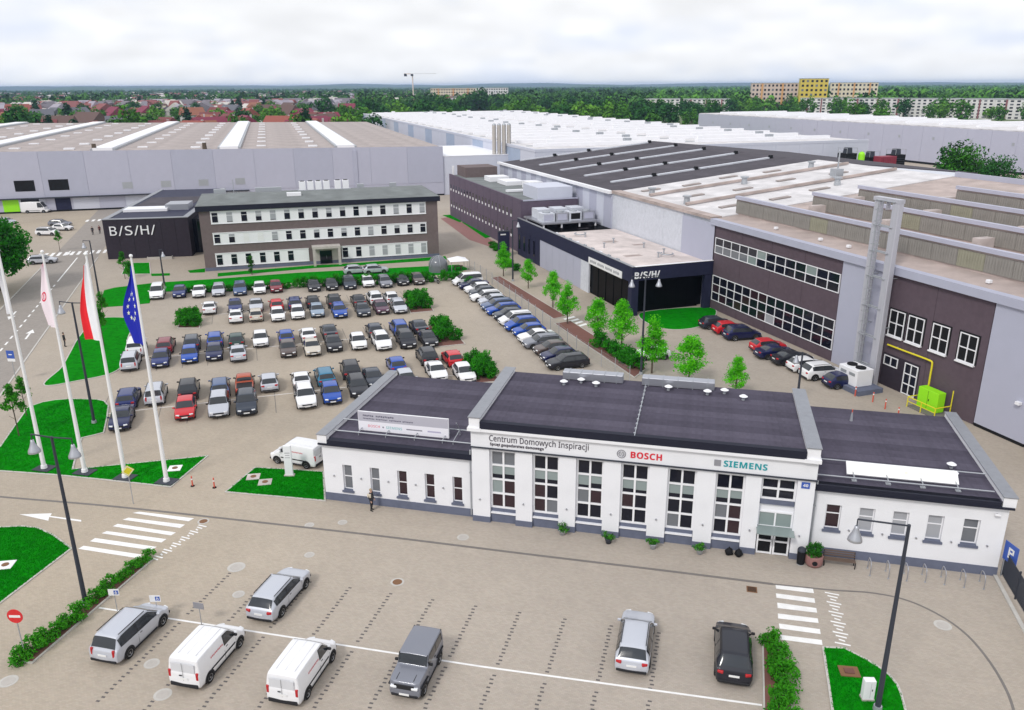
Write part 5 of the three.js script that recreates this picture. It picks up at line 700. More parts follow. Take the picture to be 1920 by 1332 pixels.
  if (s.panel) { part('door_seam', box(0.012, 1.25, 0.01), M.black, g, 0, 1.05, L / 2 + 0.012); part('door_handle', rbox(0.16, 0.06, 0.03, 0.01), M.trimblack, g, -0.14, 0.92, L / 2 + 0.02); for (const x of [-0.5, 0, 0.5]) part('roof_rib', rbox(0.06, 0.02, L * 0.5, 0.008), paintOf.white, g, x, H - 0.004, L * 0.14); }
  if (s.boxy) { for (const sd of [1, -1]) for (const f of s.wf) part('arch_flare', rbox(0.1, 0.09, 0.95, 0.03), M.trimblack, g, sd * (W / 2 + 0.02), 2 * r + 0.06, -L / 2 + f * L); const w = part('spare_wheel', tg.clone().rotateY(Math.PI / 2), M.rubber, g, 0, 0.9, L / 2 + 0.1); part('hub', cyl(0.2, 0.2, 0.1, 16).clone().rotateX(Math.PI / 2), M.rim, w, 0, 0, 0.07); part('roof_gutter', merge([at(box(0.04, 0.05, L * 0.6), -W * 0.44, 0, 0), at(box(0.04, 0.05, L * 0.6), W * 0.44, 0, 0)]), M.trimblack, g, 0, H - 0.09, L * 0.17); part('bonnet_line', box(0.03, 0.02, 1.0), M.trimblack, g, 0.45, 1.125, -1.2); part('bonnet_line', box(0.03, 0.02, 1.0), M.trimblack, g, -0.45, 1.125, -1.2); }
  if (type === 'pickup') part('cargo_cover', rbox(W * 0.82, 0.05, L * 0.32, 0.02), M.trimblack, g, 0, yb - 0.02, L / 2 - L * 0.19);
  return g;
}
const ordinals = ['first', 'second', 'third', 'fourth', 'fifth', 'sixth', 'seventh', 'eighth', 'ninth', 'tenth', 'eleventh', 'twelfth', 'thirteenth', 'fourteenth', 'fifteenth', 'sixteenth', 'seventeenth'];
const rowText = { r1: 'from the left in the back row by the hedge', r2f: 'from the left in the nearer line of row two', r2b: 'from the left in the farther line of row two', r3f: 'from the left in the nearer line of row three', r3b: 'from the left in the farther line of row three', r4f: 'from the left in the nearer line of row four', r4b: 'from the left in the farther line of row four', r5: 'from the far end of the row by the fence', factory: 'from the left along the brown factory wall' };
const rowGroup = { r1: 'cars of the back parking row', r2f: 'cars of parking row two', r2b: 'cars of parking row two', r3f: 'cars of parking row three', r3b: 'cars of parking row three', r4f: 'cars of parking row four', r4b: 'cars of parking row four', r5: 'cars beside the mesh fence', factory: 'cars along the brown factory wall', front: 'vehicles in the front car park', far: 'vehicles parked farther off' };
const frontText = ['silver minivan parked farthest left in the front car park', 'silver estate car parked behind the two white vans', 'white delivery van beside the silver minivan', 'white delivery van next to the grey boxy off-roader', 'grey boxy off-roader facing the camera', 'silver estate car beside the black off-roader', 'black off-roader beside the mulch bed at lower right'];
const farText = ['silver saloon at the left edge before the warehouse', 'white minivan parked at the far left yard', 'grey estate car behind the white minivan', 'white hatchback next to the grey estate car', 'white high box van before the dock gates', 'silver estate car under the big street tree', 'silver hatchback behind the hedge, left of two', 'silver hatchback behind the hedge, right of two'];
{
  const protos = {}, rows = {};
  for (const c of CARS) (rows[c[0]] ||= []).push(c);
  for (const k of Object.keys(rows)) if (!['front', 'far', 'r5'].includes(k)) rows[k].sort((a, b) => a[1] - b[1]);
  for (const [row, list] of Object.entries(rows)) list.forEach(([, x, z, h, type, colour], i) => {
    const p = (protos[type] ||= makeCar(type)), o = p.clone(), s = carSpec[type];
    o.name = numbered({ panelvan: 'delivery_van', van: 'passenger_van', boxvan: 'box_van', jeep: 'off_road_car' }[type] || 'parked_car'); o.position.set(x, 0.004, z); o.rotation.y = -rad(h);
    o.traverse((m) => { if (m.name === 'body') m.material = paintOf[colour]; if (m.name === 'mirror' && (x * 7 | 0) % 2) m.material = paintOf[colour]; });
    const label = row === 'front' ? frontText[i] : row === 'far' ? farText[i] : row === 'tree' ? 'white hatchback half hidden behind the young trees' : row === 'lawn' ? 'white delivery van behind the totem lawn and showroom' : `${colour} ${s.word}, ${ordinals[i]} ${rowText[row]}`;
    o.userData = { label, category: /van/.test(type) ? 'van' : 'car' }; if (rowGroup[row]) o.userData.group = rowGroup[row];
    if (type === 'panelvan') for (const sd of [1, -1]) {   // red and grey lettering strokes on the load side
      part('side_lettering', merge(Array.from({ length: 9 }, (_, k) => at(box(0.006, 0.10, 0.085), 0, (k % 2) * 0.012, -0.5 + k * 0.125))), std(lin(0.60, 0.16, 0.18), 0.5), o, sd * (s.W / 2 * 0.972), 1.28, 0.55); }
    scene.add(o);
  });
}

// ------------------------------------------------------------------ trees, shrubs, hedges
// a crown: leaf faces gathered in clumps through the volume; colour varies leaf by leaf and clump by clump
function crown(o) {
  const { n, clumps, rx, ry, rz = rx, leaf, c0, c1, shape = 'oval', y0 = 0, spread = 0.34 } = o, pos = [], nor = [], col = [], C = [];
  for (let i = 0; i < clumps; i++) {
    let x, y, z; do { x = rr(-1, 1); y = rr(-1, 1); z = rr(-1, 1); } while (x * x + y * y + z * z > 1 || x * x + y * y + z * z < 0.12);
    let k = 1; if (shape === 'cone') k = (1 - (y + 1) / 2) * 0.92 + 0.16; else if (shape === 'flame') k = y < -0.5 ? 0.6 + (y + 1) * 0.85 : 1.05 - (y + 0.5) * 0.68;
    C.push([x * rx * k, y * ry, z * rz * k, rr(0.7, 1.25), rnd()]);
  }
  const v = new THREE.Vector3(), e1 = new THREE.Vector3(), e2 = new THREE.Vector3(), nn = new THREE.Vector3();
  for (let i = 0; i < n; i++) {
    const c = C[i % clumps], R = Math.min(rx, ry) * spread * c[3]; let x, y, z; do { x = rr(-1, 1); y = rr(-1, 1); z = rr(-1, 1); } while (x * x + y * y + z * z > 1);
    v.set(c[0] + x * R, c[1] + y * R * 0.8 + y0, c[2] + z * R);
    nn.set(x + rr(-0.7, 0.7), y + rr(-0.2, 1.0), z + rr(-0.7, 0.7)).normalize(); e1.set(rr(-1, 1), rr(-1, 1), rr(-1, 1)).cross(nn).normalize(); e2.crossVectors(nn, e1);
    const L = leaf * rr(0.6, 1.3), w = L * 0.55, q = [[-L, 0], [0, -w], [L, 0], [0, w]].map(([a, b]) => [v.x + e1.x * a + e2.x * b, v.y + e1.y * a + e2.y * b, v.z + e1.z * a + e2.z * b]);
    const t = Math.min(1, Math.max(0, c[4] * 0.7 + rr(0, 0.45) - 0.08)), cc = [0, 1, 2].map((k) => (c0[k] + (c1[k] - c0[k]) * t));
    for (const k of [0, 1, 2, 0, 2, 3]) { pos.push(...q[k]); nor.push(nn.x, nn.y, nn.z); col.push(...cc); }
  }
  const g = new THREE.BufferGeometry(); g.setAttribute('position', new THREE.Float32BufferAttribute(pos, 3)); g.setAttribute('normal', new THREE.Float32BufferAttribute(nor, 3)); g.setAttribute('color', new THREE.Float32BufferAttribute(col, 3)); return g;
}
M.leaf = new THREE.MeshPhysicalMaterial({ color: 0xffffff, roughness: 0.8, vertexColors: true, side: THREE.DoubleSide, transmission: 0.48, thickness: 0, specularIntensity: 0.15 });
M.leafdry = new THREE.MeshPhysicalMaterial({ color: 0xffffff, roughness: 0.9, vertexColors: true, side: THREE.DoubleSide, specularIntensity: 0.12 });
function trunkGeo(h, r, limbs, reach, y0) {
  const l = [new THREE.CylinderGeometry(r * 0.45, r, h, 8).translate(0, h / 2, 0)];
  for (let i = 0; i < limbs; i++) { const a = i * 2.4 + 0.4, y = y0 + (h - y0) * i / limbs, k = reach * (1 - 0.5 * i / limbs); l.push(bar(0, y, 0, Math.cos(a) * k, y + k * 0.9, Math.sin(a) * k, r * 0.28, 5)); }
  return merge(l);
}
{ // young lime-green trees along the mulch beds
  const lo = [0.05, 0.38, 0.006], hi = [0.19, 0.78, 0.015], variants = [];
  for (let i = 0; i < 3; i++) variants.push([crown({ n: 4200, clumps: 70, rx: 1.5, ry: 2.05, leaf: 0.10, c0: lo, c1: hi, shape: 'flame', spread: 0.36 }), trunkGeo(3.6, 0.09, 9, 0.9, 1.3)]);
  const L = ['farthest young tree of the row beside the fence', 'second young tree of the row from the far end', 'third young tree of the row from the far end', 'fourth young tree, standing where the mulch bed is broken', 'fifth young tree of the row, opposite the dark entrance', 'sixth young tree of the row, with shrubs at its foot', 'seventh young tree, in front of the white hatchback', 'eighth young tree, just behind the showroom roof', 'nearest small young tree behind the right roof duct'];
  YOUNG.forEach(([x, z], i) => {
    const h = [5.2, 4.6, 5.1, 5.3, 5.6, 6.0, 6.0, 5.4, 4.2][i], k = h / 5.2, t = thing('young_tree', L[i], 'tree', x, 0, z, i * 1.3, 'young trees along the fence'), v = variants[i % 3];
    const c = part('crown', v[0], M.leaf, t, 0, 3.3 * k, 0); c.scale.set(k * (i === 7 ? 1.25 : 1), k, k * (i === 7 ? 1.25 : 1)); const tr = part('trunk', v[1], M.bark, t); tr.scale.setScalar(k);
  });
  const sv = [0, 1].map(() => crown({ n: 1500, clumps: 34, rx: 1.0, ry: 0.8, leaf: 0.11, c0: [0.008, 0.14, 0.003], c1: [0.05, 0.40, 0.010], spread: 0.5 }));
  const shrub = (x, z, s, h, label, group, m = 0) => { const t = thing('shrub', label, 'shrub', x, 0, z, x * 3.1, group); const c = part('foliage', sv[m], M.leaf, t, 0, 0.75 * h, 0); c.scale.set(s, h, s); part('stem', memo('stems', () => merge([0, 1, 2, 3, 4].map((k) => bar(0, 0, 0, Math.cos(k * 1.3) * 0.35, 0.9, Math.sin(k * 1.3) * 0.35, 0.025, 5)))), M.bark, t).scale.set(s, h, s); return t; };
  // parking islands
  const isl = (k, n, word) => { const p = POLY[k], cx = p.reduce((a, q) => a + q[0], 0) / p.length, cz = p.reduce((a, q) => a + q[1], 0) / p.length; for (let i = 0; i < n; i++) { const a = p[i % p.length], f = i < p.length ? 0.5 : 0.08; shrub(cx + (a[0] - cx) * f, cz + (a[1] - cz) * f, rr(0.85, 1.1), rr(1.1, 1.45), word + ['', ', second clump', ', third clump', ', fourth clump', ', fifth clump', ', sixth clump'][i], `shrubs of the ${k.replace('isle', 'island ')}`, i % 2); } };
  isl('isle1', 5, 'bushy green shrub on the small left parking island'); isl('isle2', 6, 'bushy green shrub on the island ending row two'); isl('isle3', 6, 'bushy green shrub on the island ending row three'); isl('isle4', 6, 'bushy green shrub on the island ending row four');
  for (let i = 0; i < 5; i++) shrub(-11.2 + i * 1.25 + rr(-0.3, 0.3), -89.0 + i * 1.7, rr(0.8, 1.1), rr(0.9, 1.3), 'green shrub on the red mulch among the young trees', 'shrubs among the young trees', i % 2);
  // loose low shrubs of the two front beds
  const loose = [0, 1].map(() => crown({ n: 900, clumps: 22, rx: 0.66, ry: 0.5, leaf: 0.082, c0: [0.012, 0.16, 0.004], c1: [0.08, 0.42, 0.015], spread: 0.55 }));
  const low = (x, z, s, label, group, i) => { const t = thing('bed_shrub', label, 'shrub', x, 0, z, x * 2.7, group), c = part('foliage', loose[i % 2], M.leaf, t, 0, 0.45 * s, 0); c.scale.setScalar(s); part('stem', memo('twig', () => merge([0, 1, 2, 3].map((k) => bar(0, 0, 0, Math.cos(k * 1.7) * 0.4, 0.75, Math.sin(k * 1.7) * 0.4, 0.016, 5)))), M.bark, t).scale.setScalar(s); };
  for (let i = 0; i < 14; i++) { const k = i / 13, P = POLY.bed_left, a = [(P[0][0] + P[1][0]) / 2, (P[0][1] + P[1][1]) / 2], b = [(P[2][0] + P[3][0]) / 2, (P[2][1] + P[3][1]) / 2]; if (i === 6) continue; low(a[0] + (b[0] - a[0]) * k + rr(-0.2, 0.2), a[1] + (b[1] - a[1]) * k, rr(0.6, 1.0), `loose green shrub in the lower left bed, ${ordinals[13 - i > 6 ? 12 - i + 0 : 13 - i]} from its far end`, 'shrubs of the left front bed', i); }
  for (let i = 0; i < 13; i++) low(4.9 + rr(0.1, 0.75) + i * 0.02, -38.6 + i * 0.85, rr(0.75, 1.1), `loose green shrub in the lower right bed, ${ordinals[i]} from its far end`, 'shrubs of the right front bed', i);
  // hedge behind the back row, ending in shrubs
  const hb = (u) => { const a = [-75.5, -101.3], b = [-38.4, -117.6]; return [a[0] + (b[0] - a[0]) * u, a[1] + (b[1] - a[1]) * u]; };
  for (let i = 0; i < 30; i++) { const [x, z] = hb(i / 29); if (i < 12) shrub(x, z, 0.8, 0.62, `low clipped bush of the hedge behind the cars, ${ordinals[i]} from the left`, 'bushes of the clipped hedge', i % 2); else shrub(x + rr(-0.3, 0.3), z + rr(-0.3, 0.3), rr(0.7, 1.0), rr(0.8, 1.25), `leafy bush of the loose hedge behind the cars, ${ordinals[i - 12] || 'rightmost'} from its left end`, 'bushes of the loose hedge', i % 2); }
  for (const [x, z] of [[-37.2, -117.5], [-35.8, -116.2], [-34.6, -114.6]]) shrub(x, z, 0.9, 1.0, 'bush at the corner by the white passenger van', 'bushes by the corner', 0);
  for (const [x, z] of [[-33.0, -131], [-31.8, -128.8], [-30.4, -126.8], [-36.5, -140.5], [-37.5, -142.5], [-39, -145]]) shrub(x, z, 0.9, 0.85, 'yellow green bush along the pavilion wall', 'bushes along the pavilion wall', 1);
  // saplings along the street verge
  const sap = [crown({ n: 900, clumps: 26, rx: 1.0, ry: 1.7, leaf: 0.13, c0: [0.012, 0.14, 0.004], c1: [0.07, 0.40, 0.015], shape: 'flame', spread: 0.4 }), trunkGeo(4.2, 0.06, 7, 0.7, 1.6)];
  for (const [x, z, k, l] of [[-57.5, -52.5, 1.0, 'thin sapling on the flag lawn beside the lamp'], [-60.5, -56.5, 0.8, 'small sapling at the street corner of the flag lawn'], [-68.5, -76.5, 1.0, 'slim sapling on the verge behind the red and white flag'], [-74.5, -84, 0.9, 'slim sapling on the upper verge near the hedge'], [-84, -101.5, 0.9, 'slim sapling by the dark block corner'], [-90, -107.5, 0.9, 'slim sapling nearest the dark block wall'], [-118, -125, 0.8, 'sparse brownish sapling at the far crossing']]) { const t = thing('sapling', l, 'tree', x, 0, z, x, 'saplings along the street'); part('crown', sap[0], M.leaf, t, 0, 3.2 * k, 0).scale.setScalar(k); part('trunk', sap[1], M.bark, t).scale.setScalar(k); }
  { const t = thing('cone_shrub', 'slim dark cypress before the office wall', 'shrub', -71.6, 0, -114.6); part('foliage', crown({ n: 700, clumps: 24, rx: 0.5, ry: 1.5, leaf: 0.12, c0: [0.012, 0.06, 0.008], c1: [0.04, 0.15, 0.02], shape: 'cone', spread: 0.7 }), M.leafdry, t, 0, 1.9, 0); part('stem', cyl(0.05, 0.07, 1.2, 8), M.bark, t, 0, 0.6, 0); }
  // big street tree at the left edge, dark trees right of the white halls
  const big = crown({ n: 9000, clumps: 120, rx: 4.6, ry: 4.0, leaf: 0.26, c0: [0.008, 0.10, 0.003], c1: [0.035, 0.30, 0.010], spread: 0.36 }), bigT = trunkGeo(6.5, 0.32, 9, 2.6, 2.0);
  for (const [x, z, k, l] of [[-103.5, -96.5, 1.1, 'big round street tree at the left edge'], [-101.5, -86, 1.0, 'big street tree cut by the left edge']]) { const t = thing('street_tree', l, 'tree', x, 0, z, x); part('crown', big, M.leaf, t, 0, 6.3 * k, 0).scale.setScalar(k); part('trunk', bigT, M.bark, t).scale.setScalar(k); }
}

// ------------------------------------------------------------------ flags, lamps, signs, furniture
{
  const star = (c, x, y, r) => { c.beginPath(); for (let i = 0; i < 10; i++) { const a = -Math.PI / 2 + i * Math.PI / 5, k = i % 2 ? r * 0.4 : r; c.lineTo(x + Math.cos(a) * k, y + Math.sin(a) * k); } c.fill(); };
  const maps = [
    marks(128, 256, (c, w, h) => { c.fillStyle = '#f2f2f6'; c.fillRect(0, 0, w, h); }),
    marks(256, 512, (c, w, h) => { c.fillStyle = '#f0e2ea'; c.fillRect(0, 0, w, h); c.fillStyle = '#d81e48'; c.fillRect(0, 10, w * 0.3, 34); c.lineWidth = 13; c.strokeStyle = '#d81e48'; c.beginPath(); c.arc(w * 0.5, h * 0.52, 32, 0, 7); c.stroke(); c.fillRect(w * 0.5 - 6, h * 0.52 - 20, 12, 40); }),
    marks(256, 512, (c, w, h) => { c.fillStyle = '#eeeef4'; c.fillRect(0, 0, w, h); c.fillStyle = '#e4202c'; c.fillRect(w * 0.5, 0, w * 0.5, h); }),
    marks(256, 512, (c, w, h) => { c.fillStyle = '#0d1ea8'; c.fillRect(0, 0, w, h); c.fillStyle = '#e9ecc8'; for (let i = 0; i < 12; i++) { const a = i * Math.PI / 6; star(c, w * 0.5 + Math.cos(a) * 72, h * 0.5 + Math.sin(a) * 92, 19); } }),
  ];
  const cloth = (wmax, len, k) => { // hoist on the mast, free edge sagging away to the left in folds
    const nu = 14, nv = 34, pos = [], uv = [], idx = [];
    for (let j = 0; j <= nv; j++) for (let i = 0; i <= nu; i++) { const u = i / nu, v = j / nv, w = wmax * (0.16 + 0.84 * Math.pow(Math.sin(Math.min(1, v * 1.25 + 0.05) * Math.PI / 2), 1.2)) * (1 - 0.22 * Math.max(0, v - 0.6) / 0.4); pos.push(-u * w - 0.08, -v * len * (1 - 0.05 * u) - u * 0.55 * (1 - v) - u * v * 0.15, Math.sin(u * 7.5 + v * 3 + k) * 0.17 * u + Math.sin(v * 7 + k * 2) * 0.1 * u); uv.push(u, 1 - v); }
    for (let j = 0; j < nv; j++) for (let i = 0; i < nu; i++) { const a = j * (nu + 1) + i, b = a + 1, c = a + nu + 1, d = c + 1; idx.push(a, b, c, b, d, c); }
    const g = new THREE.BufferGeometry(); g.setAttribute('position', new THREE.Float32BufferAttribute(pos, 3)); g.setAttribute('uv', new THREE.Float32BufferAttribute(uv, 2)); g.setIndex(idx); g.computeVertexNormals(); return g;
  };
  const L = ['white mast at the left edge, first of four', 'white mast carrying the pale pink flag', 'white mast carrying the red and white flag', 'white mast carrying the blue starred flag'], FL = ['plain white flag hanging furled at the left edge', 'pale flag with red emblem on the second mast', 'red and white flag on the third mast', 'blue flag with a ring of pale stars'];
  FLAGPOLES.forEach(([x, z], i) => {
    const h = 17.7, t = thing('flagpole', L[i], 'flagpole', x, 0, z, 0, 'flagpoles on the lawn');
    part('mast', new THREE.CylinderGeometry(0.07, 0.17, h, 16).translate(0, h / 2, 0), M.polewhite, t); part('base_plate', box(1.5, 0.09, 1.1), M.anthracite, t, 0, 0.075, 0); part('socket', cyl(0.22, 0.26, 0.35, 16), M.polewhite, t, 0, 0.2, 0); part('finial', new THREE.SphereGeometry(0.13, 14, 10), M.polewhite, t, 0, h + 0.08, 0);
    const f = single('flag', cloth([0.35, 1.15, 1.25, 1.45][i], [4.5, 5.2, 6.0, 6.1][i], i * 1.7), new THREE.MeshPhysicalMaterial({ map: maps[i], roughness: 0.8, side: THREE.DoubleSide, sheen: 0.3 }), FL[i], 'flag', x, h - [0.3, 0.5, 0.4, 0.5][i], z, [0.1, -0.1, 0.15, -0.2][i], 'flags on the masts');
  });
}
function lamp(label, x, z, h, arms, turn = 0, s = 1) {
  const t = thing('street_lamp', label, 'street lamp', x, 0, z, turn, 'street lamps of the works'); part('pole', new THREE.CylinderGeometry(0.075 * s, 0.14 * s, h, 12).translate(0, h / 2, 0), M.anthracite, t); part('foot', cyl(0.2, 0.24, 0.3, 12), M.galv, t, 0, 0.15, 0);
  for (const a of arms) { part('arm', merge([bar(0, h - 0.06, 0, a, h, 0, 0.045, 8), bar(a, h, 0, a, h - 0.4, 0, 0.03, 6)]), M.anthracite, t); const sh_ = part('lamp_shade', new THREE.LatheGeometry([[0.02, 0], [0.09, 0], [0.11, -0.14], [0.2, -0.4], [0.31, -0.62], [0.33, -0.75], [0.29, -0.75], [0.0, -0.68]].map((p) => new THREE.Vector2(...p)), 20), M.steel, t, a, h - 0.35, 0); part('diffuser', new THREE.SphereGeometry(0.24, 14, 6, 0, 6.283, 1.57, 1.57), M.glassgrey, sh_, 0, -0.72, 0).scale.y = 0.45; }
  return t;
}
lamp('tall double lamp in the left mulch bed', -34.14, -33.15, 10.9, [-1.35, 1.3]); lamp('tall single arm lamp on the right front lawn', 9.74, -34.82, 10.3, [-2.15]); lamp('tall double lamp among the young trees', -5.65, -80.66, 10.6, [-1.4, 1.4], 0.3); lamp('tall double lamp on the flag lawn', -53.08, -56.47, 11.4, [-1.3, 1.1]);
lamp('thin lamp beyond the verge by the dark block', -85.1, -95.8, 8.5, [-0.9], 0.4); lamp('thin lamp before the dark block wall', -79.6, -103.2, 6.0, [0.5]); lamp('thin lamp by the far end of the tree row', -28.9, -119.2, 9.5, [0.9], 0.5); lamp('thin lamp behind the right showroom wing', 9.5, -75, 5.4, [-0.5]);
const disc = (r, n = 24) => memo('d' + r + n, () => new THREE.CylinderGeometry(r, r, 0.03, n).rotateX(Math.PI / 2));
{ let t = thing('no_entry_sign', 'round red no-entry sign at the left bed', 'road sign', -33.87, 0, -28.38, 0.2); part('post', cyl(0.03, 0.03, 2.9, 8), M.galv, t, 0, 1.45, 0); const d = part('disc', disc(0.42), M.red, t, 0, 2.75, 0.05); part('bar', box(0.6, 0.14, 0.01), M.plate, d, 0, 0, 0.021);
  t = thing('yellow_sign', 'yellow diamond sign beside the zebra crossing', 'road sign', -39.56, 0, -44.34, 0.9); part('post', cyl(0.03, 0.03, 2.9, 8), M.galv, t, 0, 1.45, 0); const y = part('plate', rbox(0.62, 0.62, 0.03, 0.01), M.yellow, t, 0, 2.7, 0.05); y.rotation.z = Math.PI / 4; part('border', merge([at(box(0.04, 0.56, 0.01), -0.25, 0, 0.016), at(box(0.04, 0.56, 0.01), 0.25, 0, 0.016), at(box(0.46, 0.04, 0.01), 0, 0.26, 0.016), at(box(0.46, 0.04, 0.01), 0, -0.26, 0.016)]), M.plate, y);
  t = thing('blue_sign', 'blue road sign with white lower plate by the street', 'road sign', -68.9, 0, -64.0, 0.1); part('post', cyl(0.035, 0.035, 3.2, 8), M.galv, t, 0, 1.6, 0); part('plate', box(0.85, 0.85, 0.03), M.blue, t, 0, 3.0, 0.05); part('lower_plate', box(0.85, 0.3, 0.03), M.plate, t, 0, 2.4, 0.05); part('symbol', merge([at(box(0.4, 0.1, 0.01), 0, 0, 0.02)]), M.plate, t, 0, 3.0, 0.05);
  for (const [x, z, l] of [[-31.93, -33.09, 'blue and white parking sign nearest the left bed'], [-29.2, -33.12, 'blue and white parking sign behind the silver minivan']]) { t = thing('parking_sign', l, 'road sign', x, 0, z, 0.25, 'parking signs of the front bays'); part('post', cyl(0.025, 0.025, 1.5, 8), M.galv, t, 0, 0.75, 0); part('plate', box(0.62, 0.42, 0.02), M.plate, t, 0, 1.3, 0.035); const s = part('symbol', box(0.26, 0.26, 0.012), M.blue, t, 0.14, 1.3, 0.047); part('wheelchair_mark', merge([at(new THREE.TorusGeometry(0.06, 0.014, 6, 14), 0, -0.03, 0.009), at(box(0.03, 0.12, 0.01), -0.01, 0.05, 0.009)]), M.plate, s); }
  t = thing('parking_sign', 'grey back of a sign plate left of the silver estate', 'road sign', -26.36, 0, -33.09, 0, 'parking signs of the front bays'); part('post', cyl(0.025, 0.025, 1.5, 8), M.galv, t, 0, 0.75, 0); part('plate', box(0.66, 0.4, 0.02), M.signgrey, t, 0, 1.3, 0.035);
  t = thing('totem_sign', 'slim white totem on the lawn beside the showroom', 'totem', -30.5, 0, -50.97, 0.25); part('body', rbox(0.62, 2.6, 0.2, 0.03), M.trim, t, 0, 1.33, 0); part('foot', box(0.8, 0.08, 0.4), M.concrete, t, 0, 0.09, 0); part('face_lines', merge([at(box(0.4, 0.05, 0.01), 0, 0.7, 0), at(box(0.34, 0.04, 0.01), 0, 0.5, 0), at(box(0.4, 0.04, 0.01), 0, 0.3, 0)]), M.signgrey, t, 0, 1.33, 0.104);
  t = thing('fence_sign', 'blue sign board on the fence at the right corner', 'sign', 19.35, 0, -48.2, -1.2); part('board', box(1.1, 1.25, 0.04), M.blue, t, 0, 1.9, 0); part('board_mark', merge([at(box(0.12, 0.7, 0.01), -0.12, 0, 0), at(box(0.3, 0.12, 0.01), 0.05, 0.28, 0), at(box(0.3, 0.12, 0.01), 0.05, 0.02, 0), at(box(0.12, 0.36, 0.01), 0.2, 0.15, 0)]), M.plate, t, 0, 1.9, 0.026); for (const s of [-0.45, 0.45]) part('post', cyl(0.03, 0.03, 2.5, 8), M.galv, t, s, 1.25, -0.05);
}
for (const [x, z, l] of [[-36.95, -47.75, 'left red and white plastic post by the flag lawn tip'], [-35.16, -47.9, 'right red and white plastic post by the flag lawn tip']]) { const t = thing('marker_post', l, 'bollard', x, 0, z, 0, 'marker posts by the flag lawn'); part('post', cyl(0.05, 0.06, 0.85, 10), M.bollard, t, 0, 0.42, 0); part('band', cyl(0.058, 0.058, 0.12, 10), M.plate, t, 0, 0.6, 0); part('foot', cyl(0.14, 0.16, 0.06, 12), M.black, t, 0, 0.03, 0); }
{ const t = thing('cycle_stand', 'bent steel cycle stand, first from the bench', 'cycle stand', 0, 0, 0, 0, 'cycle stands along the right wing'); part('hoop', merge([tube([[0, 0, 0.42], [0, 0.6, 0.42], [0, 0.82, 0.32], [0, 0.88, 0], [0, 0.82, -0.32], [0, 0.6, -0.42], [0, 0, -0.42]], 0.03, 8, 30)]), M.steel, t); part('foot', merge([at(cyl(0.07, 0.07, 0.02, 12), 0, 0.012, 0.42), at(cyl(0.07, 0.07, 0.02, 12), 0, 0.012, -0.42)]), M.galv, t);
  RACKS.forEach(([x, z], i) => { if (!i) t.position.set(x, 0, z - 0.4); else copy(t, x, 0, z - 0.4, 0, `bent steel cycle stand, ${ordinals[i]} from the bench`); }); }
const pv = crown({ n: 420, clumps: 14, rx: 0.36, ry: 0.32, leaf: 0.06, c0: [0.015, 0.09, 0.01], c1: [0.06, 0.24, 0.02], spread: 0.6 });
PLANTERS.forEach(([x, z], i) => { const t = thing('planter', `small potted shrub against the showroom, ${ordinals[i]} from the left`, 'planter', x, 0, z + 0.05, i, 'potted shrubs along the showroom'); part('pot', new THREE.LatheGeometry([[0, 0], [0.17, 0], [0.25, 0.34], [0.28, 0.36], [0.28, 0.4], [0.23, 0.4], [0.2, 0.34], [0, 0.34]].map((p) => new THREE.Vector2(...p)), 18), i === 1 ? M.anthracite : M.galv, t); part('foliage', pv, M.leafdry, t, 0, 0.6, 0); });
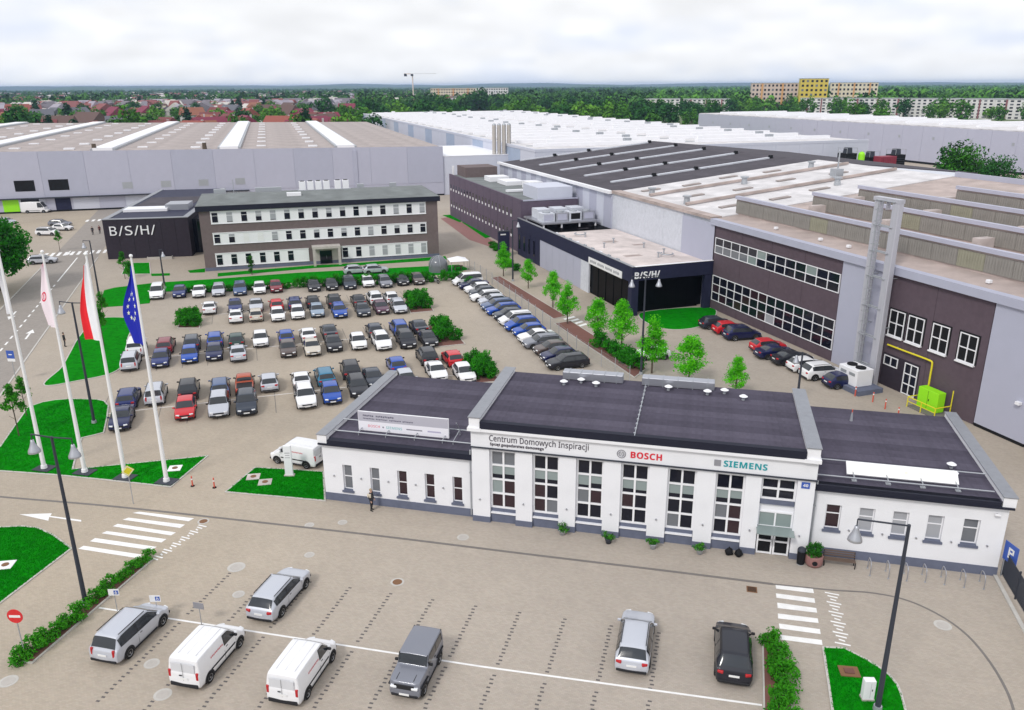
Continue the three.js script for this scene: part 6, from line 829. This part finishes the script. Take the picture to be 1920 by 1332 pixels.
{ let t = thing('entrance_planter', 'large round concrete planter with green ball beside the entrance', 'planter', 8.1, 0, -47.35); part('pot', new THREE.LatheGeometry([[0, 0], [0.42, 0], [0.55, 0.2], [0.55, 0.7], [0.5, 0.75], [0.42, 0.75], [0.42, 0.6], [0, 0.6]].map((p) => new THREE.Vector2(...p)), 22), M.brickpath, t); part('pot_hole', disc(0.16), M.black, t, 0, 0.4, 0.55); part('foliage', crown({ n: 900, clumps: 22, rx: 0.48, ry: 0.42, leaf: 0.075, c0: [0.012, 0.10, 0.008], c1: [0.05, 0.28, 0.02], spread: 0.6 }), M.leaf, t, 0, 1.1, 0);
  t = thing('litter_bin', 'black round litter bin left of the entrance planter', 'litter bin', 7.3, 0, -47.25); part('body', cyl(0.26, 0.23, 0.95, 18), M.black, t, 0, 0.5, 0); part('lid', new THREE.SphereGeometry(0.27, 16, 6, 0, 6.283, 0, 1.57), M.anthracite, t, 0, 0.97, 0); part('foot', cyl(0.24, 0.24, 0.05, 16), M.galv, t, 0, 0.025, 0);
  t = thing('park_bench', 'dark slatted bench against the right wing wall', 'bench', 9.65, 0, -47.6); for (let i = 0; i < 4; i++) part('seat_slat', rbox(1.9, 0.04, 0.09, 0.012), M.wood, t, 0, 0.46, 0.22 - i * 0.11); for (let i = 0; i < 3; i++) part('back_slat', rbox(1.9, 0.09, 0.035, 0.012), M.wood, t, 0, 0.6 + i * 0.14, -0.2 - i * 0.03); for (const s of [-0.92, 0.92]) part('leg', merge([bar(s, 0, 0.22, s, 0.45, 0.22, 0.03), bar(s, 0, -0.2, s, 0.92, -0.27, 0.03), bar(s, 0.44, 0.22, s, 0.44, -0.2, 0.03)]), M.black, t);
  for (const [x, z, l] of [[2.9, -47.35, 'black rubbish sack at the wall, left of two'], [3.5, -47.3, 'black rubbish sack at the wall nearer the door']]) { t = thing('rubbish_sack', l, 'sack', x, 0, z, x, 'rubbish sacks by the entrance'); part('sack', (() => { const g = new THREE.SphereGeometry(0.27, 14, 10), p = g.attributes.position; for (let i = 0; i < p.count; i++) { const k = 1 + (vnoise(p.getX(i) * 9 + 20, p.getY(i) * 9 + p.getZ(i) * 7 + 30) - 0.5) * 0.3; p.setXYZ(i, p.getX(i) * k, Math.max(-0.2, p.getY(i) * k), p.getZ(i) * k); } g.computeVertexNormals(); return g; })(), M.black, t, 0, 0.2, 0); part('knot', cyl(0.03, 0.08, 0.12, 8), M.black, t, 0, 0.5, 0); }
  t = thing('utility_cabinet', 'white utility cabinet on the right front lawn', 'cabinet', 9.37, 0.05, -35.5, 0.2); part('casing', rbox(0.55, 1.1, 0.35, 0.03), M.trim, t, 0, 0.62, 0); part('foot', box(0.6, 0.1, 0.4), M.concrete, t, 0, 0.05, 0); part('door_seam', box(0.01, 0.9, 0.01), M.signgrey, t, 0.05, 0.62, 0.176); part('lock', box(0.04, 0.1, 0.02), M.black, t, 0.12, 0.65, 0.18);
  t = thing('well_cover', 'square brown well cover in the right front lawn', 'cover', 8.81, 0.05, -37.33, 0.1); part('slab', rbox(1.0, 0.06, 0.8, 0.02), M.rust, t, 0, 0.03, 0); part('lid', rbox(0.5, 0.05, 0.4, 0.02), M.mulch, t, 0, 0.075, 0);
  for (const [x, z, m, l] of [[-33.14, -50.08, M.paleroof, 'pale square cover with red centre in the totem lawn'], [-31.78, -49.48, M.concrete, 'sandy square cover in the totem lawn, nearer'], [-40.08, -49.99, M.trim, 'white ring cover in the flag lawn tip'], [-42.14, -35.45, M.trim, 'white square cover in the lower left lawn']]) { t = thing('lawn_cover', l, 'cover', x, 0.05, z, 0.4); part('slab', rbox(1.0, 0.06, 1.0, 0.02), m, t, 0, 0.03, 0); part('lid', cyl(0.22, 0.22, 0.04, 18), M.rust, t, 0, 0.07, 0); }
}
{ // wire mesh fence between the slanting car row and the tree beds: one panel and one post per bay
  const t = thing('mesh_fence', 'grey wire mesh fence between the car row and the young trees', 'fence', 0, 0, 0); let k = 0;
  const c = new THREE.CatmullRomCurve3(FENCE.map(([x, z]) => new THREE.Vector3(x, 0, z))), P = c.getSpacedPoints(20), panel = memo('mesh', () => { const l = []; for (let i = 0; i < 18; i++) l.push(at(box(0.006, 1.7, 0.006), -1.25 + i * 0.147, 0.95, 0)); for (let i = 0; i < 6; i++) l.push(at(box(2.5, 0.008, 0.008), 0, 0.12 + i * 0.33, 0)); return merge(l); });
  for (let i = 0; i <= 20; i++) { part('post', box(0.06, 1.95, 0.06), M.galv, t, P[i].x, 0.975, P[i].z); if (i < 20) { const a = P[i], b = P[i + 1], m = part('mesh_panel', panel, M.galv, t, (a.x + b.x) / 2, 0, (a.z + b.z) / 2, Math.atan2(-(b.z - a.z), b.x - a.x)); m.scale.x = a.distanceTo(b) / 2.5; } }
}
{ // fence at the right edge of the yard
  const t = thing('corner_fence', 'dark bar fence running down the right edge', 'fence', 19.3, 0, -48.8); const pn = memo('bars', () => { const l = []; for (let i = 0; i < 24; i++) l.push(at(box(0.03, 1.6, 0.03), 0, 0.95, -1.2 + i * 0.104)); l.push(at(box(0.04, 0.05, 2.5), 0, 0.25, 0), at(box(0.04, 0.05, 2.5), 0, 1.7, 0)); return merge(l); });
  for (let i = 0; i < 6; i++) { part('post', box(0.08, 1.9, 0.08), M.anthracite, t, 0, 0.95, i * 2.55); part('bar_panel', pn, M.anthracite, t, 0, 0, 1.275 + i * 2.55); }
  struct('edge_kerb', ribbon([[18.9, -48.6], [18.75, -40], [18.7, -32]], 0.22, 0.1), M.kerb, 'pale kerb under the right fence', 0, 0.001, 0);
}
// ------------------------------------------------------------------ people: one continuous surface from tapered bones
function figure(bones, res = 56, half = 1.0) {
  const mc = new MarchingCubes(res, M.black, false, false, 60000); mc.isolation = 0; const N = mc.size, f = mc.field;
  for (let k = 0; k < N; k++) for (let j = 0; j < N; j++) for (let i = 0; i < N; i++) {
    const x = ((i - N / 2) / (N / 2)) * half, y = ((j - N / 2) / (N / 2)) * half, z = ((k - N / 2) / (N / 2)) * half; let d = 9;
    for (const [a, b, ra, rb] of bones) { const dx = b[0] - a[0], dy = b[1] - a[1], dz = b[2] - a[2], L = dx * dx + dy * dy + dz * dz, t = Math.max(0, Math.min(1, ((x - a[0]) * dx + (y - a[1]) * dy + (z - a[2]) * dz) / L)), q = Math.hypot(x - a[0] - dx * t, y - a[1] - dy * t, z - a[2] - dz * t) - (ra + (rb - ra) * t), h = Math.max(0, 0.05 - Math.abs(d - q)) / 0.05; d = Math.min(d, q) - h * h * 0.0125; }
    f[i + j * N + k * N * N] = -d;
  }
  mc.update(); const n = mc.count, g = new THREE.BufferGeometry(), p = mc.positionArray.slice(0, n * 3), q = mc.normalArray.slice(0, n * 3); for (let i = 0; i < p.length; i++) p[i] *= half;
  g.setAttribute('position', new THREE.BufferAttribute(p, 3)); g.setAttribute('normal', new THREE.BufferAttribute(q, 3)); return g;
}
{
  const bones = [[[-0.09, -0.02, 0], [-0.1, -0.44, 0.03], 0.092, 0.062], [[-0.1, -0.44, 0.03], [-0.11, -0.83, -0.02], 0.06, 0.042], [[-0.11, -0.85, -0.02], [-0.13, -0.87, 0.15], 0.042, 0.035], [[0.09, -0.02, 0], [0.1, -0.44, -0.02], 0.092, 0.062], [[0.1, -0.44, -0.02], [0.11, -0.83, -0.1], 0.06, 0.042], [[0.11, -0.85, -0.1], [0.13, -0.87, 0.06], 0.042, 0.035],
    [[0, 0.0, 0], [0, 0.22, 0.0], 0.135, 0.125], [[0, 0.22, 0], [0, 0.46, -0.01], 0.13, 0.14], [[-0.12, 0.5, 0], [0.12, 0.5, 0], 0.085, 0.085], [[0, 0.5, 0], [0, 0.63, 0.01], 0.055, 0.05], [[0, 0.7, 0.02], [0, 0.76, 0.01], 0.085, 0.095], [[0, 0.68, 0.09], [0, 0.7, 0.115], 0.016, 0.014],
    [[-0.19, 0.48, 0], [-0.25, 0.2, -0.02], 0.058, 0.045], [[-0.25, 0.2, -0.02], [-0.22, -0.02, 0.1], 0.042, 0.032], [[-0.22, -0.03, 0.11], [-0.21, -0.1, 0.14], 0.035, 0.03], [[0.19, 0.48, 0], [0.25, 0.2, -0.02], 0.058, 0.045], [[0.25, 0.2, -0.02], [0.23, -0.01, 0.08], 0.042, 0.032], [[0.23, -0.02, 0.09], [0.22, -0.1, 0.12], 0.035, 0.03],
    ...[-1, 1].flatMap((s) => [0, 1, 2, 3].map((k) => [[s * 0.215 + (k - 1.5) * 0.014, -0.1, 0.13], [s * 0.21 + (k - 1.5) * 0.016, -0.17 + Math.abs(k - 1.4) * 0.012, 0.145], 0.011, 0.009])), ...[-1, 1].map((s) => [[s * 0.2, -0.05, 0.13], [s * 0.18, -0.11, 0.16], 0.012, 0.01])];
  const geo = figure(bones, 72, 1.0), p = geo.attributes.position;
  const hairG = (() => { const g = new THREE.SphereGeometry(0.108, 18, 12, 0, 6.283, 0, 1.75); g.rotateX(-0.45); return g; })();
  const person = (label, x, z, turn, top, legs, hair, scarf) => {
    const c = new Float32Array(p.count * 3); for (let i = 0; i < p.count; i++) { const y = p.getY(i), ax = Math.abs(p.getX(i)); const k = y > 0.58 ? [0.48, 0.3, 0.23] : (ax > 0.16 && y < -0.02 && y > -0.25 && p.getZ(i) > 0.06) ? [0.48, 0.3, 0.23] : y < -0.8 ? [0.02, 0.02, 0.02] : y < 0.02 ? legs : top; c.set(k, i * 3); }
    const g = geo.clone(); g.setAttribute('color', new THREE.BufferAttribute(c, 3)); const t = thing('person', label, 'person', x, 0, z, turn);
    part('body', g, std(lin(1, 1, 1), 0.85, { vertexColors: true }), t, 0, 0.9, 0); part('hair', hairG, std(lin(...hair), 0.8), t, 0, 1.665, -0.005); for (const s of [-1, 1]) part('eye', memo('eye', () => new THREE.SphereGeometry(0.012, 8, 6)), M.black, t, s * 0.034, 1.64, 0.098); part('mouth', box(0.045, 0.01, 0.01), M.tail, t, 0, 1.565, 0.093);
    if (scarf) part('shoulder_bag', rbox(0.12, 0.3, 0.3, 0.05), std(lin(0.6, 0.53, 0.42), 0.8), t, -0.2, 1.28, -0.02);
    return t;
  };
  person('person in dark clothes with a cream shoulder bag by the left wing', -22.04, -47.4, 1.4, [0.03, 0.03, 0.035], [0.015, 0.015, 0.02], [0.35, 0.27, 0.17], true);
  person('person in dark clothes walking on the street verge', -72.85, -75.3, 2.2, [0.03, 0.028, 0.03], [0.02, 0.02, 0.025], [0.03, 0.02, 0.015]);
  person('person in dark clothes near the dark block, left of two', -124.3, -141.2, 0.5, [0.03, 0.03, 0.04], [0.02, 0.02, 0.03], [0.03, 0.02, 0.02]); person('person in dark red top near the dark block, right of two', -124.0, -142.9, 0.8, [0.12, 0.03, 0.03], [0.02, 0.02, 0.03], [0.03, 0.02, 0.02]);
}
{ // motorcycle, shelter and parasol table at the far end of the car park
  let t = thing('motorcycle', 'dark motorcycle parked at the end of the back row', 'motorcycle', -40.3, 0, -115.4, 0.9); for (const z of [-0.68, 0.68]) { const w = part('wheel', memo('mw', () => new THREE.TorusGeometry(0.26, 0.06, 8, 22).rotateY(Math.PI / 2)), M.rubber, t, 0, 0.32, z); part('rim', memo('mr', () => merge([at(cyl(0.05, 0.05, 0.12, 10), 0, 0, 0, 0, 0, Math.PI / 2), ...[0, 1, 2, 3, 4].map((i) => { const b = new THREE.BoxGeometry(0.02, 0.24, 0.02); b.translate(0, 0.12, 0); b.rotateX(i * 1.256); return b; })])), M.rim, w); }
  part('tank', rbox(0.3, 0.26, 0.55, 0.1, 3), M.trimblack, t, 0, 0.82, -0.12); part('seat', rbox(0.26, 0.12, 0.65, 0.05), M.black, t, 0, 0.8, 0.42); part('engine', rbox(0.3, 0.34, 0.42, 0.05), M.galv, t, 0, 0.48, 0); part('fork', merge([bar(-0.1, 0.32, -0.68, -0.1, 1.0, -0.42, 0.025), bar(0.1, 0.32, -0.68, 0.1, 1.0, -0.42, 0.025)]), M.steel, t); part('handlebar', bar(-0.36, 1.03, -0.36, 0.36, 1.03, -0.36, 0.018), M.black, t); part('headlight', new THREE.SphereGeometry(0.1, 12, 8), M.lamp, t, 0, 0.9, -0.55); part('kick_stand', bar(0.1, 0.3, 0.1, 0.28, 0.0, 0.12, 0.015), M.galv, t);
  t = thing('glass_shelter', 'rounded grey glass shelter behind the hedge end', 'shelter', -42.56, 0, -123.4); part('dome', new THREE.SphereGeometry(1.6, 18, 10, 0, 6.283, 0, 1.57), M.glassgrey, t, 0, 1.0, 0); part('drum', cyl(1.6, 1.6, 1.0, 20), M.glassgrey, t, 0, 0.5, 0); for (let i = 0; i < 6; i++) part('rib', new THREE.TorusGeometry(1.63, 0.035, 6, 20, Math.PI / 2).rotateY(i * Math.PI / 3), M.galv, t, 0, 1.0, 0);
  t = thing('white_canopy', 'small white canopy over dark tables beside the glass shelter', 'canopy', -39.6, 0, -124.8, 0.5); part('roof', new THREE.ConeGeometry(2.2, 0.6, 4).rotateY(Math.PI / 4), M.trim, t, 0, 2.1, 0); for (const [a, b] of [[-1.3, -1.3], [1.3, -1.3], [-1.3, 1.3], [1.3, 1.3]]) part('leg', bar(a, 0, b, a, 1.85, b, 0.04), M.galv, t); part('table', merge([at(box(1.6, 0.06, 0.8), 0, 0.74, 0), at(box(0.1, 0.72, 0.6), -0.5, 0.36, 0), at(box(0.1, 0.72, 0.6), 0.5, 0.36, 0)]), M.wood, t);
}
{ // loading gear right of the white halls
  for (const [x, z, h, l] of [[37, -247, 10.6, 'dark boxy cooling tower behind the white roofs, left'], [43.6, -250.5, 9.4, 'dark boxy cooling tower behind the white roofs, middle'], [50.2, -250, 10.2, 'dark boxy cooling tower behind the white roofs, right']]) { const t = thing('cooling_tower', l, 'cooling tower', x, 0, z, U, 'cooling towers behind the white roofs'); part('casing', box(3.6, h, 3.6), M.black, t, 0, h / 2, 0); part('fan_stack', cyl(1.1, 1.3, 1.5, 18), M.anthracite, t, 0, h + 0.75, 0); part('railing', merge([-1.75, 1.75].flatMap((a) => [bar(a, h, -1.75, a, h + 1.5, -1.75, 0.06), bar(a, h, 1.75, a, h + 1.5, 1.75, 0.06), bar(a, h + 1.4, -1.75, a, h + 1.4, 1.75, 0.06)])), M.galv, t); for (let i = 0; i < 4; i++) part('louver', box(3.3, 0.08, 0.2), M.anthracite, t, 0, h - 1 - i * 0.6, 1.85); }
  let t = thing('red_container', 'dark red container stack standing between the cooling towers', 'container', 47, 0, -247, U); part('body', rbox(5.4, 9.9, 3, 0.08), std(lin(0.23, 0.02, 0.045), 0.6), t, 0, 4.95, 0); for (let i = 0; i < 9; i++) part('rib', box(0.12, 9.4, 0.06), std(lin(0.18, 0.015, 0.035), 0.6), t, -2.5 + i * 0.62, 4.95, 1.53);
  t = thing('lime_tank', 'small lime green tank beside the red container', 'tank', 40.6, 0, -246, 0); part('tank', cyl(0.9, 0.9, 10.2, 18), M.lime, t, 0, 5.1, 0); part('cap', new THREE.SphereGeometry(0.9, 16, 6, 0, 6.283, 0, 1.57), M.lime, t, 0, 10.2, 0);
}

// ------------------------------------------------------------------ the town, woods and hills beyond
const polar = (h, d) => [Math.sin(rad(h)) * d, -Math.cos(rad(h)) * d];
{
  const walls = [std(lin(0.62, 0.58, 0.5), 0.9), std(lin(0.7, 0.7, 0.7), 0.9), std(lin(0.55, 0.48, 0.36), 0.9), std(lin(0.5, 0.5, 0.5), 0.9)], roofs = [std(lin(0.27, 0.075, 0.055), 0.85), std(lin(0.17, 0.045, 0.045), 0.85), std(lin(0.26, 0.10, 0.06), 0.85), std(lin(0.12, 0.07, 0.06), 0.85), std(lin(0.12, 0.12, 0.14), 0.85), std(lin(0.20, 0.03, 0.06), 0.85)];
  const roofG = memo('gable', () => { const s = new THREE.Shape([[-0.56, 0], [0.56, 0], [0, 1]].map((p) => new THREE.Vector2(...p))); return new THREE.ExtrudeGeometry(s, { depth: 1.1, bevelEnabled: false }).translate(0, 0, -0.55); });
  const win = box(1.3, 1.5, 0.12);
  const house = (x, z, w, d, h, turn, ri, label, group) => { const t = thing('suburban_house', label, 'house', x, -0.08, z, turn, group); part('wall', box(w, h, d), pick(walls), t, 0, h / 2, 0); const r = part('roof', roofG, roofs[ri], t, 0, h - 0.02, 0); r.scale.set(w, w * 0.42, d); part('chimney', box(0.9, 2.2, 0.9), walls[3], t, w * 0.2, h + w * 0.36, d * 0.2); for (const s of [-0.28, 0.28]) for (const y of h > 4.5 ? [1.6, 4.2] : [1.7]) part('window', win, M.glass, t, s * w, y, d / 2 + 0.04); };
  for (let i = 0; i < 120; i++) { const h = -46 + rr(0, 23), d = 425 + Math.pow(rnd(), 1.5) * 900, [x, z] = polar(h, d); const ri = rnd() < 0.78 ? pick([0, 1, 2, 5]) : pick([3, 4]); house(x, z, rr(11, 17), rr(12, 20), rr(5, 9), rr(0, 3.1), ri, `small gabled house with ${['bright red', 'dark red', 'orange red', 'brown', 'grey', 'crimson'][ri]} roof beyond the grey warehouse`, `${['bright red', 'dark red', 'orange red', 'brown', 'grey', 'crimson'][ri]} roofed houses beyond the warehouse`); }
  for (const [h, d, w, ri, l] of [[-40.3, 428, 21, 0, 'nearest large red roofed house behind the warehouse'], [-42.2, 430, 18, 2, 'wide orange roofed house left of the large red roof'], [-34.4, 455, 17, 1, 'wide dark red house right of the round green tree'], [-38.0, 470, 12, 4, 'pale gabled house beside the round green tree']]) { const [x, z] = polar(h, d); house(x, z, w, 15, 6, 0.5, ri, l, 'nearest houses behind the warehouse'); }
  // long blocks of flats; every window its own part on the nearer ones
  const flats = (label, h, d, w, ht, dp, turn, wallM, stripe, cols, rows, group) => {
    const [x, z] = polar(h, d), t = thing('apartment_block', label, 'apartment block', x, -0.08, z, turn, group); part('wall', box(w, ht, dp), wallM, t, 0, ht / 2, 0); part('roof', box(w + 0.6, 0.6, dp + 0.6), M.galv, t, 0, ht + 0.3, 0);
    if (stripe) for (let i = 0; i < 3; i++) part('stair_bay', box(w * 0.03, ht - 0.1, 0.8), stripe, t, -w * 0.33 + i * w * 0.33, ht / 2, dp / 2 + 0.2);
    const g = box(w / cols * 0.5, ht / rows * 0.48, 0.2); for (let r = 0; r < rows; r++) for (let c = 0; c < cols; c++) part('window', g, (c * 3 + r) % 5 ? M.glass : M.glassgrey, t, -w / 2 + (c + 0.5) * w / cols, (r + 0.5) * ht / rows, dp / 2 + 0.03);
  };
  const wh = std(lin(0.72, 0.70, 0.70), 0.9), cr = std(lin(0.72, 0.64, 0.5), 0.9), og = std(lin(0.66, 0.36, 0.16), 0.9), yl = std(lin(0.62, 0.48, 0.08), 0.85), dr = std(lin(0.26, 0.10, 0.11), 0.9), pk = std(lin(0.62, 0.5, 0.44), 0.9);
  for (const [h, d, w, ht, st, cols, l] of [[-3.6, 900, 40, 15, 0, 8, 'white flats farthest left of the right hand row'], [-0.6, 880, 46, 15, 1, 10, 'white flats with red bays left of the dark trees'], [6.6, 860, 38, 16, 1, 8, 'white flats with dark red bays beside the rounded green tree'], [9.9, 850, 52, 16, 1, 11, 'long white flats with red bays behind the small green tree'], [13.0, 840, 44, 16, 0, 10, 'white flats with rows of dark windows and no bays'], [15.5, 830, 38, 16, 1, 9, 'white flats with brown recesses near the right edge'], [18.0, 820, 48, 16, 1, 10, 'white flats cut by the right edge']]) flats(l, h, d, w, ht, 12, -rad(h), wh, st ? dr : null, cols, 6, 'flats behind the right warehouse');
  flats('orange and cream slab of flats behind the yellow tower', 4.1, 930, 62, 30, 14, 0.05, pk, og, 16, 7, 'flats around the yellow tower'); flats('bright yellow tower of flats on the right skyline', 6.0, 900, 26, 34, 20, 0, yl, null, 6, 8, 'flats around the yellow tower'); flats('cream slab of flats right of the yellow tower', 8.4, 960, 46, 30, 14, -0.05, cr, og, 12, 7, 'flats around the yellow tower');
  flats('orange and white slab of flats left of the dark tree', -17.6, 1250, 66, 26, 14, 0.3, cr, og, 18, 7, 'flats in the middle distance'); flats('white slab of flats right of the dark tree', -15.2, 1300, 60, 26, 14, 0.2, wh, null, 16, 7, 'flats in the middle distance');
  const PW = std(lin(0.62, 0.60, 0.56), 0.9);
  for (const [h, d, w, l] of [[-42.5, 1050, 60, 'long pale shed far off, leftmost'], [-38.6, 1000, 90, 'long cream shed far off behind the red houses'], [-35.0, 1080, 80, 'long pale shed far off right of the cream shed'], [-29.5, 1400, 80, 'pale violet terrace far off'], [-27.0, 1500, 90, 'grey terrace far off before the hills'], [-24.6, 1300, 60, 'pink grey terrace far off left of the crane'], [-31.8, 1650, 110, 'long pale building far off at the town edge']]) { const [x, z] = polar(h, d), t = thing('far_building', l, 'building', x, -0.08, z, 0.4 + rr(-0.2, 0.2), 'far pale buildings of the town'); part('wall', box(w, 11, 16), pick([PW, cr, wh]), t, 0, 5.5, 0); part('roof', box(w + 1, 1, 17), pick([M.galv, roofs[3]]), t, 0, 11.5, 0); for (let i = 0; i < 12; i++) part('window', box(w / 24, 3, 0.3), M.glassgrey, t, -w / 2 + (i + 0.5) * w / 12, 6, 8.05); }
  { const [x, z] = polar(-20.3, 1150), t = thing('tower_crane', 'tower crane standing on the skyline', 'crane', x, 0, z, -0.2), pr = std(lin(0.7, 0.6, 0.54), 0.7); part('mast', box(1.1, 44, 1.1), pr, t, 0, 22, 0); part('jib', box(44, 0.4, 0.4), std(lin(0.5, 0.5, 0.5), 0.7), t, 15, 45, 0); part('counter_jib', box(10, 1.2, 1.2), pr, t, -8, 45, 0); part('counterweight', box(3.4, 3.4, 2), M.anthracite, t, -11, 43.6, 0); part('cab', box(2.6, 2.6, 2.4), M.anthracite, t, 0, 43.4, 1.2); }
  // single trees one can tell apart
  const v = [
    crown({ n: 700, clumps: 42, rx: 5.2, ry: 5.0, leaf: 0.8, c0: [0.012, 0.05, 0.014], c1: [0.04, 0.15, 0.03], spread: 0.42 }), crown({ n: 700, clumps: 42, rx: 5.0, ry: 5.6, leaf: 0.8, c0: [0.025, 0.09, 0.012], c1: [0.09, 0.25, 0.03], spread: 0.42 }),
    crown({ n: 600, clumps: 40, rx: 3.6, ry: 7.5, leaf: 0.8, c0: [0.01, 0.035, 0.016], c1: [0.025, 0.085, 0.03], shape: 'cone', spread: 0.5 }), crown({ n: 700, clumps: 42, rx: 5.6, ry: 4.4, leaf: 0.85, c0: [0.05, 0.15, 0.015], c1: [0.15, 0.34, 0.04], spread: 0.42 })];
  const tg = trunkGeo(6, 0.4, 5, 2, 2.5), kind = ['dark green', 'mid green', 'slim dark conifer', 'bright green'];
  const tree = (x, z, k, i, label, group) => { const t = thing('far_tree', label, 'tree', x, -0.08, z, x, group); part('crown', v[i], M.leafdry, t, 0, (i === 2 ? 8.5 : 7) * k, 0).scale.setScalar(k); part('trunk', tg, M.bark, t).scale.setScalar(k); };
  for (let i = 0; i < 140; i++) { const [x, z] = polar(-46 + rr(0, 23), 430 + Math.pow(rnd(), 1.3) * 1000), j = pick([0, 0, 1, 1, 2, 3]); tree(x, z, rr(0.75, 1.35), j, `${kind[j]} tree among the red roofed houses`, `${kind[j]} trees among the houses`); }
  for (let i = 0; i < 120; i++) { const [x, z] = polar(-25 + rr(0, 25), 520 + Math.pow(rnd(), 1.2) * 700), j = pick([0, 0, 0, 1, 1, 3]); tree(x, z, rr(1.0, 1.6), j, `${kind[j]} tree in the belt behind the white warehouse roof`, `${kind[j]} trees behind the white warehouse`); }
  for (let i = 0; i < 60; i++) { const [x, z] = polar(-1 + rr(0, 21), 720 + rnd() * 420), j = pick([0, 1, 1, 3]); tree(x, z, rr(0.9, 1.5), j, `${kind[j]} tree around the flats on the right`, `${kind[j]} trees around the flats`); }
  for (const [h, d, k, j, l] of [[-36.4, 420, 1.05, 3, 'round bright green tree right behind the grey warehouse'], [-38.2, 432, 1.6, 1, 'tall green tree behind the large red roof'], [-44.2, 440, 1.7, 0, 'big dark tree behind the warehouse at left'], [-23.4, 640, 1.7, 0, 'broad dark round tree beside the warehouse corner'], [-26.2, 760, 1.7, 0, 'round dark tree above the pink roofs'], [-15.9, 900, 2.2, 0, 'tall dark tree before the orange flats'], [4.2, 560, 1.35, 0, 'dark tree before the yellow tower'], [8.6, 560, 1.5, 1, 'rounded green tree before the white flats'], [10.3, 560, 1.2, 1, 'smaller green tree before the white flats']]) { const [x, z] = polar(h, d); tree(x, z, k, j, l); }
  for (const [h, d, k, j, l] of [[14.5, 238, 1.12, 2, 'slim dark tree behind the brown hall ridge'], [15.2, 232, 1.08, 1, 'broad green tree behind the brown hall ridge'], [15.9, 236, 0.85, 0, 'dark tree right of the broad green tree'], [17.2, 226, 0.95, 0, 'dark tree at the right edge behind the brown hall']]) { const [x, z] = polar(h, d); const t = thing('yard_tree', l, 'tree', x, 0, z, h); part('crown', memo('yt' + j, () => crown({ n: 3200, clumps: 90, rx: j === 2 ? 2.6 : 4.6, ry: 6.0, leaf: 0.34, c0: [0.015, 0.06, 0.012], c1: j === 1 ? [0.06, 0.24, 0.02] : [0.035, 0.14, 0.03], spread: 0.4 })), M.leafdry, t, 0, 7.5 * k, 0).scale.setScalar(k); part('trunk', tg, M.bark, t).scale.setScalar(k); }
  // woods and town trees too far off to count
  const lowT = crown({ n: 110, clumps: 14, rx: 5.5, ry: 4.6, leaf: 1.7, c0: [0.9, 0.9, 0.9], c1: [1, 1, 1], spread: 0.5 }), n = 15000, im = sh(new THREE.InstancedMesh(lowT, M.leafdry.clone(), n)), m4 = new THREE.Matrix4(), q = new THREE.Quaternion(), c = new THREE.Color(), up = new THREE.Vector3(0, 1, 0);
  for (let i = 0; i < n; i++) { const h = rnd() < 0.3 ? rr(-49, -22) : rr(-24, 21), d = (h > -24 ? 900 : 1150) + Math.pow(rnd(), 1.25) * 5200, [x, z] = polar(h, d), s = rr(0.8, 1.9); q.setFromAxisAngle(up, rnd() * 6.28); m4.compose(new THREE.Vector3(x, 5.5 * s, z), q, new THREE.Vector3(s, s * rr(0.8, 1.3), s)); im.setMatrixAt(i, m4); const k = rnd(), br = h > -4 ? 1.6 : 1; im.setColorAt(i, c.setRGB((0.022 + k * 0.05) * br, (0.07 + k * 0.12) * br, 0.02 + k * 0.015)); }
  im.name = 'far_woods'; im.userData = { label: 'wooded belt reaching to the hills on the horizon', category: 'wood', kind: 'stuff' }; scene.add(im);
  const roofIM = sh(new THREE.InstancedMesh(merge([at(box(1, 0.55, 1), 0, 0.275, 0), at(roofG, 0, 0.55, 0).scale(1, 0.75, 1)]), std(lin(1, 1, 1), 0.9), 3600)); for (let i = 0; i < 3600; i++) { const [x, z] = polar(rr(-49, -16), 980 + Math.pow(rnd(), 1.35) * 2900), s = rr(11, 24); q.setFromAxisAngle(up, rnd() * 6.28); m4.compose(new THREE.Vector3(x, -0.05, z), q, new THREE.Vector3(s * rr(0.8, 2), rr(8, 14), s * 0.8)); roofIM.setMatrixAt(i, m4); const w = rnd(); roofIM.setColorAt(i, w < 0.3 ? c.setRGB(0.24, 0.08, 0.075) : w < 0.5 ? c.setRGB(0.55, 0.52, 0.48) : w < 0.75 ? c.setRGB(0.34, 0.31, 0.36) : c.setRGB(0.17, 0.15, 0.17)); }
  roofIM.name = 'far_town'; roofIM.userData = { label: 'far roofs of the town below the hills', category: 'town', kind: 'stuff' }; scene.add(roofIM);
  // two low ridges on the horizon
  for (const [d0, d1, base, amp, f, m, l] of [[6200, 8200, 34, 26, 7, std(t8(0.045, 0.10, 0.05), 1, { map: coarse }), 'nearer low wooded ridge'], [8600, 11500, 60, 34, 4, std(t8(0.045, 0.085, 0.07), 1, { map: coarse }), 'farther low ridge on the horizon']]) {
    const pos = [], idx = [], N = 160; for (let i = 0; i <= N; i++) { const h = -62 + 100 * i / N, y = (base + amp * (fbm(i / N * f * 4 + d0, 3.3, 4) - 0.5) * 2) * (1 - 0.45 * i / N); for (const [d, yy] of [[d0, -1], [d0 + (d1 - d0) * 0.4, y * 0.8], [d0 + (d1 - d0) * 0.6, y], [d1, -1]]) { const [x, z] = polar(h, d); pos.push(x, yy, z); } }
    for (let i = 0; i < N; i++) for (let j = 0; j < 3; j++) { const a = i * 4 + j; idx.push(a, a + 4, a + 1, a + 1, a + 4, a + 5); }
    const g = new THREE.BufferGeometry(); g.setAttribute('position', new THREE.Float32BufferAttribute(pos, 3)); g.setIndex(idx); g.computeVertexNormals(); metricUV(g); struct('hills', g, m, l);
  }
}
renderer.render(scene, camera);
